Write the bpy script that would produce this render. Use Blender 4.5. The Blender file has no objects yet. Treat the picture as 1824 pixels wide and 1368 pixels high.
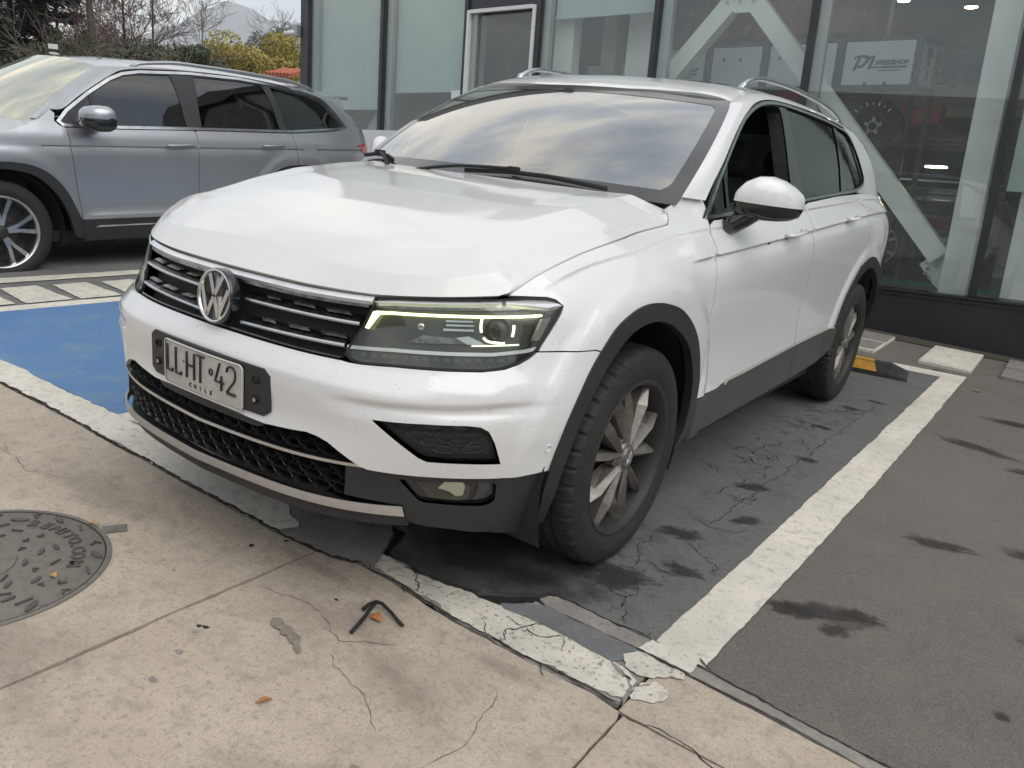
import bpy, bmesh, math, random
import numpy as np
from mathutils import Matrix, Vector
from mathutils.geometry import delaunay_2d_cdt
rng=random.Random(7)
SC=bpy.context.scene
COL=SC.collection
# ---------------------------------------------------------------- camera
cam_d=bpy.data.cameras.new('camera'); cam=bpy.data.objects.new('camera',cam_d); COL.objects.link(cam)
cam_d.sensor_width=36; cam_d.lens=36*1413.43/1824; cam_d.clip_start=.05; cam_d.clip_end=9000
_r=Vector((0.80664,0.58207,0.10261)); _u=Vector((-0.24475,0.17093,0.95440)); _f=Vector((-0.53798,0.79497,-0.28034))
cam.matrix_world=Matrix(((_r.x,_u.x,-_f.x,1.8932),(_r.y,_u.y,-_f.y,-2.1710),(_r.z,_u.z,-_f.z,1.2455),(0,0,0,1)))
SC.camera=cam
# ---------------------------------------------------------------- sky, sun, exposure
SUN_EL=math.radians(50); SUN_ROT=math.radians(97)
w=bpy.data.worlds.new('World'); SC.world=w; w.use_nodes=True
nt=w.node_tree; nt.nodes.clear()
wo=nt.nodes.new('ShaderNodeOutputWorld'); bg=nt.nodes.new('ShaderNodeBackground'); bg.inputs[1].default_value=.085
sky=nt.nodes.new('ShaderNodeTexSky'); sky.sky_type='NISHITA'; sky.sun_disc=False; sky.sun_elevation=SUN_EL; sky.sun_rotation=SUN_ROT
tc=nt.nodes.new('ShaderNodeTexCoord'); mp=nt.nodes.new('ShaderNodeMapping'); mp.inputs['Scale'].default_value=(1.,1.,2.6)
n1=nt.nodes.new('ShaderNodeTexNoise'); n1.inputs['Scale'].default_value=1.7; n1.inputs['Detail'].default_value=7; n1.inputs['Roughness'].default_value=.52; n1.inputs['Distortion'].default_value=.5
n2=nt.nodes.new('ShaderNodeTexNoise'); n2.inputs['Scale'].default_value=3.1; n2.inputs['Detail'].default_value=6
r1=nt.nodes.new('ShaderNodeValToRGB'); r1.color_ramp.elements[0].position=.30; r1.color_ramp.elements[0].color=(.62,.62,.62,1); r1.color_ramp.elements[1].position=.56
r2=nt.nodes.new('ShaderNodeValToRGB'); e=r2.color_ramp.elements
e[0].position=.34; e[0].color=(4.2,4.9,5.8,1); e[1].position=.64; e[1].color=(10.6,10.0,8.9,1); k=e.new(.50); k.color=(6.5,6.9,7.3,1)
mx=nt.nodes.new('ShaderNodeMixRGB')
L=nt.links.new
# overcast sky: the zenith is brighter than the horizon all round
sx=nt.nodes.new('ShaderNodeSeparateXYZ'); mr=nt.nodes.new('ShaderNodeMapRange'); mr.inputs[1].default_value=0; mr.inputs[2].default_value=1; mr.inputs[3].default_value=1.0; mr.inputs[4].default_value=1.06
hm=nt.nodes.new('ShaderNodeMixRGB'); hm.blend_type='MULTIPLY'; hm.inputs[0].default_value=1
L(tc.outputs['Generated'],sx.inputs[0]); L(sx.outputs[2],mr.inputs[0])
L(tc.outputs['Generated'],mp.inputs[0]); L(mp.outputs[0],n1.inputs[0]); L(mp.outputs[0],n2.inputs[0])
L(n1.outputs[0],r1.inputs[0]); L(n2.outputs[0],r2.inputs[0]); L(r1.outputs[0],mx.inputs[0]); L(sky.outputs[0],mx.inputs[1]); L(r2.outputs[0],mx.inputs[2]); L(mx.outputs[0],hm.inputs[1]); L(mr.outputs[0],hm.inputs[2]); L(hm.outputs[0],bg.inputs[0]); L(bg.outputs[0],wo.inputs[0])
sl=bpy.data.lights.new('sun','SUN'); sl.energy=1.3; sl.angle=math.radians(60); sl.color=(1,.96,.90)
so=bpy.data.objects.new('sun',sl); COL.objects.link(so)
# direction towards the sun for sky rotation: x=sin(rot), y=cos(rot)
sd=Vector((math.sin(SUN_ROT)*math.cos(SUN_EL),math.cos(SUN_ROT)*math.cos(SUN_EL),math.sin(SUN_EL)))
so.rotation_euler=sd.to_track_quat('Z','Y').to_euler()
vs=SC.view_settings; vs.view_transform='Standard'; vs.look='None'; vs.gamma=1; vs.use_curve_mapping=False; vs.exposure=.60
SC.render.film_transparent=False
try: SC.cycles.use_denoising=True; SC.cycles.volume_bounces=3
except Exception: pass
# ---------------------------------------------------------------- smooth tables
def _smooth(T, k, axis, times):
    for _ in range(times):
        pad=[(0,0),(0,0)]; pad[axis]=(k,k)
        Q=np.pad(T,pad,mode='reflect',reflect_type='odd')
        c=np.cumsum(Q,axis=axis)
        c=np.concatenate([np.zeros_like(np.take(c,[0],axis=axis)),c],axis=axis)
        n=T.shape[axis]
        a=np.take(c,range(2*k+1,2*k+1+n),axis=axis); b=np.take(c,range(0,n),axis=axis)
        T=(a-b)/(2*k+1)
    return T
class Table:
    """knot grid -> dense blurred table with bilinear look-up"""
    def __init__(s,us,vs,vals,nu=320,nv=280,su=.05,sv=.02):
        us=np.array(us,float); vs=np.array(vs,float); vals=np.array(vals,float)
        U=np.linspace(us[0],us[-1],nu); V=np.linspace(vs[0],vs[-1],nv)
        A=np.array([np.interp(V,vs,r) for r in vals])
        T=np.array([np.interp(U,us,A[:,j]) for j in range(nv)]).T
        ku=max(1,int(round(su/(U[1]-U[0])))); kv=max(1,int(round(sv/(V[1]-V[0]))))
        T=_smooth(T,ku,0,3); T=_smooth(T,kv,1,3)
        s.T=T; s.u0=us[0]; s.v0=vs[0]; s.du=U[1]-U[0]; s.dv=V[1]-V[0]; s.nu=nu; s.nv=nv
    def __call__(s,u,v):
        a=np.clip((np.asarray(u,float)-s.u0)/s.du,0,s.nu-1.001); b=np.clip((np.asarray(v,float)-s.v0)/s.dv,0,s.nv-1.001)
        i=a.astype(int); j=b.astype(int); f=a-i; g=b-j; T=s.T
        return (T[i,j]*(1-f)*(1-g)+T[i+1,j]*f*(1-g)+T[i,j+1]*(1-f)*g+T[i+1,j+1]*f*g)
def sstep(x,a,b):
    t=np.clip((x-a)/(b-a),0,1); return t*t*(3-2*t)
# ---------------------------------------------------------------- crossover body: front at -Y, its left side at +X
YR=2.95
def plan(u):
    u=np.asarray(u,float)
    ph=np.clip(u,0,1)*np.pi/2; n=3.2; W=.92; Y0=.94
    s,c=np.abs(np.sin(ph)),np.abs(np.cos(ph)); k=(s**n+c**n)**(-1/n)
    xf=W*k*s; yf=-Y0*k*c
    ph2=np.clip(u-(1+YR),0,1)*np.pi/2; n2=3.0
    s2,c2=np.abs(np.cos(ph2)),np.abs(np.sin(ph2)); k2=(s2**n2+c2**n2)**(-1/n2)
    xr=W*k2*s2; yr=YR+.80*k2*c2
    x=np.where(u<1,xf,np.where(u>1+YR,xr,W)); y=np.where(u<1,yf,np.where(u>1+YR,yr,u-1))
    return x,y
_zk=[.18,.27,.33,.40,.46,.53,.60,.66,.70,.78,.84,.88,.92,.96,.99,1.02,1.06,1.10,1.16,1.24,1.35]
_uk=[0,.3,.5,.62,.80,1.0,1.35,1.6,2.5,3.6,3.95,4.3,4.95]
_in=[
 # .18  .27  .33  .40  .46  .53  .60  .66  .70  .78  .84  .88  .92  .96  .99 1.02 1.06 1.10 1.16 1.24 1.35
 [.060,.020,.004,.006,.020,.044,.040,.045,.068,.086,.100,.112,.13,.15,.17,.19,.21,.23,.25,.27,.29],   # 0
 [.077,.045,.030,.035,.038,.045,.037,.048,.072,.098,.112,.124,.13,.15,.17,.19,.21,.23,.25,.27,.29],   # .3
 [.112,.085,.085,.080,.060,.039,.031,.056,.076,.110,.125,.135,.13,.15,.17,.19,.21,.23,.25,.27,.29],   # .5
 [.125,.092,.075,.062,.045,.028,.024,.030,.044,.066,.082,.100,.13,.16,.18,.20,.22,.24,.26,.28,.30],   # .62
 [.110,.075,.050,.034,.024,.016,.012,.012,.014,.020,.030,.046,.075,.115,.15,.18,.20,.22,.24,.26,.28], # .8
 [.090,.055,.040,.030,.022,.014,.008,.004,.002,.000,.003,.009,.018,.036,.066,.115,.19,.21,.23,.25,.27], # 1
 [.090,.050,.036,.028,.022,.016,.012,.009,.006,.002,.002,.004,.010,.022,.040,.066,.115,.17,.20,.22,.24],# 1.35
 [.090,.046,.034,.030,.028,.026,.024,.020,.015,.006,.002,.002,.006,.014,.028,.046,.074,.100,.125,.155,.19], #1.6
 [.090,.046,.034,.030,.028,.026,.024,.020,.015,.006,.001,.000,.004,.012,.024,.040,.064,.092,.120,.155,.19], #2.5
 [.090,.046,.034,.028,.022,.014,.010,.008,.004,.000,.000,.001,.004,.012,.024,.042,.072,.112,.150,.19,.23], #3.6
 [.090,.046,.034,.028,.022,.014,.010,.008,.004,.000,.000,.001,.006,.016,.030,.050,.080,.115,.15,.20,.25], #3.95
 [.090,.046,.034,.028,.022,.014,.010,.008,.004,.000,.000,.004,.012,.024,.040,.060,.095,.13,.18,.24,.31], #4.3
 [.090,.046,.034,.028,.022,.014,.010,.008,.004,.000,.000,.004,.012,.030,.06,.10,.15,.20,.26,.33,.42]] #4.95
_IN=Table(_uk,_zk,_in,nu=500,nv=390,su=.045,sv=.011)
def zshift(u):
    return np.interp(u,[0,1,1.5,2.6,3.7,5],[0,0,.0,.072,.128,.15])
def _curve(xs,ys,k=22,n=900):
    X=np.linspace(xs[0]-.3,xs[-1]+.3,n); d0=(ys[1]-ys[0])/(xs[1]-xs[0]); d1=(ys[-1]-ys[-2])/(xs[-1]-xs[-2])
    Y=np.where(X<xs[0],ys[0]+(X-xs[0])*d0,np.where(X>xs[-1],ys[-1]+(X-xs[-1])*d1,np.interp(X,xs,ys)))
    for _ in range(3):
        q=np.concatenate([2*Y[0]-Y[k:0:-1],Y,2*Y[-1]-Y[-2:-k-2:-1]]); Y=np.convolve(q,np.ones(2*k+1)/(2*k+1),'valid')
    return lambda u: np.interp(u,X,Y)
_zchar=_curve([1,1.25,1.45,2.45,3.75,5],[.950,.962,.975,1.036,1.117,1.145]); _zcrease=_curve([.66,.70,.79,.98,1.23,1.53,2.5,3.7,5],[.895,.922,.962,1.0,1.036,1.060,1.128,1.190,1.20],14)
def zchar(u): # height of the main character line
    return _zchar(u)
def zcrease(u): # upper fender crease, runs on as the shoulder below the windows
    return _zcrease(u)
def body(u,z):
    u=np.asarray(u,float); z=np.asarray(z,float)
    x,y=plan(u); e=1e-3
    x1,y1=plan(u+e); x0,y0=plan(np.maximum(u-e,0))
    tx,ty=x1-x0,y1-y0; L=np.hypot(tx,ty)+1e-12; nx,ny=ty/L,-tx/L
    zs=z-zshift(u)*sstep(z,.55,.95)
    ins=_IN(u,zs)
    # character line: proud lip above, soft recess below
    zc=zchar(u); w=sstep(u,1.24,1.40)*(1-sstep(u,4.2,4.6)); d=z-zc
    ins=ins+w*np.where(d<0,.016*np.exp(d/.036),0)*sstep(-d,0,.007)
    ins=ins-w*.004*np.exp(-np.maximum(d,0)/.04)*sstep(d,-.004,.004)
    # upper crease
    zc=zcrease(u); w=sstep(u,.66,.80); d=z-zc
    ins=ins+w*.0085*np.exp(-np.abs(d)/.040)*sstep(-d,-.002,.008)
    # wheel arch bulges
    for yc in (0.,2.787):
        r=np.hypot(y-yc,(z-.36)*1.0); ws=sstep(x,.80,.86)*(1-sstep(z,.86,1.0)*.6)
        ins=ins-ws*.013*(1-sstep(r,.545,.60))
    # bumper: crest below grille and lamps, shelf above it leans back
    zc=np.interp(u,[0,.15,.32,.42,.56,.66,.8],[.637,.640,.640,.644,.658,.680,.70]); d=z-zc; wc=1-sstep(u,.52,.72)
    ins=ins+wc*(.34*np.clip(d,0,.05)*sstep(d,-.001,.010)+.12*np.clip(-d,0,.05))-wc*.006
    wf=1-sstep(u,.55,.80)
    zg=.655-.055*np.clip(u/.7,0,1)**2
    wg=sstep(u,.28,.40)*(1-sstep(u,.58,.715))
    d=z-(.655-.075*0)
    zg=np.interp(u,[0,.4,.6,.8],[.625,.622,.632,.640])
    d=z-zg
    ins=ins+wg*.013*np.exp(-((d+.016)/.020)**2)*sstep(-d,-.012,.016)
    return np.stack([x-nx*ins,y-ny*ins,z+0*x],-1)
def normal(F,a,b,e=2e-3):
    A=F(a+e,b)-F(a-e,b); B=F(a,b+e)-F(a,b-e)
    n=np.cross(A,B); return n/(np.linalg.norm(n,axis=-1,keepdims=True)+1e-12)

# ---------------------------------------------------------------- glasshouse side and windscreen
def side_x(y,z):
    x=np.interp(z,[.95,1.05,1.1,1.2,1.3,1.4,1.5,1.6,1.7],[.868,.843,.828,.800,.768,.732,.692,.646,.60])
    c=np.interp(y,[.3,.5,.7,1.0,1.5,2.0,2.6,2.9,3.3,3.6],[-.030,-.018,.004,.009,.019,.020,.022,.016,-.004,-.03])
    return x-.004*np.clip(1.1-y,0,2)-.018*np.clip(y-2.3,0,9)**1.5+c*np.clip((1.62-z)/.45,0,1)
def side(y,z):
    y=np.asarray(y,float); z=np.asarray(z,float)
    e=.03
    x=(side_x(y,z-2*e)+2*side_x(y,z-e)+3*side_x(y,z)+2*side_x(y,z+e)+side_x(y,z+2*e))/9
    return np.stack([x,y+0*z,z+0*y],-1)
def screen(a,b):
    a=np.asarray(a,float); b=np.asarray(b,float)
    s=a*a
    xb,yb,zb=.758*a,.215+.155*s,1.135-.008*s+0*a
    xt,yt,zt=.632*a,.945+.075*s,1.545-.023*s
    bul=.035*4*b*(1-b)*(1-.35*s)
    return np.stack([(xb+(xt-xb)*b)+.026*a*4*b*(1-b),yb+(yt-yb)*b-bul*.5,zb+(zt-zb)*b+bul*.86],-1)
_ROOF=None
def roof(x,y):
    global _ROOF
    if _ROOF is None:
        ys=[.85,.95,1.05,1.2,1.5,1.9,2.4,2.9,3.3,3.6]; xs=[0,.3,.5,.6,.66,.72]
        zc=[1.490,1.549,1.588,1.622,1.645,1.652,1.645,1.615,1.575,1.52]
        dr=[0,.006,.020,.040,.075,.13]
        _ROOF=Table(ys,xs,[[z-d for d in dr] for z in zc],nu=300,nv=120,su=.018,sv=.02)
    x=np.asarray(x,float); y=np.asarray(y,float)
    return np.stack([x+0*y,y+0*x,_ROOF(y,np.abs(x))],-1)

# ---------------------------------------------------------------- silver crossover (its own frame)
PO=(-5.51,.466,-.087); PA=.027; PP=.036
_pz=[.15,.25,.40,.55,.70,.85,.95,1.0,1.08,1.16,1.25,1.40,1.52,1.60,1.66,1.72]
_pi=[.10,.055,.030,.030,.022,.012,.004,.004,.018,.060,.100,.165,.225,.280,.345,.46]
_PT=Table([-1.2,4.2],_pz,[_pi,_pi],nu=4,nv=300,su=.001,sv=.014)
def pside(y,z):
    y=np.asarray(y,float); z=np.asarray(z,float)
    ins=_PT(y,z)
    f=np.clip((-y-.25)/.78,0,1); ins=ins+.42*(1-np.sqrt(np.clip(1-f**3.0,0,1)))
    r=np.clip((y-2.75)/1.28,0,1); top=sstep(z,1.0,1.7)
    ins=ins+(.34)*(1-np.sqrt(np.clip(1-r**2.6,0,1)))+.05*top*r
    # character line, sill crease
    d=z-(1.000+.012*y); ins=ins+np.where(d<0,.018*np.exp(d/.05),0)*sstep(-d,0,.006)
    d=z-.47; ins=ins-.016*np.exp(-np.abs(d)/.035)*sstep(y,.5,.8)*(1-sstep(y,2.2,2.4))
    for yc in (0.,2.82):
        q=np.hypot(y-yc,z-.40); ins=ins-.016*(1-sstep(q,.56,.66))*(1-sstep(z,.9,1.05))
    return np.stack([.992-ins+0*z,y+0*z,z+0*y],-1)
def pscreen(a,b):
    a=np.asarray(a,float); b=np.asarray(b,float); s=a*a
    xb,yb,zb=.80*a,.08+.27*s,1.185-.02*s
    xt,yt,zt=.62*a,.90+.10*s,1.665-.05*s
    bul=.03*4*b*(1-b)
    return np.stack([xb+(xt-xb)*b,yb+(yt-yb)*b-.5*bul,zb+(zt-zb)*b+.86*bul],-1)
def proof(x,y):
    x=np.asarray(x,float); y=np.asarray(y,float)
    zc=np.interp(y,[.8,1.0,1.3,1.8,2.4,3.0,3.5,3.9],[1.64,1.672,1.70,1.715,1.705,1.68,1.64,1.59])
    return np.stack([x+0*y,y+0*x,zc-.07*np.abs(x/.62)**2.6],-1)

# ---------------------------------------------------------------- materials
def _mat(name):
    m=bpy.data.materials.new(name); m.use_nodes=True; return m,m.node_tree,m.node_tree.nodes['Principled BSDF']
def P(name,col,rough=.5,metal=0,coat=0,coatr=.05,noise=None,bump=None,emit=None,es=1,ior=1.5,spec=None,spot=None):
    """principled; noise=(scale,amount,colour2); bump=(scale,strength,dist)"""
    m,t,b=_mat(name); c=(*col,1) if len(col)==3 else col
    b.inputs['Base Color'].default_value=c; b.inputs['Roughness'].default_value=rough; b.inputs['Metallic'].default_value=metal
    b.inputs['Coat Weight'].default_value=coat; b.inputs['Coat Roughness'].default_value=coatr; b.inputs['IOR'].default_value=ior
    if spec is not None: b.inputs['Specular IOR Level'].default_value=spec
    if emit: b.inputs['Emission Color'].default_value=(*emit,1); b.inputs['Emission Strength'].default_value=es
    N=t.nodes.new; K=t.links.new
    tcn=N('ShaderNodeTexCoord'); last=None
    if noise:
        specs=noise if isinstance(noise[0],(tuple,list)) else [noise]
        cur=None
        for (s,lo,hi,c2) in specs:
            n=N('ShaderNodeTexNoise'); n.inputs['Scale'].default_value=s; n.inputs['Detail'].default_value=8; n.inputs['Roughness'].default_value=.62; K(tcn.outputs['Object'],n.inputs[0])
            r=N('ShaderNodeMapRange'); r.inputs[1].default_value=lo; r.inputs[2].default_value=hi; K(n.outputs[0],r.inputs[0])
            x=N('ShaderNodeMixRGB'); x.inputs[2].default_value=(*c2,1); K(r.outputs[0],x.inputs[0])
            if cur is None: x.inputs[1].default_value=c
            else: K(cur.outputs[0],x.inputs[1])
            cur=x
        K(cur.outputs[0],b.inputs['Base Color']); last=cur
    if spot:
        s,th,c2=spot
        v=N('ShaderNodeTexVoronoi'); v.inputs['Scale'].default_value=s; v.inputs['Randomness'].default_value=1; K(tcn.outputs['Object'],v.inputs[0])
        r=N('ShaderNodeMapRange'); r.inputs[1].default_value=th*1.3; r.inputs[2].default_value=th*.7; K(v.outputs['Distance'],r.inputs[0])
        n=N('ShaderNodeTexNoise'); n.inputs['Scale'].default_value=s*.13; n.inputs['Detail'].default_value=3; K(tcn.outputs['Object'],n.inputs[0])
        q=N('ShaderNodeMapRange'); q.inputs[1].default_value=.5; q.inputs[2].default_value=.58; K(n.outputs[0],q.inputs[0])
        mu=N('ShaderNodeMath'); mu.operation='MULTIPLY'; K(r.outputs[0],mu.inputs[0]); K(q.outputs[0],mu.inputs[1])
        x=N('ShaderNodeMixRGB'); x.inputs[2].default_value=(*c2,1); K(mu.outputs[0],x.inputs[0])
        if last: K(last.outputs[0],x.inputs[1])
        else: x.inputs[1].default_value=c
        K(x.outputs[0],b.inputs['Base Color'])
    if bump:
        prev=None
        for (s,st,ds) in (bump if isinstance(bump[0],(tuple,list)) else [bump]):
            n=N('ShaderNodeTexNoise'); n.inputs['Scale'].default_value=s; n.inputs['Detail'].default_value=9; n.inputs['Roughness'].default_value=.65; K(tcn.outputs['Object'],n.inputs[0])
            bp_=N('ShaderNodeBump'); bp_.inputs['Strength'].default_value=st; bp_.inputs['Distance'].default_value=ds; K(n.outputs[0],bp_.inputs['Height'])
            if prev: K(prev.outputs[0],bp_.inputs['Normal'])
            prev=bp_
        K(prev.outputs[0],b.inputs['Normal'])
    return m
def glass(name,tint=(.5,.55,.55),ior=1.5,base=0.,gloss=(1,1,1),rough=0.0,dirt_or_haze=None):
    """thin pane: tinted see-through + mirror reflection by Fresnel (+ film of dust or painted haze)"""
    m=bpy.data.materials.new(name); m.use_nodes=True; t=m.node_tree; t.nodes.clear(); N=t.nodes.new; K=t.links.new
    o=N('ShaderNodeOutputMaterial'); tr=N('ShaderNodeBsdfTransparent'); tr.inputs[0].default_value=(*tint,1)
    g=N('ShaderNodeBsdfGlossy'); g.inputs[0].default_value=(*gloss,1); g.inputs['Roughness'].default_value=rough
    # Schlick reflectance from the facing angle: the same from either side of the pane
    F0=((ior-1)/(ior+1))**2; lw=N('ShaderNodeLayerWeight'); lw.inputs[0].default_value=.5
    pw=N('ShaderNodeMath'); pw.operation='POWER'; pw.inputs[1].default_value=4.2; K(lw.outputs['Facing'],pw.inputs[0])
    f=N('ShaderNodeMath'); f.operation='MULTIPLY_ADD'; f.inputs[1].default_value=1-F0; f.inputs[2].default_value=F0; K(pw.outputs[0],f.inputs[0])
    a=N('ShaderNodeMath'); a.operation='ADD'; a.use_clamp=True; a.inputs[1].default_value=base; K(f.outputs[0],a.inputs[0])
    x=N('ShaderNodeMixShader'); K(a.outputs[0],x.inputs[0]); K(tr.outputs[0],x.inputs[1]); K(g.outputs[0],x.inputs[2])
    last=x
    if dirt_or_haze:
        d=N('ShaderNodeBsdfDiffuse'); d.inputs[0].default_value=(*dirt_or_haze[1],1)
        tcn=N('ShaderNodeTexCoord'); n=N('ShaderNodeTexNoise'); n.inputs['Scale'].default_value=3; n.inputs['Detail'].default_value=8; K(tcn.outputs['Object'],n.inputs[0])
        r=N('ShaderNodeMapRange'); r.inputs[1].default_value=.3; r.inputs[2].default_value=.8; r.inputs[3].default_value=dirt_or_haze[0]*.6; r.inputs[4].default_value=dirt_or_haze[0]*1.4; K(n.outputs[0],r.inputs[0])
        y=N('ShaderNodeMixShader'); K(r.outputs[0],y.inputs[0]); K(x.outputs[0],y.inputs[1]); K(d.outputs[0],y.inputs[2]); last=y
    K(last.outputs[0],o.inputs[0]); return m
M={}
M['white_paint']=P('white_paint',(.715,.722,.725),.30,coat=1,coatr=.03,noise=[(1.1,.45,.80,(.705,.71,.705)),(9,.62,.90,(.66,.65,.62))],spot=(95,.11,(.16,.14,.12)))
M['white_hood']=P('white_hood',(.700,.70,.69),.34,coat=.9,coatr=.07,noise=[(1.4,.42,.80,(.67,.66,.635)),(7,.60,.88,(.66,.64,.595))],spot=(70,.06,(.35,.32,.28)))
M['dark_plastic']=P('dark_plastic',(.018,.0195,.022),.5,noise=[(3,.35,.7,(.026,.027,.029)),(28,.58,.85,(.05,.047,.044))],bump=(450,.04,.001))
M['dusty_plastic']=P('dusty_plastic',(.050,.051,.053),.55,noise=[(2,.35,.7,(.075,.073,.070))],bump=(450,.03,.001))
M['black_gloss']=P('black_gloss',(.012,.013,.015),.12,coat=.6)
M['black_matte']=P('black_matte',(.012,.013,.014),.75)
M['frit']=P('frit',(.05,.045,.043),.18,coat=.8)
M['chrome']=P('chrome',(.72,.72,.72),.16,1,noise=(12,.45,.8,(.50,.47,.42)))
M['dark_chrome']=P('dark_chrome',(.30,.30,.30),.28,1,noise=(40,.42,.6,(.14,.14,.14)))
M['brow']=P('brow',(.80,.80,.82),.28,.45,coat=.6,noise=(14,.5,.8,(.62,.58,.54)))
M['satin_chrome']=P('satin_chrome',(.60,.61,.63),.28,1,noise=(20,.5,.8,(.45,.42,.38)))
M['silver_trim']=P('silver_trim',(.44,.42,.40),.45,.35,noise=[(6,.4,.7,(.46,.42,.38)),(60,.5,.75,(.38,.35,.32))])
M['rubber']=P('rubber',(.012,.012,.013),.72,noise=[(5,.45,.8,(.024,.022,.020)),(40,.55,.8,(.04,.037,.033))],bump=(120,.25,.002))
M['rim']=P('rim',(.21,.195,.18),.34,.5,noise=[(14,.4,.72,(.13,.115,.10)),(70,.5,.75,(.30,.27,.24))])
M['rim_dark']=P('rim_dark',(.022,.022,.023),.6)
M['brake']=P('brake',(.055,.05,.045),.5,.5)
M['plate_white']=P('plate_white',(.50,.49,.46),.45,noise=[(9,.4,.7,(.42,.40,.37)),(50,.5,.8,(.36,.34,.31))])
M['plate_black']=P('plate_black',(.018,.018,.018),.45)
M['plate_rim']=P('plate_rim',(.60,.59,.56),.35,.2)
M['screen_glass']=glass('screen_glass',(.62,.64,.62),2.1,.25,dirt_or_haze=(.07,(.62,.58,.50)))
M['side_glass']=glass('side_glass',(.08,.09,.09),1.55,.02)
M['clear_glass']=glass('clear_glass',(.75,.8,.78),1.5,.02)
M['lens']=glass('lens',(.80,.83,.80),1.45,.01,dirt_or_haze=(.03,(.6,.6,.5)))
M['led']=P('led',(.8,.8,.5),.4,emit=(.93,1.0,.50),es=2.0)
M['led_white']=P('led_white',(.8,.8,.7),.4,emit=(.92,1.0,.66),es=1.1)
M['lamp_dark']=P('lamp_dark',(.035,.038,.036),.25,coat=.4)
M['reflector']=P('reflector',(.75,.76,.72),.12,1)
M['amber_refl']=P('amber_refl',(.75,.72,.66),.25,.3)
M['red_lens']=P('red_lens',(.42,.012,.02),.15,coat=1)
M['interior']=P('interior',(.022,.023,.025),.8)
M['seat']=P('seat',(.035,.035,.037),.7,bump=(300,.2,.001))
M['silver_paint']=P('silver_paint',(.41,.425,.455),.32,.65,coat=1,coatr=.04,noise=(2,.4,.8,(.38,.395,.425)))
M['pilot_glass']=glass('pilot_glass',(.05,.06,.065),1.65,.06)
M['pilot_screen']=glass('pilot_screen',(.45,.46,.36),2.6,.34,gloss=(1,.98,.86),dirt_or_haze=(.12,(.7,.68,.5)))
# ---------------------------------------------------------------- mesh helpers
def link(o,parent=None):
    COL.objects.link(o)
    if parent is not None: o.parent=parent
    return o
def mk(name,V,Fc,mat,parent=None,normals=None,smooth=False,mirror=False,flat_from=None,mats=None,midx=None,shade=None):
    """one mesh object; mirror=True adds a twin across x=0"""
    V=np.asarray(V,float).reshape(-1,3); outs=[]
    for sgn in ((1,-1) if mirror else (1,)):
        W=V*np.array([sgn,1,1]); FF=[f[::-1] for f in Fc] if sgn<0 else [list(f) for f in Fc]
        me=bpy.data.meshes.new(name); me.from_pydata(W.tolist(),[],[list(map(int,f)) for f in FF])
        for mm in (mats or [mat]): me.materials.append(mm)
        if midx is not None: me.polygons.foreach_set('material_index',midx)
        if smooth or normals is not None: me.polygons.foreach_set('use_smooth',[True]*len(me.polygons))
        if shade: me.set_sharp_from_angle(angle=math.radians(shade))
        me.update()
        if normals is not None:
            Nn=np.asarray(normals)*np.array([sgn,1,1]); me.normals_split_custom_set_from_vertices(Nn.tolist())
        o=bpy.data.objects.new(name,me); link(o,parent); outs.append(o)
    return outs if mirror else outs[0]
def inside(pts,poly):
    x,y=pts[:,0],pts[:,1]; r=np.zeros(len(pts),bool); n=len(poly); j=n-1
    for i in range(n):
        xi,yi=poly[i]; xj,yj=poly[j]
        if yi!=yj:
            c_=((yi>y)!=(yj>y))&(x<(xj-xi)*(y-yi)/(yj-yi)+xi); r^=c_
        j=i
    return r
def area(p): p=np.asarray(p); return .5*np.sum(p[:,0]*np.roll(p[:,1],-1)-np.roll(p[:,0],-1)*p[:,1])
def shrink(p,d):
    p=np.asarray(p,float)
    if area(p)<0: p=p[::-1]
    keep=np.linalg.norm(p-np.roll(p,1,0),axis=1)>1e-6; p=p[keep]
    e1=p-np.roll(p,1,0); e2=np.roll(p,-1,0)-p
    e1/=np.linalg.norm(e1,axis=1)[:,None]; e2/=np.linalg.norm(e2,axis=1)[:,None]
    n1=np.stack([-e1[:,1],e1[:,0]],1); n2=np.stack([-e2[:,1],e2[:,0]],1)
    b=n1+n2; bl=np.linalg.norm(b,axis=1)[:,None]; b=b/np.maximum(bl,.6)**2*2
    return p+b*d
def dens(p,h,closed=True):
    p=np.asarray(p,float); q=[]
    n=len(p)
    for i in range(n if closed else n-1):
        a,b=p[i],p[(i+1)%n]; k=max(1,int(math.ceil(np.linalg.norm(b-a)/h)))
        for j in range(k): q.append(a+(b-a)*j/k)
    if not closed: q.append(p[-1])
    return np.array(q)
def spl(p,k=6,closed=False):
    """Catmull-Rom through points"""
    p=np.asarray(p,float); n=len(p); out=[]
    g=lambda i: p[i%n] if closed else p[min(max(i,0),n-1)]
    for i in range(n if closed else n-1):
        a,b,c_,d=g(i-1),g(i),g(i+1),g(i+2)
        for j in range(k):
            t=j/k; out.append(.5*((2*b)+(c_-a)*t+(2*a-5*b+4*c_-d)*t*t+(3*b-a-3*c_+d)*t**3))
    if not closed: out.append(p[-1])
    return np.array(out)
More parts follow.
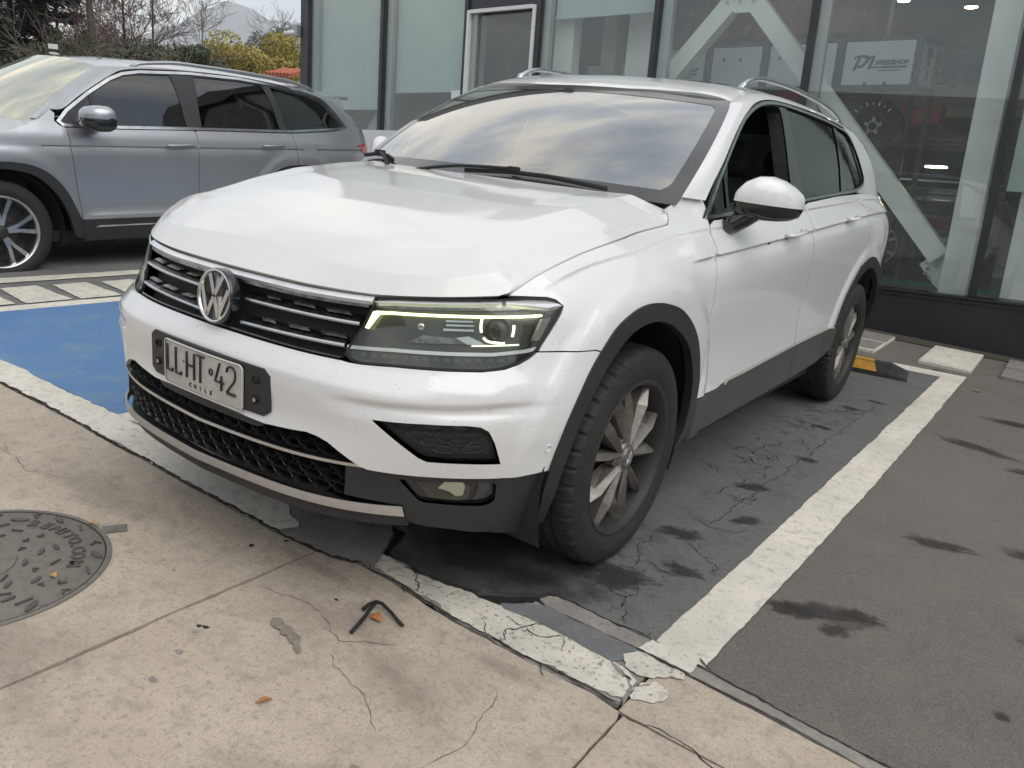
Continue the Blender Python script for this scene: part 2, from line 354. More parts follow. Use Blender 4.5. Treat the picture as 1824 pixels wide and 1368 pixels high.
def patch(name,F,poly,mat,parent=None,h=.02,holes=(),lines=(),lip=.014,off=0.,mirror=False,gap=.002,us=1.,sgn=1,hb=None):
    """trimmed piece of the surface F(a,b): outline given in parameter space, returned as a shell with turned-in edges"""
    sc=np.array([us,1.])
    po=shrink(np.asarray(poly,float)*sc,gap) if gap else np.asarray(poly,float)*sc
    if area(po)<0: po=po[::-1]
    po=dens(po,hb or h*.8); hs=[]
    for q in holes:
        q=np.asarray(q,float)*sc
        if gap: q=shrink(q,-gap)
        if area(q)<0: q=q[::-1]
        hs.append(dens(q,hb or h*.8))
    lo,hi=po.min(0),po.max(0)
    gx=np.arange(lo[0]+h*.5,hi[0],h); gy=np.arange(lo[1]+h*.43,hi[1],h*.87)
    G=np.array([(x+(h*.5 if j%2 else 0),y) for j,y in enumerate(gy) for x in gx]).reshape(-1,2)
    for ln in lines:
        ln=np.asarray(ln,float)*sc; l2=dens(ln,h*.6,False); t=np.gradient(l2,axis=0); t/=np.linalg.norm(t,axis=1)[:,None]+1e-9; nn=np.stack([-t[:,1],t[:,0]],1)
        for o_ in (-.010,-.005,-.001,.004,.009): G=np.concatenate([G,l2+nn*o_])
    if len(G):
        k=inside(G,po)
        for q in hs: k&=~inside(G,q)
        G=G[k]
        for q in [po]+hs:   # keep clear of the borders
            for s in range(0,len(G),4000):
                pass
        allb=np.concatenate([po]+hs); ok=np.ones(len(G),bool)
        for s in range(0,len(G),1500):
            d=((G[s:s+1500,None,:]-allb[None])**2).sum(-1).min(1); ok[s:s+1500]=d>(h*.32)**2
        G=G[ok]
    V=[tuple(q) for q in po]; E=[(i,(i+1)%len(po)) for i in range(len(po))]
    loops=[list(range(len(po)))]
    for q in hs:
        b0=len(V); V+= [tuple(x) for x in q]; E+=[(b0+i,b0+(i+1)%len(q)) for i in range(len(q))]; loops.append(list(range(b0,b0+len(q))))
    V+= [tuple(x) for x in G]
    r=delaunay_2d_cdt([Vector(v) for v in V],E,[],0,1e-7)
    vc=np.array([tuple(v) for v in r[0]]); tri=np.array([list(f) for f in r[2]])
    cen=vc[tri].mean(1); k=inside(cen,po)
    for q in hs: k&=~inside(cen,q)
    tri=tri[k]
    a2=(vc[tri[:,1]]-vc[tri[:,0]]); b2=(vc[tri[:,2]]-vc[tri[:,0]]); ar=a2[:,0]*b2[:,1]-a2[:,1]*b2[:,0]
    tri[ar<0]=tri[ar<0][:,::-1]; tri=tri[np.abs(ar)>1e-13]
    A,B=vc[:,0]/us,vc[:,1]
    Pn=F(A,B); Nn=normal(F,A,B)*1.0; Pn=Pn+Nn*off
    faces=[list(t) for t in tri]; V3=[Pn]; N3=[Nn]; base=len(Pn)
    omap={}
    for i,orig in enumerate(r[3]):
        for o_ in orig: omap[o_]=i
    if lip:
        for li,lp in enumerate(loops):
            ids=[omap[i] for i in lp if i in omap]; m_=len(ids)
            p=Pn[ids]; n_=Nn[ids]; t=np.roll(p,-1,0)-np.roll(p,1,0); t/=np.linalg.norm(t,axis=1)[:,None]+1e-12
            o3=np.cross(t,n_)*(1 if li==0 else 1)
            if li>0: o3=-o3*-1
            V3+=[p,p-n_*lip]; N3+=[o3,o3]
            for i in range(m_):
                j=(i+1)%m_; q=[base+j,base+i,base+m_+i,base+m_+j]
                faces.append(q if li==0 else q[::-1])
            base+=2*m_
    V3=np.concatenate(V3); N3=np.concatenate(N3)
    if sgn<0: V3=V3*np.array([-1,1,1]); N3=N3*np.array([-1,1,1]); faces=[f[::-1] for f in faces]
    return mk(name,V3,faces,mat,parent,normals=N3,mirror=mirror)
def band(line,wd):
    """closed outline of constant width round a polyline (2-D)"""
    l=np.asarray(line,float); t=np.gradient(l,axis=0); t/=np.linalg.norm(t,axis=1)[:,None]+1e-9; n=np.stack([-t[:,1],t[:,0]],1)
    return np.concatenate([l+n*wd/2,(l-n*wd/2)[::-1]])
class MB:
    def __init__(s): s.v=[]; s.f=[]
    def add(s,V,F):
        b=len(s.v); s.v+= [tuple(map(float,x)) for x in V]; s.f+=[[b+i for i in f] for f in F]; return s
    def box(s,c,d,R=None,bev=0):
        hx,hy,hz=d[0]/2,d[1]/2,d[2]/2
        if bev:
            b=min(bev,hx*.9,hy*.9,hz*.9); bm=bmesh.new(); bmesh.ops.create_cube(bm,size=1)
            for v in bm.verts: v.co=Vector((v.co.x*d[0],v.co.y*d[1],v.co.z*d[2]))
            bmesh.ops.bevel(bm,geom=bm.edges[:],offset=b,segments=2,affect='EDGES',profile=.6)
            V=np.array([v.co[:] for v in bm.verts]); F=[[v.index for v in f.verts] for f in bm.faces]; bm.free()
        else:
            V=np.array([(x,y,z) for x in (-hx,hx) for y in (-hy,hy) for z in (-hz,hz)]); F=[(0,1,3,2),(4,6,7,5),(0,4,5,1),(2,3,7,6),(0,2,6,4),(1,5,7,3)]
        if R is not None: V=V@np.array(R).T
        return s.add(V+np.array(c),F)
    def tube(s,pts,r,n=8,cap=True,ry=None,up=None):
        pts=np.asarray(pts,float); m=len(pts); rr=np.full(m,r) if np.isscalar(r) else np.asarray(r,float); ry_=rr if ry is None else (np.full(m,ry) if np.isscalar(ry) else np.asarray(ry))
        t=np.gradient(pts,axis=0); t/=np.linalg.norm(t,axis=1)[:,None]+1e-12
        a=np.array(up if up is not None else ((0,0,1) if abs(t[0][2])<.9 else (1,0,0)),float); V=[]
        for i in range(m):
            x=np.cross(a,t[i]); x/=np.linalg.norm(x)+1e-12; y=np.cross(t[i],x)
            if up is None: a=y
            for k in range(n):
                th=2*math.pi*k/n; V.append(pts[i]+x*math.cos(th)*rr[i]+y*math.sin(th)*ry_[i])
        F=[(i*n+k,i*n+(k+1)%n,(i+1)*n+(k+1)%n,(i+1)*n+k) for i in range(m-1) for k in range(n)]
        if cap: F+= [tuple(range(n))[::-1],tuple((m-1)*n+k for k in range(n))]
        return s.add(V,F)
    def lathe(s,prof,n=48,axis='x',c=(0,0,0),closed=False):
        V=[]; 
        for (a,r) in prof:
            for k in range(n):
                th=2*math.pi*k/n; q=(a,r*math.cos(th),r*math.sin(th))
                V.append(q if axis=='x' else (q[1],q[2],a) if axis=='z' else (q[1],a,-q[2]))
        m=len(prof); F=[(i*n+k,(i+1)*n+k,(i+1)*n+(k+1)%n,i*n+(k+1)%n) for i in range(m-1) for k in range(n)]
        return s.add(np.array(V)+np.array(c),F)
    def grid(s,Pg,flip=False):
        Pg=np.asarray(Pg); m,n=Pg.shape[:2]; F=[(i*n+j,(i+1)*n+j,(i+1)*n+j+1,i*n+j+1) for i in range(m-1) for j in range(n-1)]
        if flip: F=[f[::-1] for f in F]
        return s.add(Pg.reshape(-1,3),F)
    def prism(s,poly,z0,z1,M4=None):
        p=np.asarray(poly,float)
        if area(p)<0: p=p[::-1]
        n=len(p); V=np.concatenate([np.c_[p,np.full(n,z0)],np.c_[p,np.full(n,z1)]]); F=[tuple(range(n))[::-1],tuple(range(n,2*n))]+[(i,(i+1)%n,n+(i+1)%n,n+i) for i in range(n)]
        if M4 is not None: V=np.array([tuple(M4@Vector(v)) for v in V])
        return s.add(V,F)
    def go(s,name,mat,parent=None,smooth=False,shade=None,mirror=False,**k):
        return mk(name,s.v,s.f,mat,parent,smooth=smooth or bool(shade),shade=shade,mirror=mirror,**k)
def thing(name,label,cat,group=None,loc=(0,0,0),mat4=None):
    o=bpy.data.objects.new(name,None); o.empty_display_size=.2; link(o)
    if mat4 is not None: o.matrix_world=mat4
    else: o.location=loc
    o['label']=label; o['category']=cat
    if group: o['group']=group
    return o
def tag(o,label,cat,group=None):
    o['label']=label; o['category']=cat
    if group: o['group']=group
    return o
def struct(o): o['kind']='structure'; return o
def textmesh(name,s,size,mat,parent,M4,ext=.001,shear=0,space=1.,align='CENTER',bold=0,sx=1.):
    cu=bpy.data.curves.new(name,'FONT'); cu.body=s; cu.size=size; cu.extrude=ext; cu.shear=shear; cu.space_character=space; cu.align_x=align; cu.align_y='CENTER'; cu.offset=bold; cu.resolution_u=3
    o=bpy.data.objects.new(name,cu); COL.objects.link(o); dg=bpy.context.evaluated_depsgraph_get(); me=bpy.data.meshes.new_from_object(o.evaluated_get(dg)); bpy.data.objects.remove(o); 
    me.materials.clear(); me.materials.append(mat); me.transform(M4@Matrix.Diagonal((sx,1,1,1)))
    q=bpy.data.objects.new(name,me); link(q,parent); return q
def frame4(o,x,y,z): # columns
    return Matrix(((x[0],y[0],z[0],o[0]),(x[1],y[1],z[1],o[1]),(x[2],y[2],z[2],o[2]),(0,0,0,1)))

# ---------------------------------------------------------------- ground
CON=(.455,.378,.302)
M['concrete']=P('concrete',CON,.85,noise=[(1.3,.38,.72,(.375,.315,.255)),(5,.42,.72,(.52,.44,.355)),(16,.50,.78,(.275,.242,.208)),(70,.52,.72,(.27,.228,.19)),(230,.54,.66,(.24,.205,.17)),(150,.60,.70,(.60,.52,.43))],bump=[(9,.22,.012),(60,.35,.004),(260,.35,.0015)])
M['concrete_old']=P('concrete_old',(.26,.24,.215),.88,noise=[(2,.35,.7,(.20,.185,.168)),(11,.45,.75,(.33,.30,.265)),(60,.5,.8,(.15,.14,.13))],bump=[(20,.4,.008),(150,.4,.003)])
M['bay_grey']=P('bay_grey',(.125,.127,.126),.72,noise=[(1.2,.35,.72,(.15,.148,.142)),(5,.5,.8,(.075,.078,.082)),(35,.52,.8,(.19,.186,.176)),(160,.53,.68,(.07,.071,.072)),(260,.62,.70,(.27,.265,.25))],bump=[(30,.4,.004),(220,.6,.002)])
M['gutter']=P('gutter',(.155,.162,.168),.8,noise=[(5,.4,.7,(.11,.115,.12)),(40,.5,.8,(.22,.215,.205))],bump=[(30,.5,.005),(200,.5,.002)])
M['asphalt']=P('asphalt',(.160,.140,.124),.9,noise=[(.8,.35,.7,(.132,.117,.105)),(3.2,.45,.75,(.185,.162,.142)),(60,.48,.74,(.19,.168,.148)),(170,.52,.66,(.07,.062,.056)),(240,.60,.68,(.32,.29,.26))],bump=[(40,.4,.006),(230,.9,.0035)])
M['asphalt_far']=P('asphalt_far',(.15,.148,.145),.85,noise=[(1.5,.35,.7,(.11,.11,.11)),(9,.45,.75,(.19,.185,.178))],bump=[(120,.4,.004)])
M['road_white']=P('road_white',(.74,.685,.60),.75,noise=[(2.2,.40,.75,(.52,.49,.43)),(26,.52,.70,(.45,.42,.37)),(85,.60,.68,(.24,.225,.205))],bump=[(60,.4,.003),(240,.5,.0015)])
M['road_white_worn']=P('road_white_worn',(.68,.63,.545),.78,noise=[(6,.38,.66,(.53,.495,.43)),(22,.54,.68,(.42,.385,.33)),(70,.56,.66,(.20,.188,.17))],bump=[(60,.5,.004),(240,.5,.0015)])
M['road_blue']=P('road_blue',(.065,.175,.37),.6,noise=[(1.6,.40,.72,(.11,.21,.365)),(5,.52,.78,(.155,.235,.33)),(34,.60,.78,(.25,.31,.38))],bump=[(150,.3,.002)])
M['stone']=P('stone',(.20,.185,.17),.85,noise=[(30,.42,.65,(.32,.30,.27)),(90,.5,.7,(.09,.085,.08))],bump=[(60,.6,.006)])
M['chip']=P('chip',(.25,.215,.175),.9,noise=[(25,.4,.7,(.17,.148,.125)),(90,.5,.75,(.36,.32,.27))],bump=(60,.8,.006))
M['crack']=P('crack',(.022,.020,.018),.95)
M['soil']=P('soil',(.05,.042,.035),.95,noise=(40,.4,.7,(.11,.095,.075)),bump=(80,.8,.01))
M['oil']=P('oil',(.045,.040,.037),.6,noise=[(14,.35,.7,(.066,.058,.052)),(120,.5,.72,(.12,.108,.10))],bump=(230,.7,.003))
M['iron_shadow']=P('iron_shadow',(.085,.078,.070),.6,.3,noise=(30,.4,.75,(.12,.11,.095)))  # raised marks coloured dark for the shadow lines of the relief
M['iron']=P('iron',(.19,.172,.150),.62,.35,noise=[(6,.4,.7,(.21,.19,.165)),(40,.5,.8,(.10,.09,.08))],bump=(90,.35,.002))
def jag(p,amp,seed,h=.03,closed=True):
    r=random.Random(seed); q=dens(p,h,closed); s=0; out=[]
    t=np.gradient(q,axis=0); t/=np.linalg.norm(t,axis=1)[:,None]+1e-9
    for i in range(len(q)):
        s=s*.72+r.gauss(0,amp*.6); out.append(q[i]+np.array([-t[i][1],t[i][0]])*s+np.array([r.gauss(0,amp*.15),r.gauss(0,amp*.15)]))
    return np.array(out)
def sheet(name,poly,z,mat,th=.0,parent=None):
    p=np.asarray(poly,float)
    if area(p)<0: p=p[::-1]
    r=delaunay_2d_cdt([Vector(v) for v in p],[(i,(i+1)%len(p)) for i in range(len(p))],[],0,1e-7)
    vc=np.array([tuple(v) for v in r[0]]); tri=[list(f) for f in r[2]]; cen=vc[np.array(tri)].mean(1); k=inside(cen,p)
    tri=[t if (vc[t[1]][0]-vc[t[0]][0])*(vc[t[2]][1]-vc[t[0]][1])-(vc[t[1]][1]-vc[t[0]][1])*(vc[t[2]][0]-vc[t[0]][0])>0 else t[::-1] for t,a in zip(tri,k) if a]
    V=np.c_[vc,np.full(len(vc),z)]; F=tri
    if th:
        n=len(vc); idx={}
        for i,o_ in enumerate(r[3]):
            for q in o_: idx[q]=i
        V=np.concatenate([V,V-np.array([0,0,th])]); m_=len(p)
        F=tri+[[idx[(i+1)%m_],idx[i],n+idx[i],n+idx[(i+1)%m_]][::1] for i in range(m_) if i in idx and (i+1)%m_ in idx]
    return mk(name,V,F,mat,parent)
def rect(x0,x1,y0,y1): return [(x0,y0),(x1,y0),(x1,y1),(x0,y1)]
ground=struct(sheet('ground',rect(-400,400,-400,400),-.030,M['asphalt_far']))
# concrete apron slabs with open joints
slabs=[(-6.2,-4.05),(-4.035,-1.93),(-1.915,.203),(.213,1.281),(1.291,3.4),(3.41,5.5)]
pav=thing('concrete_pavement','beige concrete slab pavement in front of the parking bays','pavement'); pav['kind']='structure'
rs=random.Random(3)
fr=[(-6.2,-.652),(-2.4,-.650),(-1.9,-.655),(-1.28,-.648),(-.96,-.655),(-.47,-.660),(-.18,-.662),(.06,-.664),(.27,-.645),(.36,-.612),(.56,-.622),(.74,-.640),(.93,-.643),(1.10,-.640),(1.262,-.634),(1.28,-.655),(5.5,-.655)]
for (a,b) in slabs:
    for (y0,y1) in ((-3.6,-.668),) :
        ex=[(x_,float(np.interp(x_,[q[0] for q in fr],[q[1] for q in fr]))-.009) for x_ in np.linspace(b,a,40)]; p=jag([(a,y0),(b,y0)]+ex,.0018,int(a*100)+50,.03)
        if b==1.281: # broken corner at the white line
            p=jag([(a,y0),(b,y0),(b,-.69),(b-.010,-.662)]+ex[3:],.0025,9,.03)
        sheet('slab',p,0,M['concrete'],.03,pav)
for (x0,x1,y0,y1) in ((-6.2,5.5,-7.2,-3.61),(-6.2,5.5,-12,-7.21)): sheet('slab',rect(x0,x1,y0,y1),0,M['concrete'],.03,pav)
struct(sheet('joint_soil',rect(-6.2,5.5,-.70,-.58),-.010,M['crack']))
# strip between the apron and the bays (old concrete beam), broken up at the joint
fr=[(-6.2,-.652),(-2.4,-.650),(-1.9,-.655),(-1.28,-.648),(-.96,-.655),(-.47,-.660),(-.18,-.662),(.06,-.664),(.27,-.645),(.36,-.612),(.56,-.622),(.74,-.640),(.93,-.643),(1.10,-.640),(1.262,-.634)]
pe=jag(fr,.006,21,.025,False)
struct(sheet('kerb_strip',np.concatenate([pe,[(1.262,-.405),(.90,-.405)],jag([(.86,-.40),(.83,-.455),(.76,-.50),(.66,-.522),(.55,-.535),(.44,-.515),(.37,-.525),(.33,-.47),(.29,-.40),(.22,-.345)],.006,77,.02,False),[(-6.2,-.345)]]),.0005,M['concrete_old'],.03))
struct(sheet('kerb_strip',jag([(1.272,-.652),(1.40,-.655),(3.4,-.655),(5.5,-.655),(5.5,-.46),(1.9,-.448),(1.40,-.415),(1.272,-.405)],.002,5,.04),.0003,M['concrete'],.03))
struct(sheet('gutter_edge',jag([(.865,-.385),(.90,-.402),(1.20,-.405),(1.385,-.412),(1.61,-.420),(1.80,-.442),(5.5,-.452),(5.5,-.405),(1.80,-.400),(1.44,-.372),(1.20,-.338),(.90,-.334),(.87,-.35)],.0022,12,.03),.004,M['concrete_old'],.03))
# bays
struct(sheet('bay_surface',jag([(-1.10,-.325),(.30,-.338),(.36,-.48),(.52,-.515),(.70,-.47),(.86,-.33),(1.21,-.330),(1.30,-.335),(1.30,4.4),(-1.10,4.4)],.003,31,.05),-.003,M['bay_grey'],.03))
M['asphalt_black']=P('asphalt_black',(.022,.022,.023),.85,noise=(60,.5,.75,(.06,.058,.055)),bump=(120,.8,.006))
struct(sheet('asphalt_patch',jag([(-.6,-.60),(.92,-.60),(1.02,-.36),(1.02,.10),(.7,.6),(-.8,.6),(-.8,-.36),(-.6,-.36)],.01,78,.04),-.020,M['asphalt_black'],.01))  # black asphalt; its colour also carries the shade under the bumper
struct(sheet('grey_painted_strip',jag([(.85,-.44),(.80,-.49),(.82,-.500),(.93,-.49),(1.17,-.50),(1.225,-.408),(.90,-.406)],.003,33,.02),.0045,M['gutter']))
struct(sheet('asphalt_lane',jag([(1.352,-.352),(1.44,-.366),(1.80,-.394),(5.5,-.40),(5.5,6.2),(1.2,6.2),(1.2,4.5),(1.40,4.45)],.004,37,.05),-.005,M['asphalt'],.03))
struct(sheet('asphalt_lane',rect(5.5,40,-12,6.2),-.006,M['asphalt']))
struct(sheet('asphalt_lane',rect(-4.32,1.2,4.42,6.2),-.006,M['asphalt']))
struct(sheet('asphalt_lane',rect(-4.32,-3.24,-.345,4.42),-.0055,M['asphalt_far']))
struct(sheet('neighbour_bay',rect(-40,-4.32,-.345,30),-.0065,M['asphalt_far']))
struct(sheet('neighbour_bay',rect(-40,-6.2,-12,-.345),-.0065,M['concrete']))
# painted markings
mk_=thing('road_markings','white and blue painted lines and bay markings on the ground','marking'); mk_['kind']='structure'
def paint(name,poly,z,mat='road_white',amp=.003,seed=1,h=.025): return sheet(name,jag(poly,amp,seed,h),z,M[mat],0,mk_)
paint('white_line',[(1.212,-.332),(1.222,.155),(1.236,.90),(1.252,1.87),(1.268,2.78),(1.290,4.22),(.40,4.12),(.40,4.30),(.70,4.34),(1.30,4.415),(1.438,4.42),(1.423,2.66),(1.406,1.51),(1.380,.29),(1.362,-.345)],.0008,amp=.002,seed=4)
paint('white_line',[(1.195,-.402),(1.345,-.405),(1.345,-.348),(1.205,-.340)],.0085,amp=.002,seed=6,h=.015)
pl=[(.40,-.603),(.56,-.614),(.74,-.632),(.93,-.636),(1.10,-.632),(1.235,-.624),(1.262,-.60),(1.25,-.53),(1.20,-.51),(1.17,-.50),(.93,-.487),(.82,-.497),(.70,-.508),(.56,-.532),(.46,-.535),(.36,-.52)]
paint('white_line',pl,.0035,'road_white_worn',.005,8,.018)
paint('white_line',[(1.276,-.60),(1.325,-.575),(1.335,-.52),(1.29,-.49),(1.262,-.53)],.0038,'road_white_worn',.006,9,.014)
paint('white_line',[(1.205,-.492),(1.245,-.505),(1.30,-.47),(1.345,-.435),(1.335,-.412),(1.20,-.410),(1.18,-.45)],.0052,'road_white_worn',.005,10,.014)
paint('white_line',[(-6.0,-.648),(-2.4,-.645),(-1.9,-.650),(-1.28,-.642),(-.96,-.650),(-.47,-.654),(-.18,-.656),(.02,-.655),(.05,-.60),(-.10,-.52),(-.6,-.50),(-1.24,-.488),(-2.27,-.510),(-3.2,-.51),(-6.0,-.50)],.0035,'road_white',.005,11,.025)
paint('white_line',[(-1.245,-.486),(-1.10,-.482),(-1.10,4.3),(-1.245,4.3)],.0038,'road_white',.003,12)
struct(sheet('blue_bay',jag([(-3.283,-.482),(-2.27,-.508),(-1.243,-.486),(-1.243,4.3),(-3.283,4.3)],.0022,13,.04),.0028,M['road_blue']))
paint('white_line',[(-3.415,-.50),(-3.285,-.50),(-3.285,4.5),(-3.415,4.5)],.0012,amp=.003,seed=14)
paint('white_line',[(-4.295,-1.2),(-4.125,-1.2),(-4.145,4.5),(-4.315,4.5)],.0012,'road_white_worn',amp=.004,seed=15)
for k in range(-1,12):
    y=.193+.3435*k
    paint('hatch_stripe',[(-3.955,y),(-3.972,y+.24),(-3.462,y+.235),(-3.452,y-.055)],.0014,'road_white_worn',amp=.004,seed=20+k)
# stone pavers along the wall, two of them painted white
sp=thing('stone_paving','rough grey granite paving along the foot of the showroom wall','paving'); sp['kind']='structure'
x=-4.3; k=0
while x<5.2:
    wdt=.33+.22*rs.random()
    for (y0,y1) in ((4.66,5.06),(5.075,5.50)):
        if 1.0<x+wdt/2<1.50 or .50<x+wdt/2<.76: continue
        m_=MB(); m_.box((x+wdt/2,(y0+y1)/2,.003+rs.random()*.004),(wdt-.016,y1-y0-.008,.03),bev=.006); m_.go('stone',M['stone'],sp)
    x+=wdt
for (a,b) in ((.525,.75),(1.075,1.445)):
    for (y0,y1) in ((4.60,4.655),(4.665,5.05),(5.06,5.47)): 
        m_=MB(); m_.box(((a+b)/2,(y0+y1)/2,.004),(b-a,y1-y0-.004,.03),bev=.005); m_.go('stone',M['road_white'],sp)
struct(sheet('soil_strip',jag(rect(-4.3,5.2,5.46,5.80),.01,44,.06),.0015,M['soil']))
# cracks, pits and stains
def crack(pts,wd,z,seed,amp=.012,branch=0,parent=None,mat='crack',name='crack'):
    r=random.Random(seed); m_=MB()
    def one(p,w_,am):
        q=jag(p,am,r.randint(0,9999),.018,False); t=np.gradient(q,axis=0); t/=np.linalg.norm(t,axis=1)[:,None]+1e-9; n=np.stack([-t[:,1],t[:,0]],1)
        ww=np.array([w_*(.35+r.random()*.9) for _ in q])[:,None]; ww[0]*=.2; ww[-1]*=.2
        A=q+n*ww/2; B=q-n*ww/2; k_=len(q); V=np.concatenate([np.c_[A,np.full(k_,z)],np.c_[B,np.full(k_,z)]])
        m_.add(V,[(i,k_+i,k_+i+1,i+1) for i in range(k_-1)]); return q
    q=one(pts,wd,amp)
    for _ in range(branch):
        i=r.randrange(len(q)); a=r.random()*6.28; l=.02+.05*r.random(); one([tuple(q[i]),tuple(q[i]+l*np.array([math.cos(a),math.sin(a)]))],wd*.6,amp)
    return m_.go(name,M[mat],parent)
cr=thing('cracks','fine dark cracks running through the concrete and the painted bay','crack'); cr['kind']='structure'
crack([(-2.4,-.650),(-1.9,-.655),(-1.28,-.648),(-.96,-.657),(-.47,-.662),(-.18,-.664),(.06,-.665),(.27,-.648),(.36,-.615)],.013,.0047,1,.005,6,cr)
crack([(.36,-.613),(.56,-.622),(.75,-.640),(1.10,-.640),(1.262,-.637)],.006,.0047,2,.004,8,cr)
crack([(.95,-.49),(.90,-.54),(.88,-.575),(.90,-.61)],.004,.0049,3,.008,5,cr)
crack([(1.02,-.50),(.96,-.55),(.92,-.54)],.004,.0049,4,.008,4,cr)
crack([(1.17,-.50),(1.235,-.53),(1.255,-.58),(1.27,-.64)],.010,.0049,5,.005,3,cr,'concrete_old')
crack([(1.10,-.402),(1.20,-.404),(1.38,-.411),(1.61,-.419)],.005,.0049,6,.002,0,cr)
crack([(.86,-.342),(1.0,-.336),(1.2,-.334),(1.44,-.368),(1.8,-.397),(2.3,-.402)],.009,.0049,7,.004,3,cr)
crack([(1.29,-.66),(1.42,-.655),(1.60,-.70),(1.75,-.72)],.004,.0012,8,.008,2,cr)
crack([(.45,-.56),(.50,-.53),(.56,-.575),(.58,-.61)],.004,.0049,9,.008,5,cr)
for i,(a,b,c_) in enumerate([((.95,-.1),(1.12,-.30),3),((.85,.05),(1.18,.12),4),((1.0,.4),(1.2,.15),4),((.9,.25),(1.05,-.25),4),((.95,.5),(1.22,.55),3)]):
    crack([a,((a[0]+b[0])/2+.03,(a[1]+b[1])/2-.03),b],.0028,-.0006,60+i,.02,c_*2,cr)
for i in range(46): # crazed band along the wheel track
    t=rs.random(); y=.75+2.1*t; x=.93+.02*t+rs.gauss(0,.055)
    a=rs.random()*6.28; crack([(x,y),(x+.07*math.cos(a),y+.07*math.sin(a)),(x+.12*math.cos(a+.7),y+.12*math.sin(a+.7))],.0034,-.0006,100+i,.012,2,cr)
crack([(1.02,.5),(1.06,1.4),(1.10,2.4),(1.12,3.0)],.003,-.0006,160,.01,2,cr)
crack([(.25,-.9),(.42,-.86),(.60,-.93),(.72,-.84)],.0016,.0011,201,.006,3,cr); crack([(-1.2,-.95),(-.9,-1.0),(-.75,-.92)],.0016,.0011,202,.008,2,cr); crack([(1.0,-1.3),(1.08,-1.0),(1.02,-.8)],.0014,.0011,203,.006,2,cr); crack([(.62,-.98),(.80,-1.02),(.90,-1.10)],.0014,.0011,204,.006,2,cr); crack([(1.45,-.75),(1.62,-.86),(1.95,-.80)],.0022,.0011,205,.008,3,cr)
st=thing('stains_and_shade','dark oil and water stains on the asphalt beside the white line, and shade painted under the car','stain'); st['kind']='structure'
def blob(cx,cy,rx,ry,seed,mat='oil',z=-.0025,name='stain',rot=0,am=.22):
    r=random.Random(seed); P_=[]; ph=[r.random()*6.28 for _ in range(6)]
    for k in range(56):
        th=k/56*6.283; q=1+am*(math.sin(2*th+ph[0])+.7*math.sin(3*th+ph[1])+.5*math.sin(5*th+ph[2])+.4*math.sin(9*th+ph[3])+.3*math.sin(14*th+ph[4]))
        a_,b_=rx*q*math.cos(th),ry*q*math.sin(th); P_.append((cx+a_*math.cos(rot)-b_*math.sin(rot),cy+a_*math.sin(rot)+b_*math.cos(rot)))
    return sheet(name,P_,z+seed*.00006,M[mat],0,st)
pt=thing('concrete_chips','small pits and chipped patches in the beige concrete','pit'); pt['kind']='structure'
def softmat(name,col,al=.9,soft=.28):
    m=bpy.data.materials.new(name); m.use_nodes=True; t=m.node_tree; b=t.nodes['Principled BSDF']; b.inputs['Base Color'].default_value=(*col,1); b.inputs['Roughness'].default_value=.55; N=t.nodes.new; K=t.links.new
    tcn=N('ShaderNodeTexCoord'); oi=N('ShaderNodeObjectInfo'); ln=N('ShaderNodeVectorMath'); ln.operation='LENGTH'; K(tcn.outputs['Object'],ln.inputs[0])
    ad=N('ShaderNodeVectorMath'); ad.operation='ADD'; K(tcn.outputs['Object'],ad.inputs[0]); K(oi.outputs['Location'],ad.inputs[1])
    n=N('ShaderNodeTexNoise'); n.inputs['Scale'].default_value=1.9; n.inputs['Detail'].default_value=9; n.inputs['Roughness'].default_value=.68; K(ad.outputs[0],n.inputs[0])
    mm=N('ShaderNodeMath'); mm.operation='MULTIPLY_ADD'; mm.inputs[1].default_value=1.9; mm.inputs[2].default_value=-.95; K(n.outputs[0],mm.inputs[0])
    s2=N('ShaderNodeMath'); s2.operation='ADD'; K(ln.outputs['Value'],s2.inputs[0]); K(mm.outputs[0],s2.inputs[1])
    r_=N('ShaderNodeMapRange'); r_.inputs[1].default_value=.78; r_.inputs[2].default_value=.78-soft; r_.inputs[3].default_value=0; r_.inputs[4].default_value=al; K(s2.outputs[0],r_.inputs[0]); K(r_.outputs[0],b.inputs['Alpha']); return m
M['oil_soft']=softmat('oil_soft',(.040,.035,.032),.66,.42); M['shade_soft']=softmat('shade_soft',(.024,.024,.025),.72,.6); M['dirt_soft']=softmat('dirt_soft',(.22,.19,.16),.22,.6)
def stain(cx,cy,rx,ry,rot=0,mat='oil_soft',z=-.0025,k=[0]):
    k[0]+=1; o=mk('stain',[(-1,-1,0),(1,-1,0),(1,1,0),(-1,1,0)],[(0,1,2,3)],M[mat],st); o.location=(cx,cy,z+k[0]*.00007); o.scale=(rx,ry,1); o.rotation_euler=(0,0,rot); return o
for a in ((1.53,.185,.21,.085,.45),(1.62,.25,.10,.06,.1),(1.44,.13,.10,.06,.4),(1.58,.11,.07,.05,.9),(1.73,1.03,.17,.07,.35),(1.70,2.55,.28,.09,-.3),(1.95,2.30,.13,.07,0),(2.05,1.2,.16,.08,.2),(2.02,.02,.03,.03,0),(1.85,3.3,.3,.1,.1),(2.3,1.9,.2,.1,0),(2.2,.5,.22,.12,.3)): stain(*a)
for a in ((1.02,1.0,.11,.06,.5),(1.09,1.55,.08,.05,0),(1.0,2.15,.08,.05,.2),(1.10,3.0,.09,.04,0),(.98,.35,.12,.07,.4),(.95,-.1,.2,.12,.3),(1.1,.1,.1,.06,0),(1.02,2.7,.10,.05,0),(1.12,.65,.10,.05,1)): stain(*a,mat='oil_soft',z=-.0012)
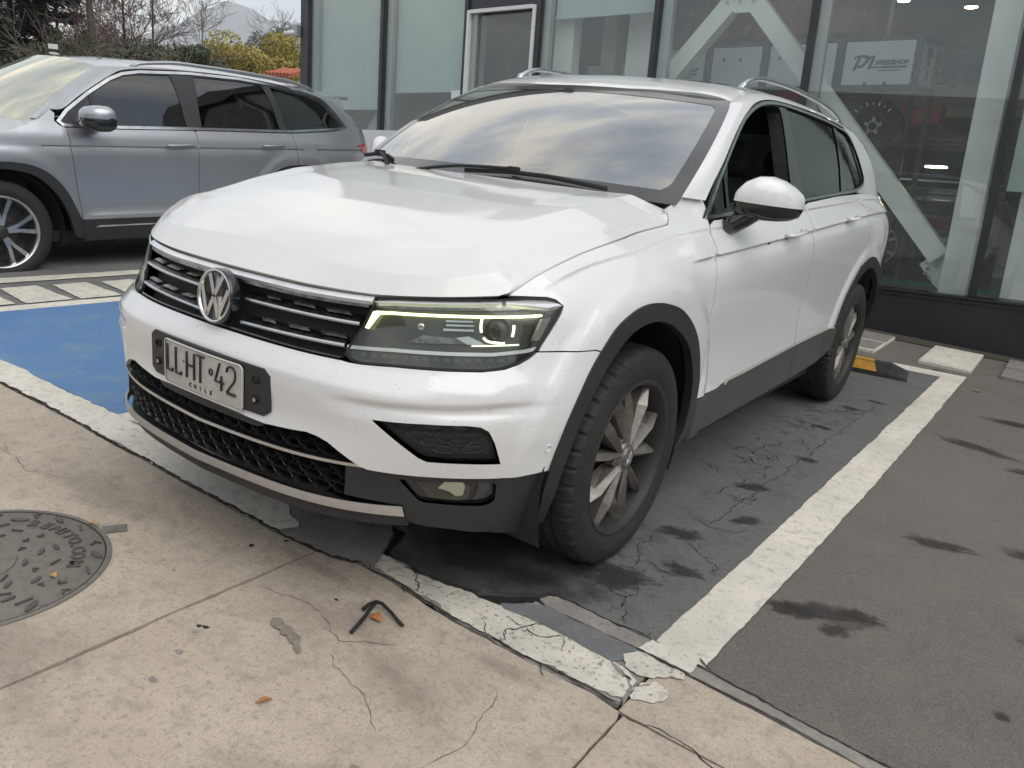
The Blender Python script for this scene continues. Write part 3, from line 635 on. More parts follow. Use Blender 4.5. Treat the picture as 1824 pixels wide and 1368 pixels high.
stain(.62,-.30,.55,.36,0,'shade_soft',-.0011); stain(.2,.1,.9,.6,0,'shade_soft',-.0011)  # dark asphalt and shade under the car, painted as soft patches
for a in ((-.6,-.9,.5,.14,.05),(.9,-1.35,.3,.16,.4),(.1,-1.5,.35,.2,.2),(.55,-.85,.25,.14,.2),(1.7,-.8,.3,.12,.3),(-1.4,-1.1,.5,.3,.1),(.85,-.95,.3,.1,-.3),(1.0,-.72,.16,.05,0),(.3,-.72,.3,.05,0)): stain(*a,mat='dirt_soft',z=.0004)
def pit(x,y,r_,seed,mat='concrete_old'):
    o=blob(x,y,r_,r_*.8,seed,mat,.0009,'pit',am=.13); o.parent=pt; return o
for i,(x,y,r_) in enumerate([(.303,-1.126,.0075),(.319,-1.118,.0085),(.318,-1.150,.006),(.421-.06,-1.22,.0115),(.412,-1.317,.011),(.049,-.777,.010),(.097,-.683,.008),(.455,-.80,.006),(.02,-1.02,.006),(.95,-1.20,.014)]): pit(x,y,r_,i,'crack' if i in(0,1,5,6,7) else 'concrete_old')
for i,(x,y,a,b) in enumerate([(.435,-.985,.035,.020),(.478,-.990,.026,.022),(.515,-.998,.034,.019),(.555,-1.02,.026,.010)]):
    o=blob(x,y,a*.8,b*.8,70+i,'chip',.0010,'pit',rot=-.45,am=.05); o.parent=pt
# manhole cover
mh=thing('manhole_cover','round iron manhole cover with raised pattern and lettering set in concrete','manhole cover',loc=(-.362,-1.383,0))
m_=MB(); m_.lathe([(-.012,.346),(.0035,.344),(.0045,.338),(.0045,.331),(.0,.3295),(-.012,.329)],96,'z'); m_.go('frame_ring',M['iron'],mh,shade=30)
m_=MB(); m_.lathe([(-.012,.3265),(.0015,.326),(.0025,.324),(.0025,.005),(.0025,.0001)],96,'z'); m_.go('cover_plate',M['iron'],mh,shade=30)
m_=MB(); m_.lathe([(.0032,.3295),(.0033,.3262)],96,'z'); m_.go('gap_ring',M['crack'],mh)
m_=MB(); m_.box((.051,.372,.0035),(.045,.07,.004),R=Matrix.Rotation(math.radians(-28),3,'Z'),bev=.002); m_.go('lug',M['iron'],mh)
m_=MB(); m_.lathe([(.0025,.105),(.0065,.103),(.0070,.098),(.0070,.0001)],48,'z'); m_.go('centre_boss',M['iron'],mh,shade=30)
rp=random.Random(5)
def pel(r_,a,l,wd,rot):
    c_=np.array([r_*math.cos(a),r_*math.sin(a)]); P_=[]
    for k in range(14):
        th=k/14*6.283; x_,y_=l*math.cos(th),wd*math.sin(th); P_.append(c_+np.array([x_*math.cos(rot)-y_*math.sin(rot),x_*math.sin(rot)+y_*math.cos(rot)]))
    pm=MB(); pm.prism(P_,.002,.0072); pm.go('tread_mark',M['iron_shadow'],mh)
def pbar(r_,a,l,rot,wd=.0055):
    c_=np.array([r_*math.cos(a),r_*math.sin(a)]); R2=Matrix.Rotation(rot,3,'Z'); pm=MB(); pm.box((c_[0],c_[1],.0045),(l,wd,.007),R=R2); pm.go('tread_mark',M['iron_shadow'],mh)
def pve(r_,a,l,rot):
    pm=MB()
    for s_ in (.75,-.75):
        c_=np.array([r_*math.cos(a),r_*math.sin(a)])+l*.42*np.array([math.cos(rot+s_),math.sin(rot+s_)]); pm.box((c_[0],c_[1],.0045),(l,.006,.007),R=Matrix.Rotation(rot+s_,3,'Z'))
    pm.go('tread_mark',M['iron_shadow'],mh)
for ring,(rr,n_) in enumerate([(.305,20),(.272,17),(.205,14),(.165,11),(.128,9),(.235,15)]):
    for k in range(n_):
        a=k/n_*6.283+ring*.4+rp.random()*.08; dg_=math.degrees(a)%360
        if ring in (1,5) and 38<dg_<130: continue
        if ring==3 and 190<dg_<330: continue
        kind=(k+ring)%3; s_=1 if ring<2 else .72
        if kind==0: pel(rr,a,.026*s_,.009*s_,a+1.57+rp.choice((-.5,.1,.6)))
        elif kind==1: pve(rr,a,.020*s_,a+rp.choice((1.57,-1.57,0)))
        else: pbar(rr,a,.044*s_,a+1.57+rp.choice((-.5,0,.5)))
for i,chh in enumerate('BENITO.COM'):
    a=math.radians([121,111.5,102,95,88,79.5,73,66,57.5,47.5][i]); r_=.256
    c_=(r_*math.cos(a),r_*math.sin(a),.0045); x_=(math.sin(a),-math.cos(a),0); y_=(math.cos(a),math.sin(a),0)
    textmesh('raised_letter',chh,.050,M['iron_shadow'],mh,frame4(c_,x_,y_,(0,0,1)),.002,bold=.0012)
for i,chh in enumerate('EN 124'):
    if chh==' ': continue
    a=math.radians(215+i*12); r_=.165; textmesh('raised_letter',chh,.03,M['iron'],mh,frame4((r_*math.cos(a),r_*math.sin(a),.0045),(-math.sin(a),math.cos(a),0),(-math.cos(a),-math.sin(a),0),(0,0,1)),.002)
# wheel stop
ws=thing('wheel_stop','black rubber wheel stop with yellow blocks behind the rear wheel','wheel stop',loc=(1.128,3.86,-.003))
ws.rotation_euler=(0,0,math.radians(8)+math.pi)
M['stop_rubber']=P('stop_rubber',(.022,.022,.024),.7,noise=(20,.4,.7,(.045,.044,.042)),bump=(200,.3,.002)); M['stop_yellow']=P('stop_yellow',(.62,.31,.03),.5,noise=[(18,.42,.7,(.45,.22,.03)),(60,.55,.75,(.15,.10,.05))])
Ls=1.65; sec=[(-.075,0),(-.072,.03),(-.045,.095),(.045,.095),(.072,.03),(.075,0)]
V=[];F=[]; xs_=[0,.012,.12,Ls-.12,Ls-.012,Ls]; sc_=[.45,.62,1,1,.62,.45]
for x_,s_ in zip(xs_,sc_): V+=[(x_,a*(1 if s_==1 else .93),b*(s_ if s_<1 else 1)) for a,b in sec]
F=[(i*6+k,i*6+k+1,(i+1)*6+k+1,(i+1)*6+k) for i in range(5) for k in range(5)]+[(0,1,2,3,4,5)[::-1],tuple(30+k for k in range(6))]
mk('body',V,F,M['stop_rubber'],ws)
for k in range(4):
    x0=.20+k*.335; x1=x0+.17; m_=MB(); e_=.0025; sk=.03
    for s_ in (1,-1):
        A=[(x0,s_*(.072+e_),.034),(x1,s_*(.072+e_),.034),(x1+sk,s_*(.046+e_),.094),(x0+sk,s_*(.046+e_),.094)]; m_.add(A,[(0,1,2,3) if s_<0 else (3,2,1,0)])
    m_.add([(x0+sk,-.046,.0975),(x1+sk,-.046,.0975),(x1+sk,.046,.0975),(x0+sk,.046,.0975)],[(0,1,2,3)]); m_.go('yellow_block',M['stop_yellow'],ws)
# fallen leaves and the scrap of wiper rubber
M['leaf_brown']=P('leaf_brown',(.42,.17,.06),.7,noise=(60,.4,.7,(.28,.11,.045))); M['leaf_yellow']=P('leaf_yellow',(.48,.29,.10),.7,noise=(60,.4,.7,(.33,.17,.06)))
def leaf(label,x,y,l,rot,mat='leaf_brown',wd=.35,z=0.0):
    V=[];n=9; r=random.Random(int(x*999))
    for i in range(n):
        t=i/(n-1); h_=wd*l*math.sin(math.pi*t)**.8*.5+.0004; up=.006*math.sin(math.pi*t)+.0015
        for s_ in (-1,0,1): V.append(((t-.5)*l,s_*h_*(1+.25*r.random()),up+(.22*h_ if s_ else 0)*(.6+r.random())))
    F=[(i*3+j,(i+1)*3+j,(i+1)*3+j+1,i*3+j+1) for i in range(n-1) for j in range(2)]
    o=mk('fallen_leaf',V,F,M[mat]); o.location=(x,y,z); o.rotation_euler=(0,0,rot); tag(o,label,'leaf','leaves scattered on the ground'); return o
leaf('narrow orange leaf alone on the beige concrete in front of the car',.652,-1.195,.040,1.15,wd=.28)
leaf('orange leaf lying on the far rim of the manhole cover',-.375,-1.045,.040,.5,'leaf_yellow',z=.006)
leaf('small yellow leaf near the middle of the manhole cover',-.158,-1.266,.022,.2,'leaf_yellow',.7,z=.006)
leaf('curled rusty leaf under the broken wiper rubber',.597,-.787,.050,-.2,wd=.5)
leaf('brown leaf on the dark asphalt behind the corner of the white line',1.55,4.00,.05,.3,wd=.6)
leaf('tiny brown leaf on the grey stones beside the painted block',1.55,4.70,.04,.3,wd=.5)
wp=thing('wiper_rubber_scrap','broken black wiper rubber bent into a hook on the concrete','rubber scrap')
m_=MB(); m_.tube([(.606,-.886,.010),(.597,-.857,.011),(.583,-.815,.013),(.566,-.775,.016),(.560,-.752,.018)],.0055,8); m_.go('arm',M['black_matte'],wp,smooth=True)
m_=MB(); m_.tube([(.548,-.79,.008),(.549,-.765,.015),(.558,-.750,.019),(.576,-.744,.018),(.62,-.752,.012),(.655,-.762,.008),(.676,-.767,.006)],.0050,8); m_.go('blade',M['black_matte'],wp,smooth=True)

# ---------------------------------------------------------------- showroom building (own upright frame)
BM=frame4((1.2,5.74,0),(.998383,-.021962,.052432),(.023099,.999509,-.021178),(-.051941,.022355,.998400))
M['mullion']=P('mullion',(.022,.025,.028),.35,noise=(4,.45,.8,(.04,.042,.045)))
M['base_black']=P('base_black',(.014,.017,.021),.5,noise=[(3,.45,.8,(.03,.032,.034)),(60,.6,.8,(.07,.065,.06))],bump=(70,.25,.003))
M['alu']=P('alu',(.34,.36,.36),.4,.4)
M['frame_white']=P('frame_white',(.70,.70,.69),.35)
M['blind']=P('blind',(.50,.57,.555),.8,noise=(2.5,.4,.8,(.46,.53,.52)))
M['steel_white']=P('steel_white',(.78,.79,.76),.45,noise=(1.5,.4,.8,(.60,.63,.60)))
M['bolt']=P('bolt',(.55,.56,.54),.35,.5)
M['show_glass']=glass('show_glass',(.93,.96,.95),1.5,.012,dirt_or_haze=(.05,(.62,.68,.66)))  # pale film paints a light haze over the showroom interior
M['floor_tile']=P('floor_tile',(.36,.32,.26),.18,coat=.5,noise=(1.2,.4,.8,(.32,.285,.24)))
M['wall_beige']=P('wall_beige',(.42,.38,.32),.8); M['wall_beige_dark']=P('wall_beige_dark',(.34,.315,.27),.85)
M['ceiling_grey']=P('ceiling_grey',(.17,.17,.165),.85)
M['poster_red']=P('poster_red',(.13,.045,.035),.6,noise=(1.3,.40,.62,(.035,.03,.035)))
M['poster_orange']=P('poster_orange',(.24,.085,.04),.6,noise=[(1.6,.42,.62,(.09,.035,.02)),(5,.58,.70,(.42,.2,.09))])
M['poster_navy']=P('poster_navy',(.018,.026,.045),.5,noise=[(2.2,.5,.66,(.07,.075,.085)),(5,.60,.72,(.17,.14,.12))])
M['text_grey']=P('text_grey',(.30,.27,.25),.6); M['text_black']=P('text_black',(.03,.03,.03),.6); M['text_white']=P('text_white',(.8,.8,.8),.6); M['text_blue']=P('text_blue',(.10,.22,.45),.6)
M['panel_white']=P('panel_white',(.60,.64,.66),.5,noise=(3,.4,.8,(.52,.56,.58)))
M['cage_black']=P('cage_black',(.025,.026,.028),.45); M['red_box']=P('red_box',(.36,.03,.06),.5); M['green_mat']=P('green_mat',(.02,.20,.12),.8)
M['glow']=P('glow',(.9,.8,.5),.5,emit=(1,.82,.45),es=14.); M['yellow_lit_wall']=P('yellow_lit_wall',(.62,.52,.30),.8)  # upper wall coloured yellow for the lamplight falling on it
M['blue_print']=P('blue_print',(.03,.28,.45),.5); M['white_print']=P('white_print',(.72,.73,.76),.5); M['red_print']=P('red_print',(.55,.03,.07),.5)
bld=thing('showroom_building','glass fronted car showroom with black base wall and pale blinds','building',mat4=BM)
def B(name,c,d,mat,parent=bld,bev=0,R=None):
    m_=MB(); m_.box(c,d,R=R,bev=bev); return m_.go(name,M[mat],parent)
B('base_wall',(-1.1,.16,.12),(15.8,.30,.58),'base_black'); B('base_cap',(-1.1,.085,.428),(15.84,.20,.022),'mullion')
B('base_wall_flashing',(-1.1,.005,.395),(15.8,.012,.03),'mullion')
mul=[-8.90,-7.33,.045,1.75,3.45,5.2,6.7]; 
for x_ in mul+[-5.875,-4.80,-3.30,-1.68]: B('mullion',(x_,.03,2.95),(.055 if x_>-8 else .16,.10,5.0),'mullion')
for x_ in (-8.76,-7.24,-4.72,-3.20,-1.60): B('inner_jamb',(x_,.085,2.95),(.10,.07,5.0),'alu')
B('transom',(-7.4,.035,1.665),(3.1,.08,.075),'alu'); B('roof_edge',(-1.1,.1,5.6),(16.0,.4,.5),'mullion')
panes=[(-8.9,-7.33),(-7.33,-5.875),(-4.80,-3.30),(-3.30,-1.68),(-1.68,.045),(.045,1.75),(1.75,3.45),(3.45,5.2),(5.2,6.7)]
for a,b in panes: B('glass_pane',((a+b)/2,.03,2.90),(b-a-.05,.010,4.9),'show_glass')
# door with white frame
B('door_header',(-5.335,.045,4.23),(1.02,.07,2.18),'mullion')
for x_ in (-5.825,-4.850): B('door_frame',(x_,-.015,1.72),(.040,.05,2.80),'frame_white')
B('door_frame',(-5.3375,-.015,3.105),(.935,.05,.040),'frame_white'); B('door_jamb',(-5.76,.10,1.72),(.09,.18,2.76),'alu'); B('door_glass',(-5.3,.05,1.75),(.85,.010,2.7),'show_glass')
# roller blinds
for (a,b,z) in ((-8.70,-7.38,2.00),(-7.20,-5.93,2.215),(-4.66,-3.345,2.985),(.42-.30,1.70,1.35),(1.80,3.4,1.35),(3.5,5.1,1.6)):
    r=B('roller_blind',((a+b)/2,.15,(z+5.3)/2),(b-a,.006,5.3-z),'blind'); B('bottom_bar',((a+b)/2,.15,z+.012),(b-a+.004,.016,.028),'blind',r)
    r['kind']='x'; del r['kind']
# white steel: columns and inverted V brace behind the glass
def beam(name,p0,p1,w_,dp_,mat='steel_white',y=.34,parent=bld):
    a=np.array([p0[0],p0[1]]); b=np.array([p1[0],p1[1]]); L_=np.linalg.norm(b-a); ang=math.atan2(b[1]-a[1],b[0]-a[0])
    R3=Matrix.Rotation(-ang,3,'Y'); return B(name,((a[0]+b[0])/2,y,(a[1]+b[1])/2),(L_,dp_,w_),mat,parent,R=R3)
beam('column',(-.140,.42),(-.140,5.3),.215,.20,y=.26)
beam('brace',(-.31,.74),(-2.36,3.02),.175,.16); beam('brace',(-2.66,3.02),(-4.6,.80),.175,.16)
B('gusset',(-2.51,.34,3.13),(.46,.03,.34),'steel_white'); 
m_=MB(); m_.prism([(-.24,.42),(-.24,.84),(-.34,.80),(-.47,.66),(-.33,.50)],.0,.02,Matrix(((1,0,0,0),(0,0,1,.33),(0,1,0,0),(0,0,0,1)))); m_.go('gusset',M['steel_white'],bld)
for k in range(7): 
    m_=MB(); m_.lathe([(-.012,.017),(.0,.017),(.004,.012),(.004,.0001)],10,'y',(-.405+.042*(k%3)+.02*(k//3),.31,.585+.075*(k//2)-.03*(k%2))); m_.go('bolt',M['bolt'],bld)
for k in range(6): 
    m_=MB(); m_.lathe([(-.012,.017),(.0,.017),(.004,.0001)],10,'y',(-2.68+.068*k,.31,3.06+.05*(k%2))); m_.go('bolt',M['bolt'],bld)
B('column',(.33,.30,2.9),(.20,.20,4.9),'steel_white'); B('column',(-3.78,.80,2.9),(.42,.3,4.9),'steel_white'); B('column',(-4.62,.36,2.9),(.26,.16,4.9),'steel_white')
beam('brace',(-8.0,1.72),(-7.0,2.9),.14,.12,'alu',.5)
# interior shell
B('floor',(-1.1,4.0,.30),(15.6,7.4,.10),'floor_tile'); B('back_wall',(-1.1,7.7,3.0),(15.6,.1,5.4),'wall_beige_dark'); B('side_wall',(-8.93,4.0,3.0),(.1,7.4,5.4),'wall_beige'); B('side_wall',(6.7,4.0,3.0),(.1,7.4,5.4),'wall_beige_dark')
B('ceiling',(-1.1,4.0,5.45),(15.6,7.6,.1),'ceiling_grey')
B('counter_wall',(-6.9,1.35,1.25),(3.9,.06,1.75),'wall_beige'); B('partition',(-4.35,.95,2.9),(.20,.20,5.0),'wall_beige')
B('stair_beam',(-7.6,3.2,3.36),(6.2,.12,.62),'wall_beige',R=Matrix.Rotation(math.radians(15),3,'Y')); 
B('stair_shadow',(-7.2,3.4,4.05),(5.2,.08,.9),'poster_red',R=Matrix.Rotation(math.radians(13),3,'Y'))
B('counter_wall',(-6.4,4.0,2.30),(7.0,.06,1.0),'wall_beige',R=Matrix.Rotation(math.radians(15),3,'Y'))
B('wall_lamp_panel',(-7.1,2.6,2.42),(.26,.05,.16),'text_white'); B('hall_column',(-6.75,2.4,1.9),(.16,.1,1.6),'wall_beige'); B('hall_column',(-6.35,2.4,1.9),(.12,.1,1.6),'wall_beige_dark')
# balcony
B('balcony_slab',(.4,5.0,2.66),(6.6,.14,.34),'wall_beige'); B('balcony_floor',(.4,6.3,2.80),(6.6,2.6,.08),'ceiling_grey'); B('upper_wall',(.4,7.5,3.65),(6.6,.1,1.7),'yellow_lit_wall'); B('bulkhead',(.6,4.9,4.65),(6.8,.3,1.1),'ceiling_grey'); B('bulkhead',(-3.0,4.85,4.2),(1.6,.2,2.2),'wall_beige_dark')
for k in range(6): B('balcony_rail',(.4,4.93,2.93+.13*k),(6.5,.022,.022 if k<5 else .05),'cage_black')
for x_ in (-2.6,-1.25,.1,1.45,2.8): B('rail_post',(x_,4.93,3.25),(.045,.045,.75),'cage_black')
def bt(label,cat,name,c,d,mat,group=None,bev=0):
    m_=MB(); m_.box((0,0,0),d,bev=bev); o=m_.go(name,M[mat]); o.matrix_world=BM@Matrix.Translation(c); tag(o,label,cat,group); return o
def btext(name,s,size,mat,parent,o,face='front',**k):
    m4=frame4(o,(1,0,0),(0,0,1),(0,-1,0)) if face=='front' else frame4(o,(0,1,0),(0,0,1),(1,0,0)); return textmesh(name,s,size,M[mat],parent,m4,**k)
def badge(parent,x,y,z,s,mat):
    m_=MB(); P3=[]
    for (a,b) in ((-.5,.5),(-.42,-.5),(.42,-.5),(.5,.5)): P3.append((x+a*s,y,z+b*s))
    m_.tube(P3+[P3[0]],s*.035,6); m_.tube([(x-.24*s,y,z+.34*s),(x-.20*s,y,z-.02*s),(x-.17*s,y,z-.36*s)],s*.055,6); m_.tube([(x+.24*s,y,z+.34*s),(x+.20*s,y,z-.02*s),(x+.17*s,y,z-.36*s)],s*.055,6); m_.tube([(x-.2*s,y,z),(x+.2*s,y,z)],s*.05,6); return m_.go('badge',M[mat],parent)
pr1=bt('tall dark red poster with faint lettering hanging inside the showroom','poster','poster',(-6.05,3.0,3.35),(1.05,.03,1.9),'poster_red')
textmesh('lettering','HONDA',.15,M['text_grey'],pr1,frame4((.12,-.03,-.35),(1,0,0),(0,0,1),(0,-1,0)))
bt('navy poster with pale shapes between two showroom mullions','poster','poster',(-4.55,2.1,3.3),(1.3,.03,1.75),'poster_navy')
bt('long orange brown poster seen above the white steel brace','poster','poster',(-3.05,2.6,3.95),(2.5,.03,1.55),'poster_orange')
bt('plain white display box just above the car roof','box','display_box',(-4.5,1.7,2.40),(1.0,.5,.60),'panel_white')
bt('navy rounded chair back seen low behind the left showroom glass','chair','chair_back',(-6.92,.8,1.66),(.24,.06,.28),'poster_navy',bev=.05)
lt=bt('thin bright glazed strip standing behind the left glass pane','light strip','light_strip',(-6.45,.9,1.9),(.05,.04,.62),'white_print')
# notice on the glass beside the door
nb=bt('small white notice with a blue foot taped beside the door frame','notice','notice',(-5.975,-.012,2.06),(.155,.006,.30),'white_print'); m_=MB(); m_.box((0,-.0035,-.127),(.155,.003,.045)); m_.go('blue_foot',M['blue_print'],nb)
for i,s in enumerate(('HORARIO','ATENCION')): textmesh('lettering',s,.022,M['text_blue'],nb,frame4((0,-.004,.055-i*.03),(1,0,0),(0,0,1),(0,-1,0)),.0005)
# red and white board outside, left of the windscreen
rb=bt('white and red board with a red badge in front of the showroom','sign board','sign_board',(-6.55,-.42,1.13),(2.3,.05,1.1),'white_print'); m_=MB(); m_.box((.10,-.0275,.02),(1.25,.004,.36)); m_.go('red_field',M['red_print'],rb)
m_=MB(); m_.box((0,-.0265,-.40),(2.3,.003,.30)); m_.go('red_field',M['red_print'],rb)
badge(rb,-.02,-.032,.36,.19,'red_print'); textmesh('lettering','Innova',.17,M['text_white'],rb,frame4((.05,-.0305,.04),(1,0,0),(0,0,1),(0,-1,0)),.001,shear=.2)
# display cage with the shop signs
cg=thing('display_stand','black tubular display stand carrying white shop signs behind the glass','display stand',mat4=BM)
def C_(name,c,d,mat='cage_black',R=None,bev=0): m_=MB(); m_.box(c,d,R=R,bev=bev); return m_.go(name,M[mat],cg)
for x_ in (-1.02,-1.79,-2.62,-3.28,-4.1): C_('post',(x_,1.4,1.63),(.05,.05,2.46))
for x_ in (-.93,): C_('post',(x_,1.85,1.63),(.05,.05,2.46))
for z_ in (2.865,2.375): C_('crossbar',(-2.55,1.4,z_),(3.12,.05,.05))
C_('crossbar',(-.975,1.62,2.865),(.05,.5,.05),R=Matrix.Rotation(-.2,3,'Z')); C_('crossbar',(-.975,1.62,2.375),(.04,.5,.04),R=Matrix.Rotation(-.2,3,'Z')); C_('crossbar',(-2.55,1.4,1.35),(3.12,.04,.04))
def signp(cx,cw,cz=2.62,ch=.43):
    p=C_('sign_panel',(cx,1.385,cz),(cw,.012,ch),'panel_white',bev=.004)
    return p
sA=signp(-1.40,.68)
def ptext(cx,cz,sc=1.,par=cg):
    y_=1.372
    m_=MB(); mat=M['text_black']
    def br(pts,w0): q=spl(np.array([(cx+a*sc,y_,cz+b*sc) for a,b in pts]),5); n_=len(q); m_.tube(q,[w0*sc*(.55+.6*math.sin(math.pi*(i+.6)/(n_+.4))) for i in range(n_)],8)
    br([(-.235,-.075),(-.215,-.03),(-.185,.06)],.014); br([(-.245,.045),(-.20,.068),(-.12,.066),(-.105,.04),(-.125,0),(-.165,-.035),(-.195,-.03)],.013); br([(-.105,.045),(-.06,.06),(-.035,.065)],.011); br([(-.04,.065),(-.062,.0),(-.085,-.065)],.014)
    m_.v=[(a,y_+(b-y_)*.08,c_) for a,b,c_ in m_.v]; m_.go('brush_logo',mat,cg)
    textmesh('lettering','SPEED',.062*sc,mat,cg,frame4((cx+.055*sc,y_,cz+.0*sc),(1,0,0),(0,0,1),(0,-1,0)),.001,shear=.25,bold=.0018*sc); textmesh('lettering','SHOP',.062*sc,mat,cg,frame4((cx+.215*sc,y_,cz+.0*sc),(1,0,0),(0,0,1),(0,-1,0)),.001,shear=.25,bold=.0018*sc)
    m2=MB(); m2.tube([(cx+.125*sc,y_,cz+.01*sc),(cx+.15*sc,y_,cz+.045*sc),(cx+.145*sc,y_,cz-.005*sc),(cx+.165*sc,y_,cz+.03*sc)],.006*sc,5,ry=.0015); m2.box((cx+.11*sc,y_,cz-.042*sc),(.36*sc,.003,.014*sc)); m2.box((cx+.12*sc,y_,cz-.075*sc),(.24*sc,.003,.007*sc)); m2.go('underline',M['text_black'],cg)
ptext(-1.40,2.62)
sB=signp(-2.20,.72); sC=signp(-2.95,.58); sD=signp(-3.70,.72); ptext(-3.72,2.60,1.05)
for x_ in (-2.45,-2.25,-2.05,-2.9,-3.1): C_('clip',(x_,1.372,2.70),(.022,.01,.03))
for x_ in (-1.5,-1.3): C_('clip',(x_,1.372,2.415),(.026,.012,.03))
m_=MB(); m_.box((-.975,1.62,2.62),(.012,.36,.42),R=Matrix.Rotation(-.2,3,'Z')); m_.go('side_sign',M['panel_white'],cg)
for i,(z_,h_) in enumerate(((2.74,.10),(2.64,.06),(2.55,.05),(2.50,.04))): m_=MB(); m_.box((-.962,1.62,z_),(.012,.05 if i else .10,h_),R=Matrix.Rotation(-.2,3,'Z')); m_.go('side_lettering',M['text_black'],cg)
# loose tyre and wheel on the stand
tw=thing('wheel_display','black wheel display with steel hub ring mounted on the stand behind glass','wheel display',mat4=BM@Matrix.Translation((-1.30,1.22,1.97)))
m_=MB(); m_.lathe([(-.02,.16),(-.10,.185),(-.11,.23),(-.085,.268),(0,.28),(.10,.275),(.11,.23),(.10,.18)],64,'y'); m_.go('tyre',M['rubber'],tw,shade=40)
m_=MB(); m_.lathe([(-.09,.185),(-.07,.165),(-.02,.150),(-.015,.0001)],48,'y'); m_.go('rim',M['black_gloss'],tw,shade=40)
m_=MB(); m_.lathe([(-.03,.058),(-.034,.056),(-.034,.045),(-.03,.043)],32,'y')
m_.go('hub_ring',M['satin_chrome'],tw,shade=30)
for k in range(5):
    a=k*2*math.pi/5+.3; m_=MB(); m_.lathe([(-.03,.018),(-.035,.017),(-.035,.007),(-.03,.006)],14,'y',(.075*math.cos(a),0,.075*math.sin(a))); m_.box((.060*math.cos(a),-.0325,.060*math.sin(a)),(.022,.004,.02),R=Matrix.Rotation(-a,3,'Y')); m_.go('lug',M['satin_chrome'],tw)
for i,ch_ in enumerate('YOKOHAM'[:7]):
    a=math.radians(140-i*16); textmesh('lettering','-' if i%2 else 'I',.05,M['text_white'],tw,frame4((.215*math.cos(a),-.112,.215*math.sin(a)),(math.sin(a),0,-math.cos(a)),(math.cos(a),0,math.sin(a)),(0,-1,0)),.001,bold=.002)
# red booth and red box, green mat, lamps, person poster
rb2=bt('red and dark booth wall with white word partly hidden by the display wheel','booth','booth',(-2.30,2.9,2.25),(1.25,.06,.62),'poster_red'); m_=MB(); m_.box((-.42,-.034,0),(.40,.004,.60)); m_.go('red_field',M['red_print'],rb2)
textmesh('lettering','PREMIUM',.11,M['text_white'],rb2,frame4((-.03,-.045,-.02),(1,0,0),(0,0,1),(0,-1,0)),.001,bold=.003,shear=.12); badge(rb2,.12,-.05,.18,.09,'text_white')
bt('dark red gift box with a grey side on the dark display car','box','red_carton',(-1.35,3.6,2.34),(.55,.35,.22),'red_box')
bt('green strip of carpet on the showroom floor','carpet','carpet',(-.9,2.2,.356),(3.6,.5,.008),'green_mat')
bt('dark printed panel with a figure shape behind the balcony rail','panel','balcony_panel',(-1.10,4.86,3.12),(.62,.03,.42),'poster_navy')
for i,(x_,y_,z_) in enumerate(((-1.30,5.4,4.02),(-2.15,5.2,4.12),(-1.45,4.5,4.05))):
    o=thing('ceiling_lamp','warm round ceiling lamp glowing above the balcony, '+('rightmost of the three','leftmost of the three','middle of the three')[i],'lamp','ceiling lamps over the balcony',mat4=BM@Matrix.Translation((x_,y_,z_)))
    m_=MB(); m_.lathe([(.0,.085),(-.02,.08),(-.02,.0001)],24,'z'); m_.go('diffuser',M['glow'],o); m_=MB(); m_.lathe([(.04,.09),(-.015,.09)],24,'z'); m_.go('housing',M['cage_black'],o)
# white ring lamp reflecting below
rl=thing('ring_lamp','oval warm ring lamp lying low behind the glass','lamp',mat4=BM@Matrix.Translation((-.72,1.7,1.62)))
m_=MB(); m_.tube([(.10*math.cos(a),.10*math.sin(a),0) for a in np.linspace(0,6.283,40)],.008,6); m_.go('ring',M['glow'],rl,smooth=True)
# camera on the corner of the building
sc_=thing('security_camera','small grey security camera bracketed to the dark building corner','camera',mat4=BM@Matrix.Translation((-9.02,-.05,3.05)))
m_=MB(); m_.box((0,0,0),(.08,.08,.16),bev=.01); m_.go('bracket',M['alu'],sc_); m_=MB(); m_.tube([(-.02,-.02,-.02),(-.16,-.10,-.05)],.032,10); m_.go('camera_body',M['frame_white'],sc_,smooth=True)

M['black_gloss2']=P('black_gloss2',(.012,.013,.0145),.42,noise=(30,.5,.8,(.03,.029,.028)))
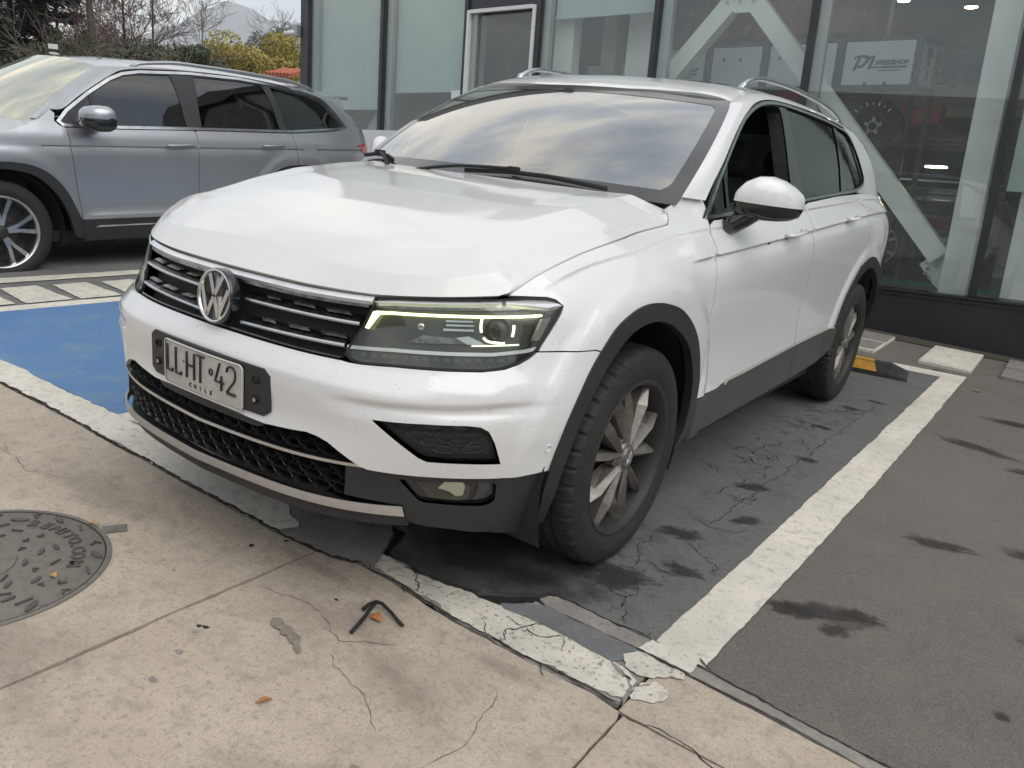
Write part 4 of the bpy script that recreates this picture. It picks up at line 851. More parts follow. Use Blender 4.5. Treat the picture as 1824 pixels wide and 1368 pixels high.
# ---------------------------------------------------------------- white crossover
car=thing('parked_crossover','white crossover parked nose out with headlights lit and plate LL HT 42','car')
car_pos=None
BK=dict(
 hl=[(0.3606,.860),(0.3963,.8674),(0.5079,.8773),(0.6145,.8867),(0.661,.8932),(0.7005,.892),(0.7165,.8865),(0.7282,.8717),(0.7219,.8569),(0.7014,.82),(0.678,.7757),(0.6702,.7619),(0.656,.7443),(0.635,.7284),(0.6096,.7164),(0.5707,.709),(0.5129,.7064),(0.4146,.7042),(0.3548,.6989),(0.3309,.7026),(0.3178,.7141),(0.3196,.7282),(0.3294,.7536),(0.3404,.7875),(0.3514,.8296)],
 arch_out=[(.7194,.4203),(.722,.4783),(.7310,.5507),(.7500,.6228),(.7752,.6899),(.8063,.7489),(.842,.8020),(.8838,.8347),(.9306,.8543),(.9825,.8582),(1.059,.8463),(1.1429,.8228),(1.2365,.7728),(1.3132,.7125),(1.3716,.6463),(1.4100,.5850),(1.4357,.5299),(1.4506,.4625)],
 arch_in=[(.7480,.2395),(.7445,.3000),(.7436,.3682),(.7440,.426),(.748,.4905),(.7576,.5533),(.7744,.616),(.7972,.6706),(.8287,.7245),(.8632,.7681),(.8958,.7939),(.9415,.810),(.9958,.8106),(1.0724,.7915),(1.1719,.749),(1.2525,.6974),(1.3084,.6415),(1.3589,.5706),(1.3913,.4862),(1.4027,.40),(1.395,.35),(1.3712,.2984)],
 door_front=[(1.522,1.071),(1.4925,1.0196),(1.472,.9747),(1.4492,.8951),(1.4417,.7971),(1.4455,.6586),(1.4541,.5742),(1.4674,.4612),(1.4988,.3486)],
 door_b=[(2.563,1.152),(2.562,1.0735),(2.575,.9312),(2.588,.8578),(2.6008,.6957),(2.6183,.6118),(2.6577,.5116),(2.6787,.4333),(2.6979,.3519)],
 hoodcut=[(.6229,.8935),(.6853,.937),(.7653,.9721),(.8756,1.0068),(1.02,1.0366),(1.2051,1.0594),(1.272,1.068),(1.2971,1.0791),(1.318,1.092),(1.335,1.119)])
def bodyS(u,z):
    p=body(np.abs(u),z); return p*np.stack([np.where(np.asarray(u)<0,-1.,1.)+0*p[...,0],1+0*p[...,0],1+0*p[...,0]],-1)
def body_in(d): return lambda u,z: bodyS(u,z)-normal(bodyS,u,z)*d
# hood as a surface tied to the fender edge and to the edge over grille and lamps
_u=np.linspace(0,.6229,40); _z=np.interp(_u,[0,.2,.3606,.5079,.6145,.6229],[.862,.862,.8650,.8775,.8885,.8935]); _e=body(_u,_z)
_fx,_fy,_fz=_e[:,0],_e[:,1],_e[:,2]
_hc=spl(BK['hoodcut'],8); _h3=body(_hc[:,0],_hc[:,1])
_Rt=[0,.02,.05,.10,.16,.24,.39,.59,.84,1.09,1.35]; _Rv=[0,.034,.062,.092,.122,.149,.190,.234,.268,.291,.312]
_tt=np.linspace(0,1.35,400); _rr=np.interp(_tt,_Rt,_Rv); _kk=np.ones(11)/11; _rp=np.concatenate([2*_rr[0]-_rr[5:0:-1],_rr,2*_rr[-1]-_rr[-2:-7:-1]]); _rr=np.convolve(_rp,_kk,'valid'); _rr-=_rr[0]
_ys=np.linspace(-.62,.60,250); _m=_h3[:,1]<.285; _xe=np.interp(_ys,_h3[_m,1],_h3[_m,0]); _ze=np.where(_ys<.27,np.interp(_ys,_h3[_m,1],_h3[_m,2]),np.interp(.27,_h3[_m,1],_h3[_m,2])+(_ys-.27)*.28)
def _sm(a,k=9):
    q=np.concatenate([2*a[0]-a[k:0:-1],a,2*a[-1]-a[-2:-k-2:-1]]); return np.convolve(q,np.ones(2*k+1)/(2*k+1),'valid')
def hcrease(y): return np.interp(y,[-.75,-.45,-.29,-.08,.15,.4],[.570,.565,.597,.628,.628,.606])
def hood(x,y):
    x=np.asarray(x,float); y=np.asarray(y,float); ax=np.abs(x)
    yf=np.interp(ax,_fx,_fy); zf=np.interp(ax,_fx,_fz); t=np.maximum(y-yf,-.02)
    R=np.interp(t,_tt,_rr); tc=np.interp(ax,[0,.25,.42,.6],[.082,.062,.046,.040]); hc=np.interp(ax,[0,.25,.42,.6],[.076,.064,.054,.050]); B=np.interp(tc,_tt,_rr)
    R=np.where(t<tc,hc*t/tc,R+(hc-B)*np.exp(-((np.maximum(t-tc,0))/.07)**1.3))
    xe=np.interp(y,_ys,_xe); ze=np.interp(y,_ys,_ze)
    te=np.maximum(y-np.interp(xe,_fx,_fy),0); Re=np.interp(te,_tt,_rr); zfe=np.interp(xe,_fx,_fz)
    drop=(zfe+Re-ze)
    xc=hcrease(y); q=np.maximum(ax-xc,0)/np.maximum(xe-xc,.05)
    k=drop*(.13*np.minimum(ax/xc,1)**2+.87*np.minimum(q,1.6)**1.05)*sstep(te,-.02,.06)
    z=zf+R-k
    # small flats: shallow dish of the centre
    return np.stack([x+0*y,y+0*x,z],-1)
hp=[(x,y) for x,y in zip(_fx,_fy-0.0)]
hr=[(p[0],p[1]) for p in _h3[1:]]
rear=[(.758*a,.215+.155*a*a+.002) for a in (.985,.8,.6,.4,.2,0)]
half=hp+hr+rear
hoodpoly=[p for p in half]+[(-x,y) for x,y in half[::-1] if x>1e-4]
xcl=[(float(hcrease(y)),y) for y in np.linspace(-.68,.30,36)]; lipl=[(x,float(np.interp(abs(x),_fx,_fy)+np.interp(abs(x),[0,.25,.42,.6],[.082,.062,.046,.040]))) for x in np.linspace(-.70,.70,90)]
patch('hood',hood,hoodpoly,M['white_hood'],car,h=.022,lines=[xcl,[(-a,b) for a,b in xcl],lipl],gap=.0028,lip=.02)
# front wing
arch=BK['arch_out']
wing=[(.6229,.8935)]+[tuple(q) for q in spl(BK['hoodcut'],4)[1:]]+[(1.365,1.130),(1.40,1.143),(1.446,1.160),(1.492,1.176),(1.530,1.166),(1.545,1.120)]+[tuple(q) for q in spl(BK['door_front'][:8],3)]+[(1.4545,.462)]
ao=[tuple(q) for q in spl(arch,3)][::-1]
ao=[q for q in ao if q[1]<.90]
cut=[i for i,q in enumerate(ao) if q[0]<.806][0]
wing+=ao[1:cut]+[(.8048,.7476),(.7895,.7546),(.7167,.7575),(.6701,.7591)]+[(.678,.7757),(.7014,.82),(.7219,.8569),(.7282,.8717),(.7165,.8865),(.7005,.892),(.661,.8932)]
usamp=np.linspace(.70,1.52,40); crl=[(u,float(zcrease(u))) for u in usamp]
chl=[(u,float(zchar(u))) for u in np.linspace(1.25,1.44,8)]
patch('front_wing',body,wing,M['white_paint'],car,h=.02,lines=[crl,chl],mirror=True,gap=.0018)
sh_=[(.70,.87)]+[(q[0],q[1]-.004) for q in spl(BK['hoodcut'],3)[3:]]+[(1.50,1.06)]+[(u,float(np.interp(u,[1.50,1.70,2.00,2.65,3.15,3.55,3.8,4.3],[1.072,1.089,1.112,1.153,1.186,1.204,1.208,1.21]))) for u in np.linspace(1.55,4.2,30)]+[(4.3,1.15),(4.3,.55),(4.27,.52)]+[(3.787+a,b) for a,b in ((.44,.63),(.37,.715),(.27,.79),(.16,.842),(.05,.870),(-.06,.872),(-.18,.848),(-.28,.80),(-.36,.735),(-.42,.66),(-.455,.585),(-.48,.50))]+[(2.6,.47),(1.75,.45),(1.46,.45)]+[tuple(q) for q in spl(arch,2)[::-1]]+[(.70,.45),(.66,.52),(.655,.74)]
patch('inner_shell',body_in(.016),sh_,M['black_matte'],car,h=.05,gap=0,lip=0,mirror=True)
# front bumper skin
def bn(z): return z
lowc=[(0,.492),(.10,.490),(.1751,.487),(.24,.495),(.27,.500),(.2921,.4965),(.312,.488),(.3309,.4723),(.3715,.4383),(.386,.4322),(.4292,.4287),(.5285,.4217),(.6175,.4146),(.6721,.4196),(.7170,.4215)]
ai=[q for q in [tuple(q) for q in spl(arch,3)] if q[0]<.806 and q[1]>.422]
topc=[(.8048,.7476),(.7895,.7546),(.7167,.7575),(.6701,.7591)]+[(.656,.7443),(.635,.7284),(.6096,.7164),(.5707,.709),(.5129,.7064),(.4146,.7042),(.3548,.6989),(.3309,.6985),(.316,.7000),(.24,.6985),(.114,.697),(0,.696)]
hb=lowc+ai+topc
bump=hb+[(-u,z) for u,z in hb[::-1] if u>1e-6]
fog=[(0.3933,.5726),(.4804,.5776),(.545,.5775),(.5680,.5730),(.5822,.5607),(.5952,.5278),(.6147,.4635),(.5534,.4694),(.4854,.4744),(.4707,.4847),(.4273,.5336)]
fogL=[(-u,z) for u,z in fog[::-1]]
grv=[(u,float(np.interp(u,[0,.4,.6,.8],[.625,.622,.632,.640]))) for u in np.linspace(.30,.80,30)]
patch('front_bumper',bodyS,bump,M['white_paint'],car,h=.02,holes=[fog,fogL],lines=[grv,[(-a,b) for a,b in grv]],gap=.0018,us=1.35)
# recessed black ducts
fin=body_in(.022)
for s_ in (1,-1):
    pg=[(s_*u,z) for u,z in fog]
    patch('air_duct',fin,pg,M['dark_plastic'],car,h=.02,gap=0,lip=0)
for s_ in (1,-1):
    m_=MB(); fp=np.array(fog); j_=0; z=.478
    while z<.575:
        u=.395+(.024 if j_%2 else 0)
        while u<.615:
            c6=np.array([(u+a*.046,z+b*.024) for a,b in ((-.5,-.02),(-.30,-.46),(.30,-.46),(.5,-.02),(.30,.42),(-.30,.42))])
            if inside(c6,fp).all():
                ring=lambda k,ins: body_in(ins)(s_*(u+(c6[:,0]-u)*k),z+(c6[:,1]-z)*k); V=np.concatenate([ring(1.0,.018),ring(.90,.0165),ring(.78,.020)]); m_.add(V,[(r_*6+k,r_*6+(k+1)%6,(r_+1)*6+(k+1)%6,(r_+1)*6+k) for r_ in range(2) for k in range(6)])
            u+=.048
        z+=.0215; j_+=1
    m_.go('duct_honeycomb',M['dark_plastic'],car)
# body-coloured parking sensor
p0=body(.7005,.4965); nn=normal(body,np.array([.7005]),np.array([.4965]))[0]
def disc(name,c_,n_,r_,th,mat,parent,mirror=False,inner=None):
    n_=Vector(n_); q=n_.to_track_quat('Z','Y').to_matrix(); m_=MB(); prof=[(-th,r_),(th*.6,r_),(th,r_*.85)]+([(th,inner),(th*.2,inner*.97),(th*.2,.0003)] if inner else [(th,.0003)])
    m_.lathe(prof,24,'z'); V=np.array(m_.v)@np.array(q).T+np.array(c_); return mk(name,V,m_.f,mat,parent,smooth=True,mirror=mirror)
disc('parking_sensor',p0,nn,.0125,.0015,M['white_paint'],car,True,.009)
# dark lower bumper: all the plastic below the white skin
dk=body_in(.006)
lowp=[(.386,.4310),(.4292,.4275),(.5285,.4205),(.6175,.4134),(.6721,.4184),(.7140,.4180),(.7290,.405),(.7340,.345),(.7370,.28),(.7330,.235),(.7045,.2087),(.66,.222),(.60,.236),(.5417,.2606),(.50,.272),(.46,.288),(.452,.318),(.448,.337),(.40,.345),(.345,.353),(.345,.437)]
fogf=[(.440,.411),(.5931,.402),(.6150,.397),(.6200,.389),(.6221,.345),(.6150,.332),(.60,.328),(.4900,.347),(.478,.353)]
for s_ in (1,-1):
    q=[(s_*u,z) for u,z in lowp]; patch('lower_cladding',dk,q,M['dark_plastic'],car,h=.025,gap=.001,holes=[[(s_*u,z) for u,z in fogf]])
    patch('fog_recess',body_in(.022),[(s_*u,z) for u,z in fogf],M['black_gloss'],car,h=.02,gap=0,lip=0)
# fog lamps
for s_ in (1,-1):
    fl=patch('fog_lamp',body_in(.010),[(s_*u,z) for u,z in [(.470,.405),(.562,.402),(.574,.388),(.572,.352),(.560,.347),(.500,.358)]],M['lens'],car,h=.02,gap=0,lip=.01)
    patch('reflector',body_in(.018),[(s_*u,z) for u,z in [(.524,.400),(.558,.398),(.565,.385),(.563,.358),(.550,.356),(.535,.372),(.512,.382)]],M['reflector'],fl,h=.008,gap=0,lip=.006)
    patch('reflector_panel',body_in(.0175),[(s_*u,z) for u,z in [(.475,.402),(.520,.400),(.508,.380),(.530,.370),(.545,.352),(.505,.360)]],M['dark_plastic'],fl,h=.02,gap=0,lip=0)
# lower intake: black backing, honeycomb, chrome bar, silver blade
patch('intake_backing',body_in(.055),[(-.40,.34),(.40,.34),(.40,.505),(-.40,.505)],M['black_matte'],car,h=.04,gap=0,lip=0)
def hexes(z0,z1,umax,dz,duc,inn,outn,name):
    m_=MB(); j=0; z=z0+dz/2
    while z<z1:
        u=-umax+(duc/2 if j%2 else 0)
        while u<=umax:
            zc_=z; cy=[(-.5,-.02),(-.30,-.46),(.30,-.46),(.5,-.02),(.30,.42),(-.30,.42)]
            k0=1.0; k1=.86
            def ring(k,ins): 
                a=np.array([u+c_[0]*duc*k for c_ in cy]); b=np.array([zc_+c_[1]*dz*k for c_ in cy]); return body_in(ins)(a,b)
            A=ring(1.02,outn+.004); B=ring(.93,outn); C_=ring(.80,outn+.012); D=ring(.72,inn)
            V=np.concatenate([A,B,C_,D]); F=[(r_*6+k,r_*6+(k+1)%6,(r_+1)*6+(k+1)%6,(r_+1)*6+k) for r_ in range(3) for k in range(6)]
            if abs(u)<umax-.005: m_.add(V,F)
            u+=duc
        z+=dz*.84; j+=1
    return m_.go(name,M['black_gloss2'],car)
hexes(.350,.440,.345,.030,.038,.052,.014,'lower_honeycomb')
hexes(.446,.488,.372,.026,.038,.052,.014,'upper_honeycomb')
cb=[(u,.434+.006*(u/.38)**2) for u in np.linspace(-.383,.383,60)]
patch('chrome_bar',body_in(.004),band(cb,.0085),M['satin_chrome'],car,h=.02,gap=0,lip=.02,hb=.012)
m_=[(u,.343-.006*abs(u/.45)**2) for u in np.linspace(-.4478,.4478,70)]; n_=[(u,.321-.010*abs(u/.45)**3) for u in np.linspace(-.4529,.4529,70)]
patch('silver_blade',body_in(-.006),n_+m_[::-1],M['silver_trim'],car,h=.02,gap=0,lip=.006,hb=.015)
m1=[(u,.316-.009*abs(u/.45)**3) for u in np.linspace(-.462,.462,60)]; m2=[(u,.272) for u in np.linspace(-.462,.462,60)]
patch('under_lip',body_in(.012),m2+m1[::-1],M['dark_plastic'],car,h=.03,gap=0,lip=.03)
ep=[(u,.345+.0) for u in np.linspace(.34,.40,4)]
# grille ------------------------------------------------------------
gr=[(0,.860),(.18,.860),(.3566,.8635),(.3475,.829),(.3364,.787),(.3254,.7536),(.3150,.728),(.3130,.712),(.3120,.7025),(.24,.7005),(.114,.699),(0,.698)]
gp=gr+[(-u,z) for u,z in gr[::-1] if u>1e-6]
grl=patch('grille',body_in(.040),gp,M['black_matte'],car,h=.04,gap=-.004,lip=-.03)
def strip(name,u0,z0,u1,z1,h0,h1,ins,mat,parent,n=26,lip=.012,curve=0,mirror=False):
    us_=np.linspace(u0,u1,n); t=(us_-u0)/(u1-u0); zc_=z0+(z1-z0)*t+curve*t*(1-t); hh=h0+(h1-h0)*t
    a=list(zip(us_,zc_-hh/2)); b=list(zip(us_,zc_+hh/2)); return patch(name,body_in(ins),a+b[::-1],mat,parent,h=.02,gap=0,lip=lip,mirror=mirror,hb=.012)
def symstrip(name,pts,hh,ins,mat,parent,lip=.012,tilt=0):
    pts=np.array([(-u,z) for u,z in pts[::-1] if u>1e-6]+list(pts)); us_=np.linspace(pts[0,0],pts[-1,0],60); zc_=np.interp(us_,pts[:,0],pts[:,1])
    a=list(zip(us_,zc_-hh/2)); b=list(zip(us_,zc_+hh/2)); zz_=float(zc_.mean()); f_=(lambda u,z: bodyS(u,z)-normal(bodyS,u,z)*(ins+tilt*(z-np.interp(np.abs(u),pts[pts[:,0]>=0][:,0],pts[pts[:,0]>=0][:,1])))[...,None]) if tilt else body_in(ins)
    return patch(name,f_,a+b[::-1],mat,parent,h=.02,gap=0,lip=lip,hb=.012)
symstrip('top_chrome_strip',[(0,.8500),(.2,.8505),(.355,.8565)],.0125,.002,M['brow'],grl,tilt=.9)
symstrip('lower_chrome_strip',[(0,.8330),(.2,.8345),(.3475,.8410)],.0120,.006,M['dark_chrome'],grl)
symstrip('grille_sill',[(0,.7035),(.2,.7040),(.312,.7055)],.004,.004,M['black_gloss'],grl,.03)
for (zb0,zb1,ue) in ((.7865,.7915,.3355),(.7245,.7345,.3150)):
    for s_ in (1,-1):
        us_=np.linspace(.062,ue,30); t=(us_-.062)/(ue-.062); zz=zb0+(zb1-zb0)*t
        # section of the blade: lower lip, nose, sloping top
        sec_=[(.028,-.003),(.004,-.004),(.0,.0),(.001,.0045),(.030,.024)]
        G=np.stack([body_in(a)(s_*us_,zz+b) for a,b in sec_[1:4]],0); m_=MB(); m_.grid(G,flip=s_<0)
        G2=np.stack([body_in(a)(s_*us_,zz+b) for a,b in sec_[:2]],0); m_.grid(G2,flip=s_<0)
        o=m_.go('grille_bar',M['satin_chrome'],grl,shade=50)
        G=np.stack([body_in(a)(s_*us_,zz+b) for a,b in sec_[3:]],0); m_=MB(); m_.grid(G,flip=s_<0); m_.go('bar_top',M['dark_chrome'],grl)
        for uu in ((.115,.150),(.185,.235),(.262,.315)):
            if uu[1]>ue: continue
            q=[body_in(a)(s_*u_,np.interp(u_,us_,zz)+b) for (u_,a,b) in ((uu[0],.012,.0175),(uu[1],.012,.0175),(uu[1]-.012,.020,.0265),(uu[0]-.012,.020,.0265))]
            q2=[x_+np.array([0,-.002,.002]) for x_ in q]; m_=MB(); m_.add(q+q2,[(4,5,6,7) if s_>0 else (7,6,5,4),(0,1,5,4),(1,2,6,5),(2,3,7,6),(3,0,4,7)]); m_.go('bar_tab',M['dark_chrome'],grl)
# emblem
nE=Vector((0,-1,.13)).normalized(); cE=Vector((0,-.864,.781)); RE=frame4(cE,(1,0,0),nE.cross(Vector((1,0,0))),nE)
em=MB(); em.lathe([(-.02,.077),(.004,.077),(.009,.0755),(.011,.072),(.0095,.068),(.003,.0665),(.003,.0001)],56,'z'); 
V=np.array([tuple(RE@Vector(v)) for v in em.v]); eb=mk('emblem',V,em.f,M['black_gloss'],grl,smooth=True)
def onE(name,polys,z0,z1,mat):
    m_=MB()
    for p in polys: m_.prism(p,z0,z1,RE)
    return m_.go(name,mat,grl)
rg=MB(); rg.lathe([(.001,.0768),(.008,.0755),(.0118,.072),(.0105,.0675),(.003,.0660)],56,'z'); V=np.array([tuple(RE@Vector(v)) for v in rg.v]); mk('emblem_ring',V,rg.f,M['chrome'],grl,smooth=True)
def bar2(a,b,wd): a=np.array(a);b=np.array(b);t=(b-a)/np.linalg.norm(b-a);n=np.array([-t[1],t[0]])*wd/2; return [a+n,a-n,b-n,b+n]
R_=.0685; wv=.0138
def onc(x): return (x,math.sqrt(max(R_*R_-x*x,0)))
vv=[bar2((-.029,.0575),(-.0015,.004),wv),bar2((.029,.0575),(.0015,.004),wv)]
ww=[bar2((-.0585,.0240),(-.0250,-.0570),wv),bar2((.0585,.0240),(.0250,-.0570),wv),bar2((-.0255,-.0570),(-.002,-.004),wv),bar2((.0255,-.0570),(.002,-.004),wv)]
onE('emblem_letters',vv+ww,.003,.0085,M['chrome'])
# headlights -----------------------------------------------------------
hl=BK['hl']; bk=body_in(.030)
spu=[(.3201,.7378),(.4096,.7467),(.512,.7507),(.5912,.7553),(.6514,.7654),(.6704,.7718)]
for s_ in (1,-1):
    f=lambda L_: [(s_*u,z) for u,z in L_]
    H=patch('headlight',bk,f(hl),M['lamp_dark'],car,h=.025,gap=.001,lip=-.026)
    patch('seal',body_in(.002),f(hl),M['black_matte'],H,h=.03,gap=.0005,lip=.02,holes=[f(shrink(np.array(hl),.0055))])
    # chrome brow
    top=[(.3600,.8590),(.3963,.8662),(.5079,.8755),(.6145,.8848),(.661,.8905),(.7000,.8900),(.7150,.8850),(.7262,.8717),(.7258,.8690),(.6941,.8610),(.6564,.8640),(.609,.8590),(.5089,.8490),(.3991,.8405),(.3553,.8375)]
    mid=[(.3585,.8500),(.3980,.8560),(.5085,.8650),(.6120,.8740),(.6600,.8800)]
    brow=[(.3600,.8585),(.3963,.8658),(.5079,.8751),(.6145,.8844)]+[(.6120,.8735),(.5085,.8645),(.3980,.8555),(.3585,.8495)]
    patch('chrome_brow',(lambda u,z: bodyS(u,z)-normal(bodyS,u,z)*(.004+1.0*(z-np.interp(np.abs(u),[.3585,.3980,.5085,.6120,.70],[.854,.860,.869,.879,.883])))[...,None]),f(brow),M['brow'],H,h=.02,gap=.0004,lip=.012)
    brow2=[(.3583,.8485),(.3980,.8545),(.5085,.8635),(.6120,.8725),(.6600,.878),(.700,.878),(.7150,.8735),(.6941,.8625),(.6564,.8650),(.609,.8600),(.5089,.8500),(.3991,.8415),(.3560,.8385)]
    patch('chrome_brow_lower',body_in(.009),f(brow2),M['dark_chrome'],H,h=.02,gap=.0004,lip=.012)
    tip=[(.6190,.8850),(.661,.8900),(.700,.8895),(.7145,.8845),(.7255,.8715),(.7100,.8700),(.6941,.8660),(.6600,.8720),(.6200,.8742)]
    patch('chrome_tip',(lambda u,z: bodyS(u,z)-normal(bodyS,u,z)*(.003+.7*(z-.880))[...,None]),f(tip),M['brow'],H,h=.015,gap=.0004,lip=.012)
    drl=[(.3410,.7850),(.3485,.8105),(.3550,.8270),(.3630,.8300),(.3900,.8330),(.50,.8395),(.6133,.8473),(.6844,.8535),(.6870,.8510),(.6854,.8480),(.6127,.8412),(.50,.8330),(.3895,.8262),(.3700,.8232),(.3630,.8120),(.3510,.7845)]
    patch('running_light',body_in(.009),f(drl),M['led'],H,h=.012,gap=0,lip=.010)
    mk2=[(.6634,.7861),(.6838,.8414),(.7034,.8479),(.6783,.787)]
    patch('side_marker',body_in(.010),f(mk2),M['silver_trim'],H,h=.012,gap=0,lip=.008)
    for k in range(13):
        t=(k+.5)/13; a=np.array(mk2[0])*(1-t)+np.array(mk2[1])*t; b=np.array(mk2[3])*(1-t)+np.array(mk2[2])*t; m_=MB(); Pq=body_in(.0085)(s_*np.linspace(a[0],b[0],3),np.linspace(a[1],b[1],3)); m_.tube(Pq,.0013,5); m_.go('marker_rib',M['reflector'],H)
    # projector module
    pc=bk(np.array([s_*.606]),np.array([.812]))[0]; dn=normal(bodyS,np.array([s_*.606]),np.array([.812]))[0]; dn=Vector((dn[0]*.55,dn[1],dn[2]*.3)).normalized(); q=dn.to_track_quat('Z','Y').to_matrix()
    m_=MB(); m_.lathe([(-.01,.036),(.012,.035),(.014,.031),(.011,.029),(.022,.020),(.026,.010),(.027,.0002)],32,'z'); V=np.array(m_.v)@np.array(q).T+pc; mk('projector',V,m_.f,M['lamp_dark'],H,smooth=True)
    m_=MB(); 
    for seg in (((-.042,.026),(-.043,.005),(-.040,-.010)),((-.034,-.022),(-.024,-.030),(0,-.032),(.022,-.031)),((.040,.018),(.041,.004),(.039,-.012))):
        m_=MB(); m_.tube(spl(np.array([(a,b,.012) for a,b in seg]),4),.0036,8); V=np.array(m_.v)@np.array(q).T+pc; mk('corner_light',V,m_.f,M['led_white'],H,smooth=True)
    lo=[(.588,.771),(.647,.776),(.648,.780),(.588,.775)]
    patch('lower_light_line',body_in(.012),f([(.555,.7680),(.640,.7745),(.641,.7785),(.556,.7715)]),M['led_white'],H,h=.01,gap=0,lip=.004)
    for (a,b,c_,d) in ((.500,.560,.800,.806),(.505,.560,.812,.817),(.505,.558,.822,.827)):
        patch('reflector_rib',body_in(.020),f([(a,c_),(b,c_+.004),(b,d+.003),(a,d)]),M['reflector'],H,h=.02,gap=0,lip=.003)
    patch('reflector_wing',body_in(.018),f([(.430,.765),(.520,.772),(.560,.775),(.545,.790),(.520,.785),(.46,.786)]),M['dark_chrome'],H,h=.02,gap=0,lip=.005)
    patch('reflector_wing',body_in(.016),f([(.525,.786),(.550,.792),(.585,.774),(.548,.772)]),M['reflector'],H,h=.02,gap=0,lip=.004)
    disc('small_lamp',bk(np.array([s_*.455]),np.array([.806]))[0]+np.array(dn)*.008,dn,.009,.004,M['reflector'],H)
    # chrome divider and dark indicator bar with small cells
    lowspl=[(u,z-.0085) for u,z in spu]
    patch('chrome_divider',body_in(.003),f(spu+lowspl[::-1]),M['brow'],H,h=.015,gap=0,lip=.012)
    ind=[(u,z-.0095) for u,z in spu]+[(.656,.7450),(.635,.7304),(.6096,.7184),(.5707,.711),(.5129,.7084),(.4146,.7062),(.3548,.7012),(.3309,.7046),(.3198,.7151)]
    patch('indicator_housing',body_in(.012),f(ind),M['black_gloss'],H,h=.02,gap=.001,lip=0)
    for k in range(15):
        u_=.345+.0195*k; zt=np.interp(u_,[a for a,b in spu],[b for a,b in spu])-.017
        patch('indicator_cell',body_in(.009),f([(u_,zt-.006),(u_+.015,zt-.006),(u_+.013,zt+.004),(u_+.003,zt+.004)]),M['frit'],H,h=.02,gap=0,lip=.003)
    patch('lens',body_in(.0015),f(hl),M['lens'],H,h=.025,gap=.006,lip=0,us=1.3)
# plate holder and plate ------------------------------------------------
yP=-.921
ph=MB()
def bent(x,z,y0): return (x,y0+.20*x*x,z)
def board(name,x0,x1,z0,z1,y0,th,mat,parent,rc=.012,curv=.20,smooth=False,parent2=None):
    m_=MB(); nx=24; pts=[]
    for i in range(nx+1):
        x_=x0+(x1-x0)*i/nx; e=min(x_-x0,x1-x_); k=rc-math.sqrt(max(rc*rc-(rc-min(e,rc))**2,0)); pts.append((x_,z0+k,z1-k))
    V=[];
    for (x_,a,b) in pts:
        for z_ in (a,a+(b-a)*.5,b): V.append((x_,y0+curv*x_*x_,z_))
        for z_ in (a,a+(b-a)*.5,b): V.append((x_,y0+curv*x_*x_+th,z_))
    F=[]
    for i in range(nx):
        b=i*6; c_=b+6
        F+=[(b,c_,c_+1,b+1),(b+1,c_+1,c_+2,b+2),(b+3,b+4,c_+4,c_+3),(b+4,b+5,c_+5,c_+4),(b+2,c_+2,c_+5,b+5),(b,b+3,c_+3,c_)]
    F+=[(0,1,4,3),(1,2,5,4),(nx*6,nx*6+3,nx*6+4,nx*6+1),(nx*6+1,nx*6+4,nx*6+5,nx*6+2)]
    return mk(name,V,F,mat,parent)
hd=board('plate_holder',-.270,.276,.508,.638,yP+.009,.035,M['dark_plastic'],car,.016)
board('holder_foot',-.235,.245,.470,.512,yP+.016,.03,M['dark_plastic'],hd,.008)
for sx in (-1,1):
    for zz in (.548,.602):
        x_=sx*.225; m_=MB(); m_.lathe([(-.004,.011),(.003,.011),(.004,.009),(.001,.008),(.001,.0001)],20,'y',(x_,yP+.009+.20*x_*x_-.001,zz)); m_.go('screw_hole',M['black_matte'],hd)
        if zz<.56: m_=MB(); m_.lathe([(-.005,.006),(-.003,.0001)],14,'y',(x_,yP+.009+.2*x_*x_-.0015,zz)); m_.lathe([(-.0045,.0062),(-.0045,.004)],14,'y',(x_,yP+.009+.2*x_*x_-.0015,zz)); m_.go('screw',M['silver_trim'],hd)
pl_=thing('license_plate','weathered white number plate LL HT 42 in a black holder','number plate')
pl_.parent=car
for k in ('label','category'): del pl_[k]
board('plate_blank',-.180,.180,.5005,.6305,yP+.004,.003,M['plate_white'],pl_,.012)
fr_=MB(); zc_=.5655
pth=[]
for (cx_,cz_,a0) in ((.167,.6175,0),(-.167,.6175,90),(-.167,.5135,180),(.167,.5135,270)):
    for k in range(5): a=math.radians(a0+k*22.5); pth.append((cx_+.0115*math.cos(a),yP+.0035+.2*cx_*cx_,cz_+.0115*math.sin(a)))
pth=dens(np.array(pth),.02); pth[:,1]=yP+.0030+.2*pth[:,0]**2
fr_.tube(np.concatenate([pth,pth[:2]]),.0026,6); fr_.go('plate_rim',M['plate_rim'],pl_,smooth=True)
pth2=pth.copy(); pth2[:,0]*=.985; pth2[:,2]=zc_+(pth2[:,2]-zc_)*.965; pth2[:,1]=yP+.0033+.2*pth2[:,0]**2
fr_=MB(); fr_.tube(np.concatenate([pth2,pth2[:2]]),.0011,5); fr_.go('plate_line',M['plate_black'],pl_)
def stroke(name,segs,x0,z0,sx,sz,wd,mat=M['plate_black']):
    m_=MB()
    for s in segs:
        q=np.array([(x0+a*sx,0,z0+b*sz) for a,b in s]); q=dens(q[:,[0,2]],.02,False) if len(s)>1 else q[:,[0,2]]; m_.tube([(a,yP+.0022+.2*a*a,b) for a,b in q],wd,6,ry=wd*.6)
    return m_.go(name,mat,pl_,smooth=True)
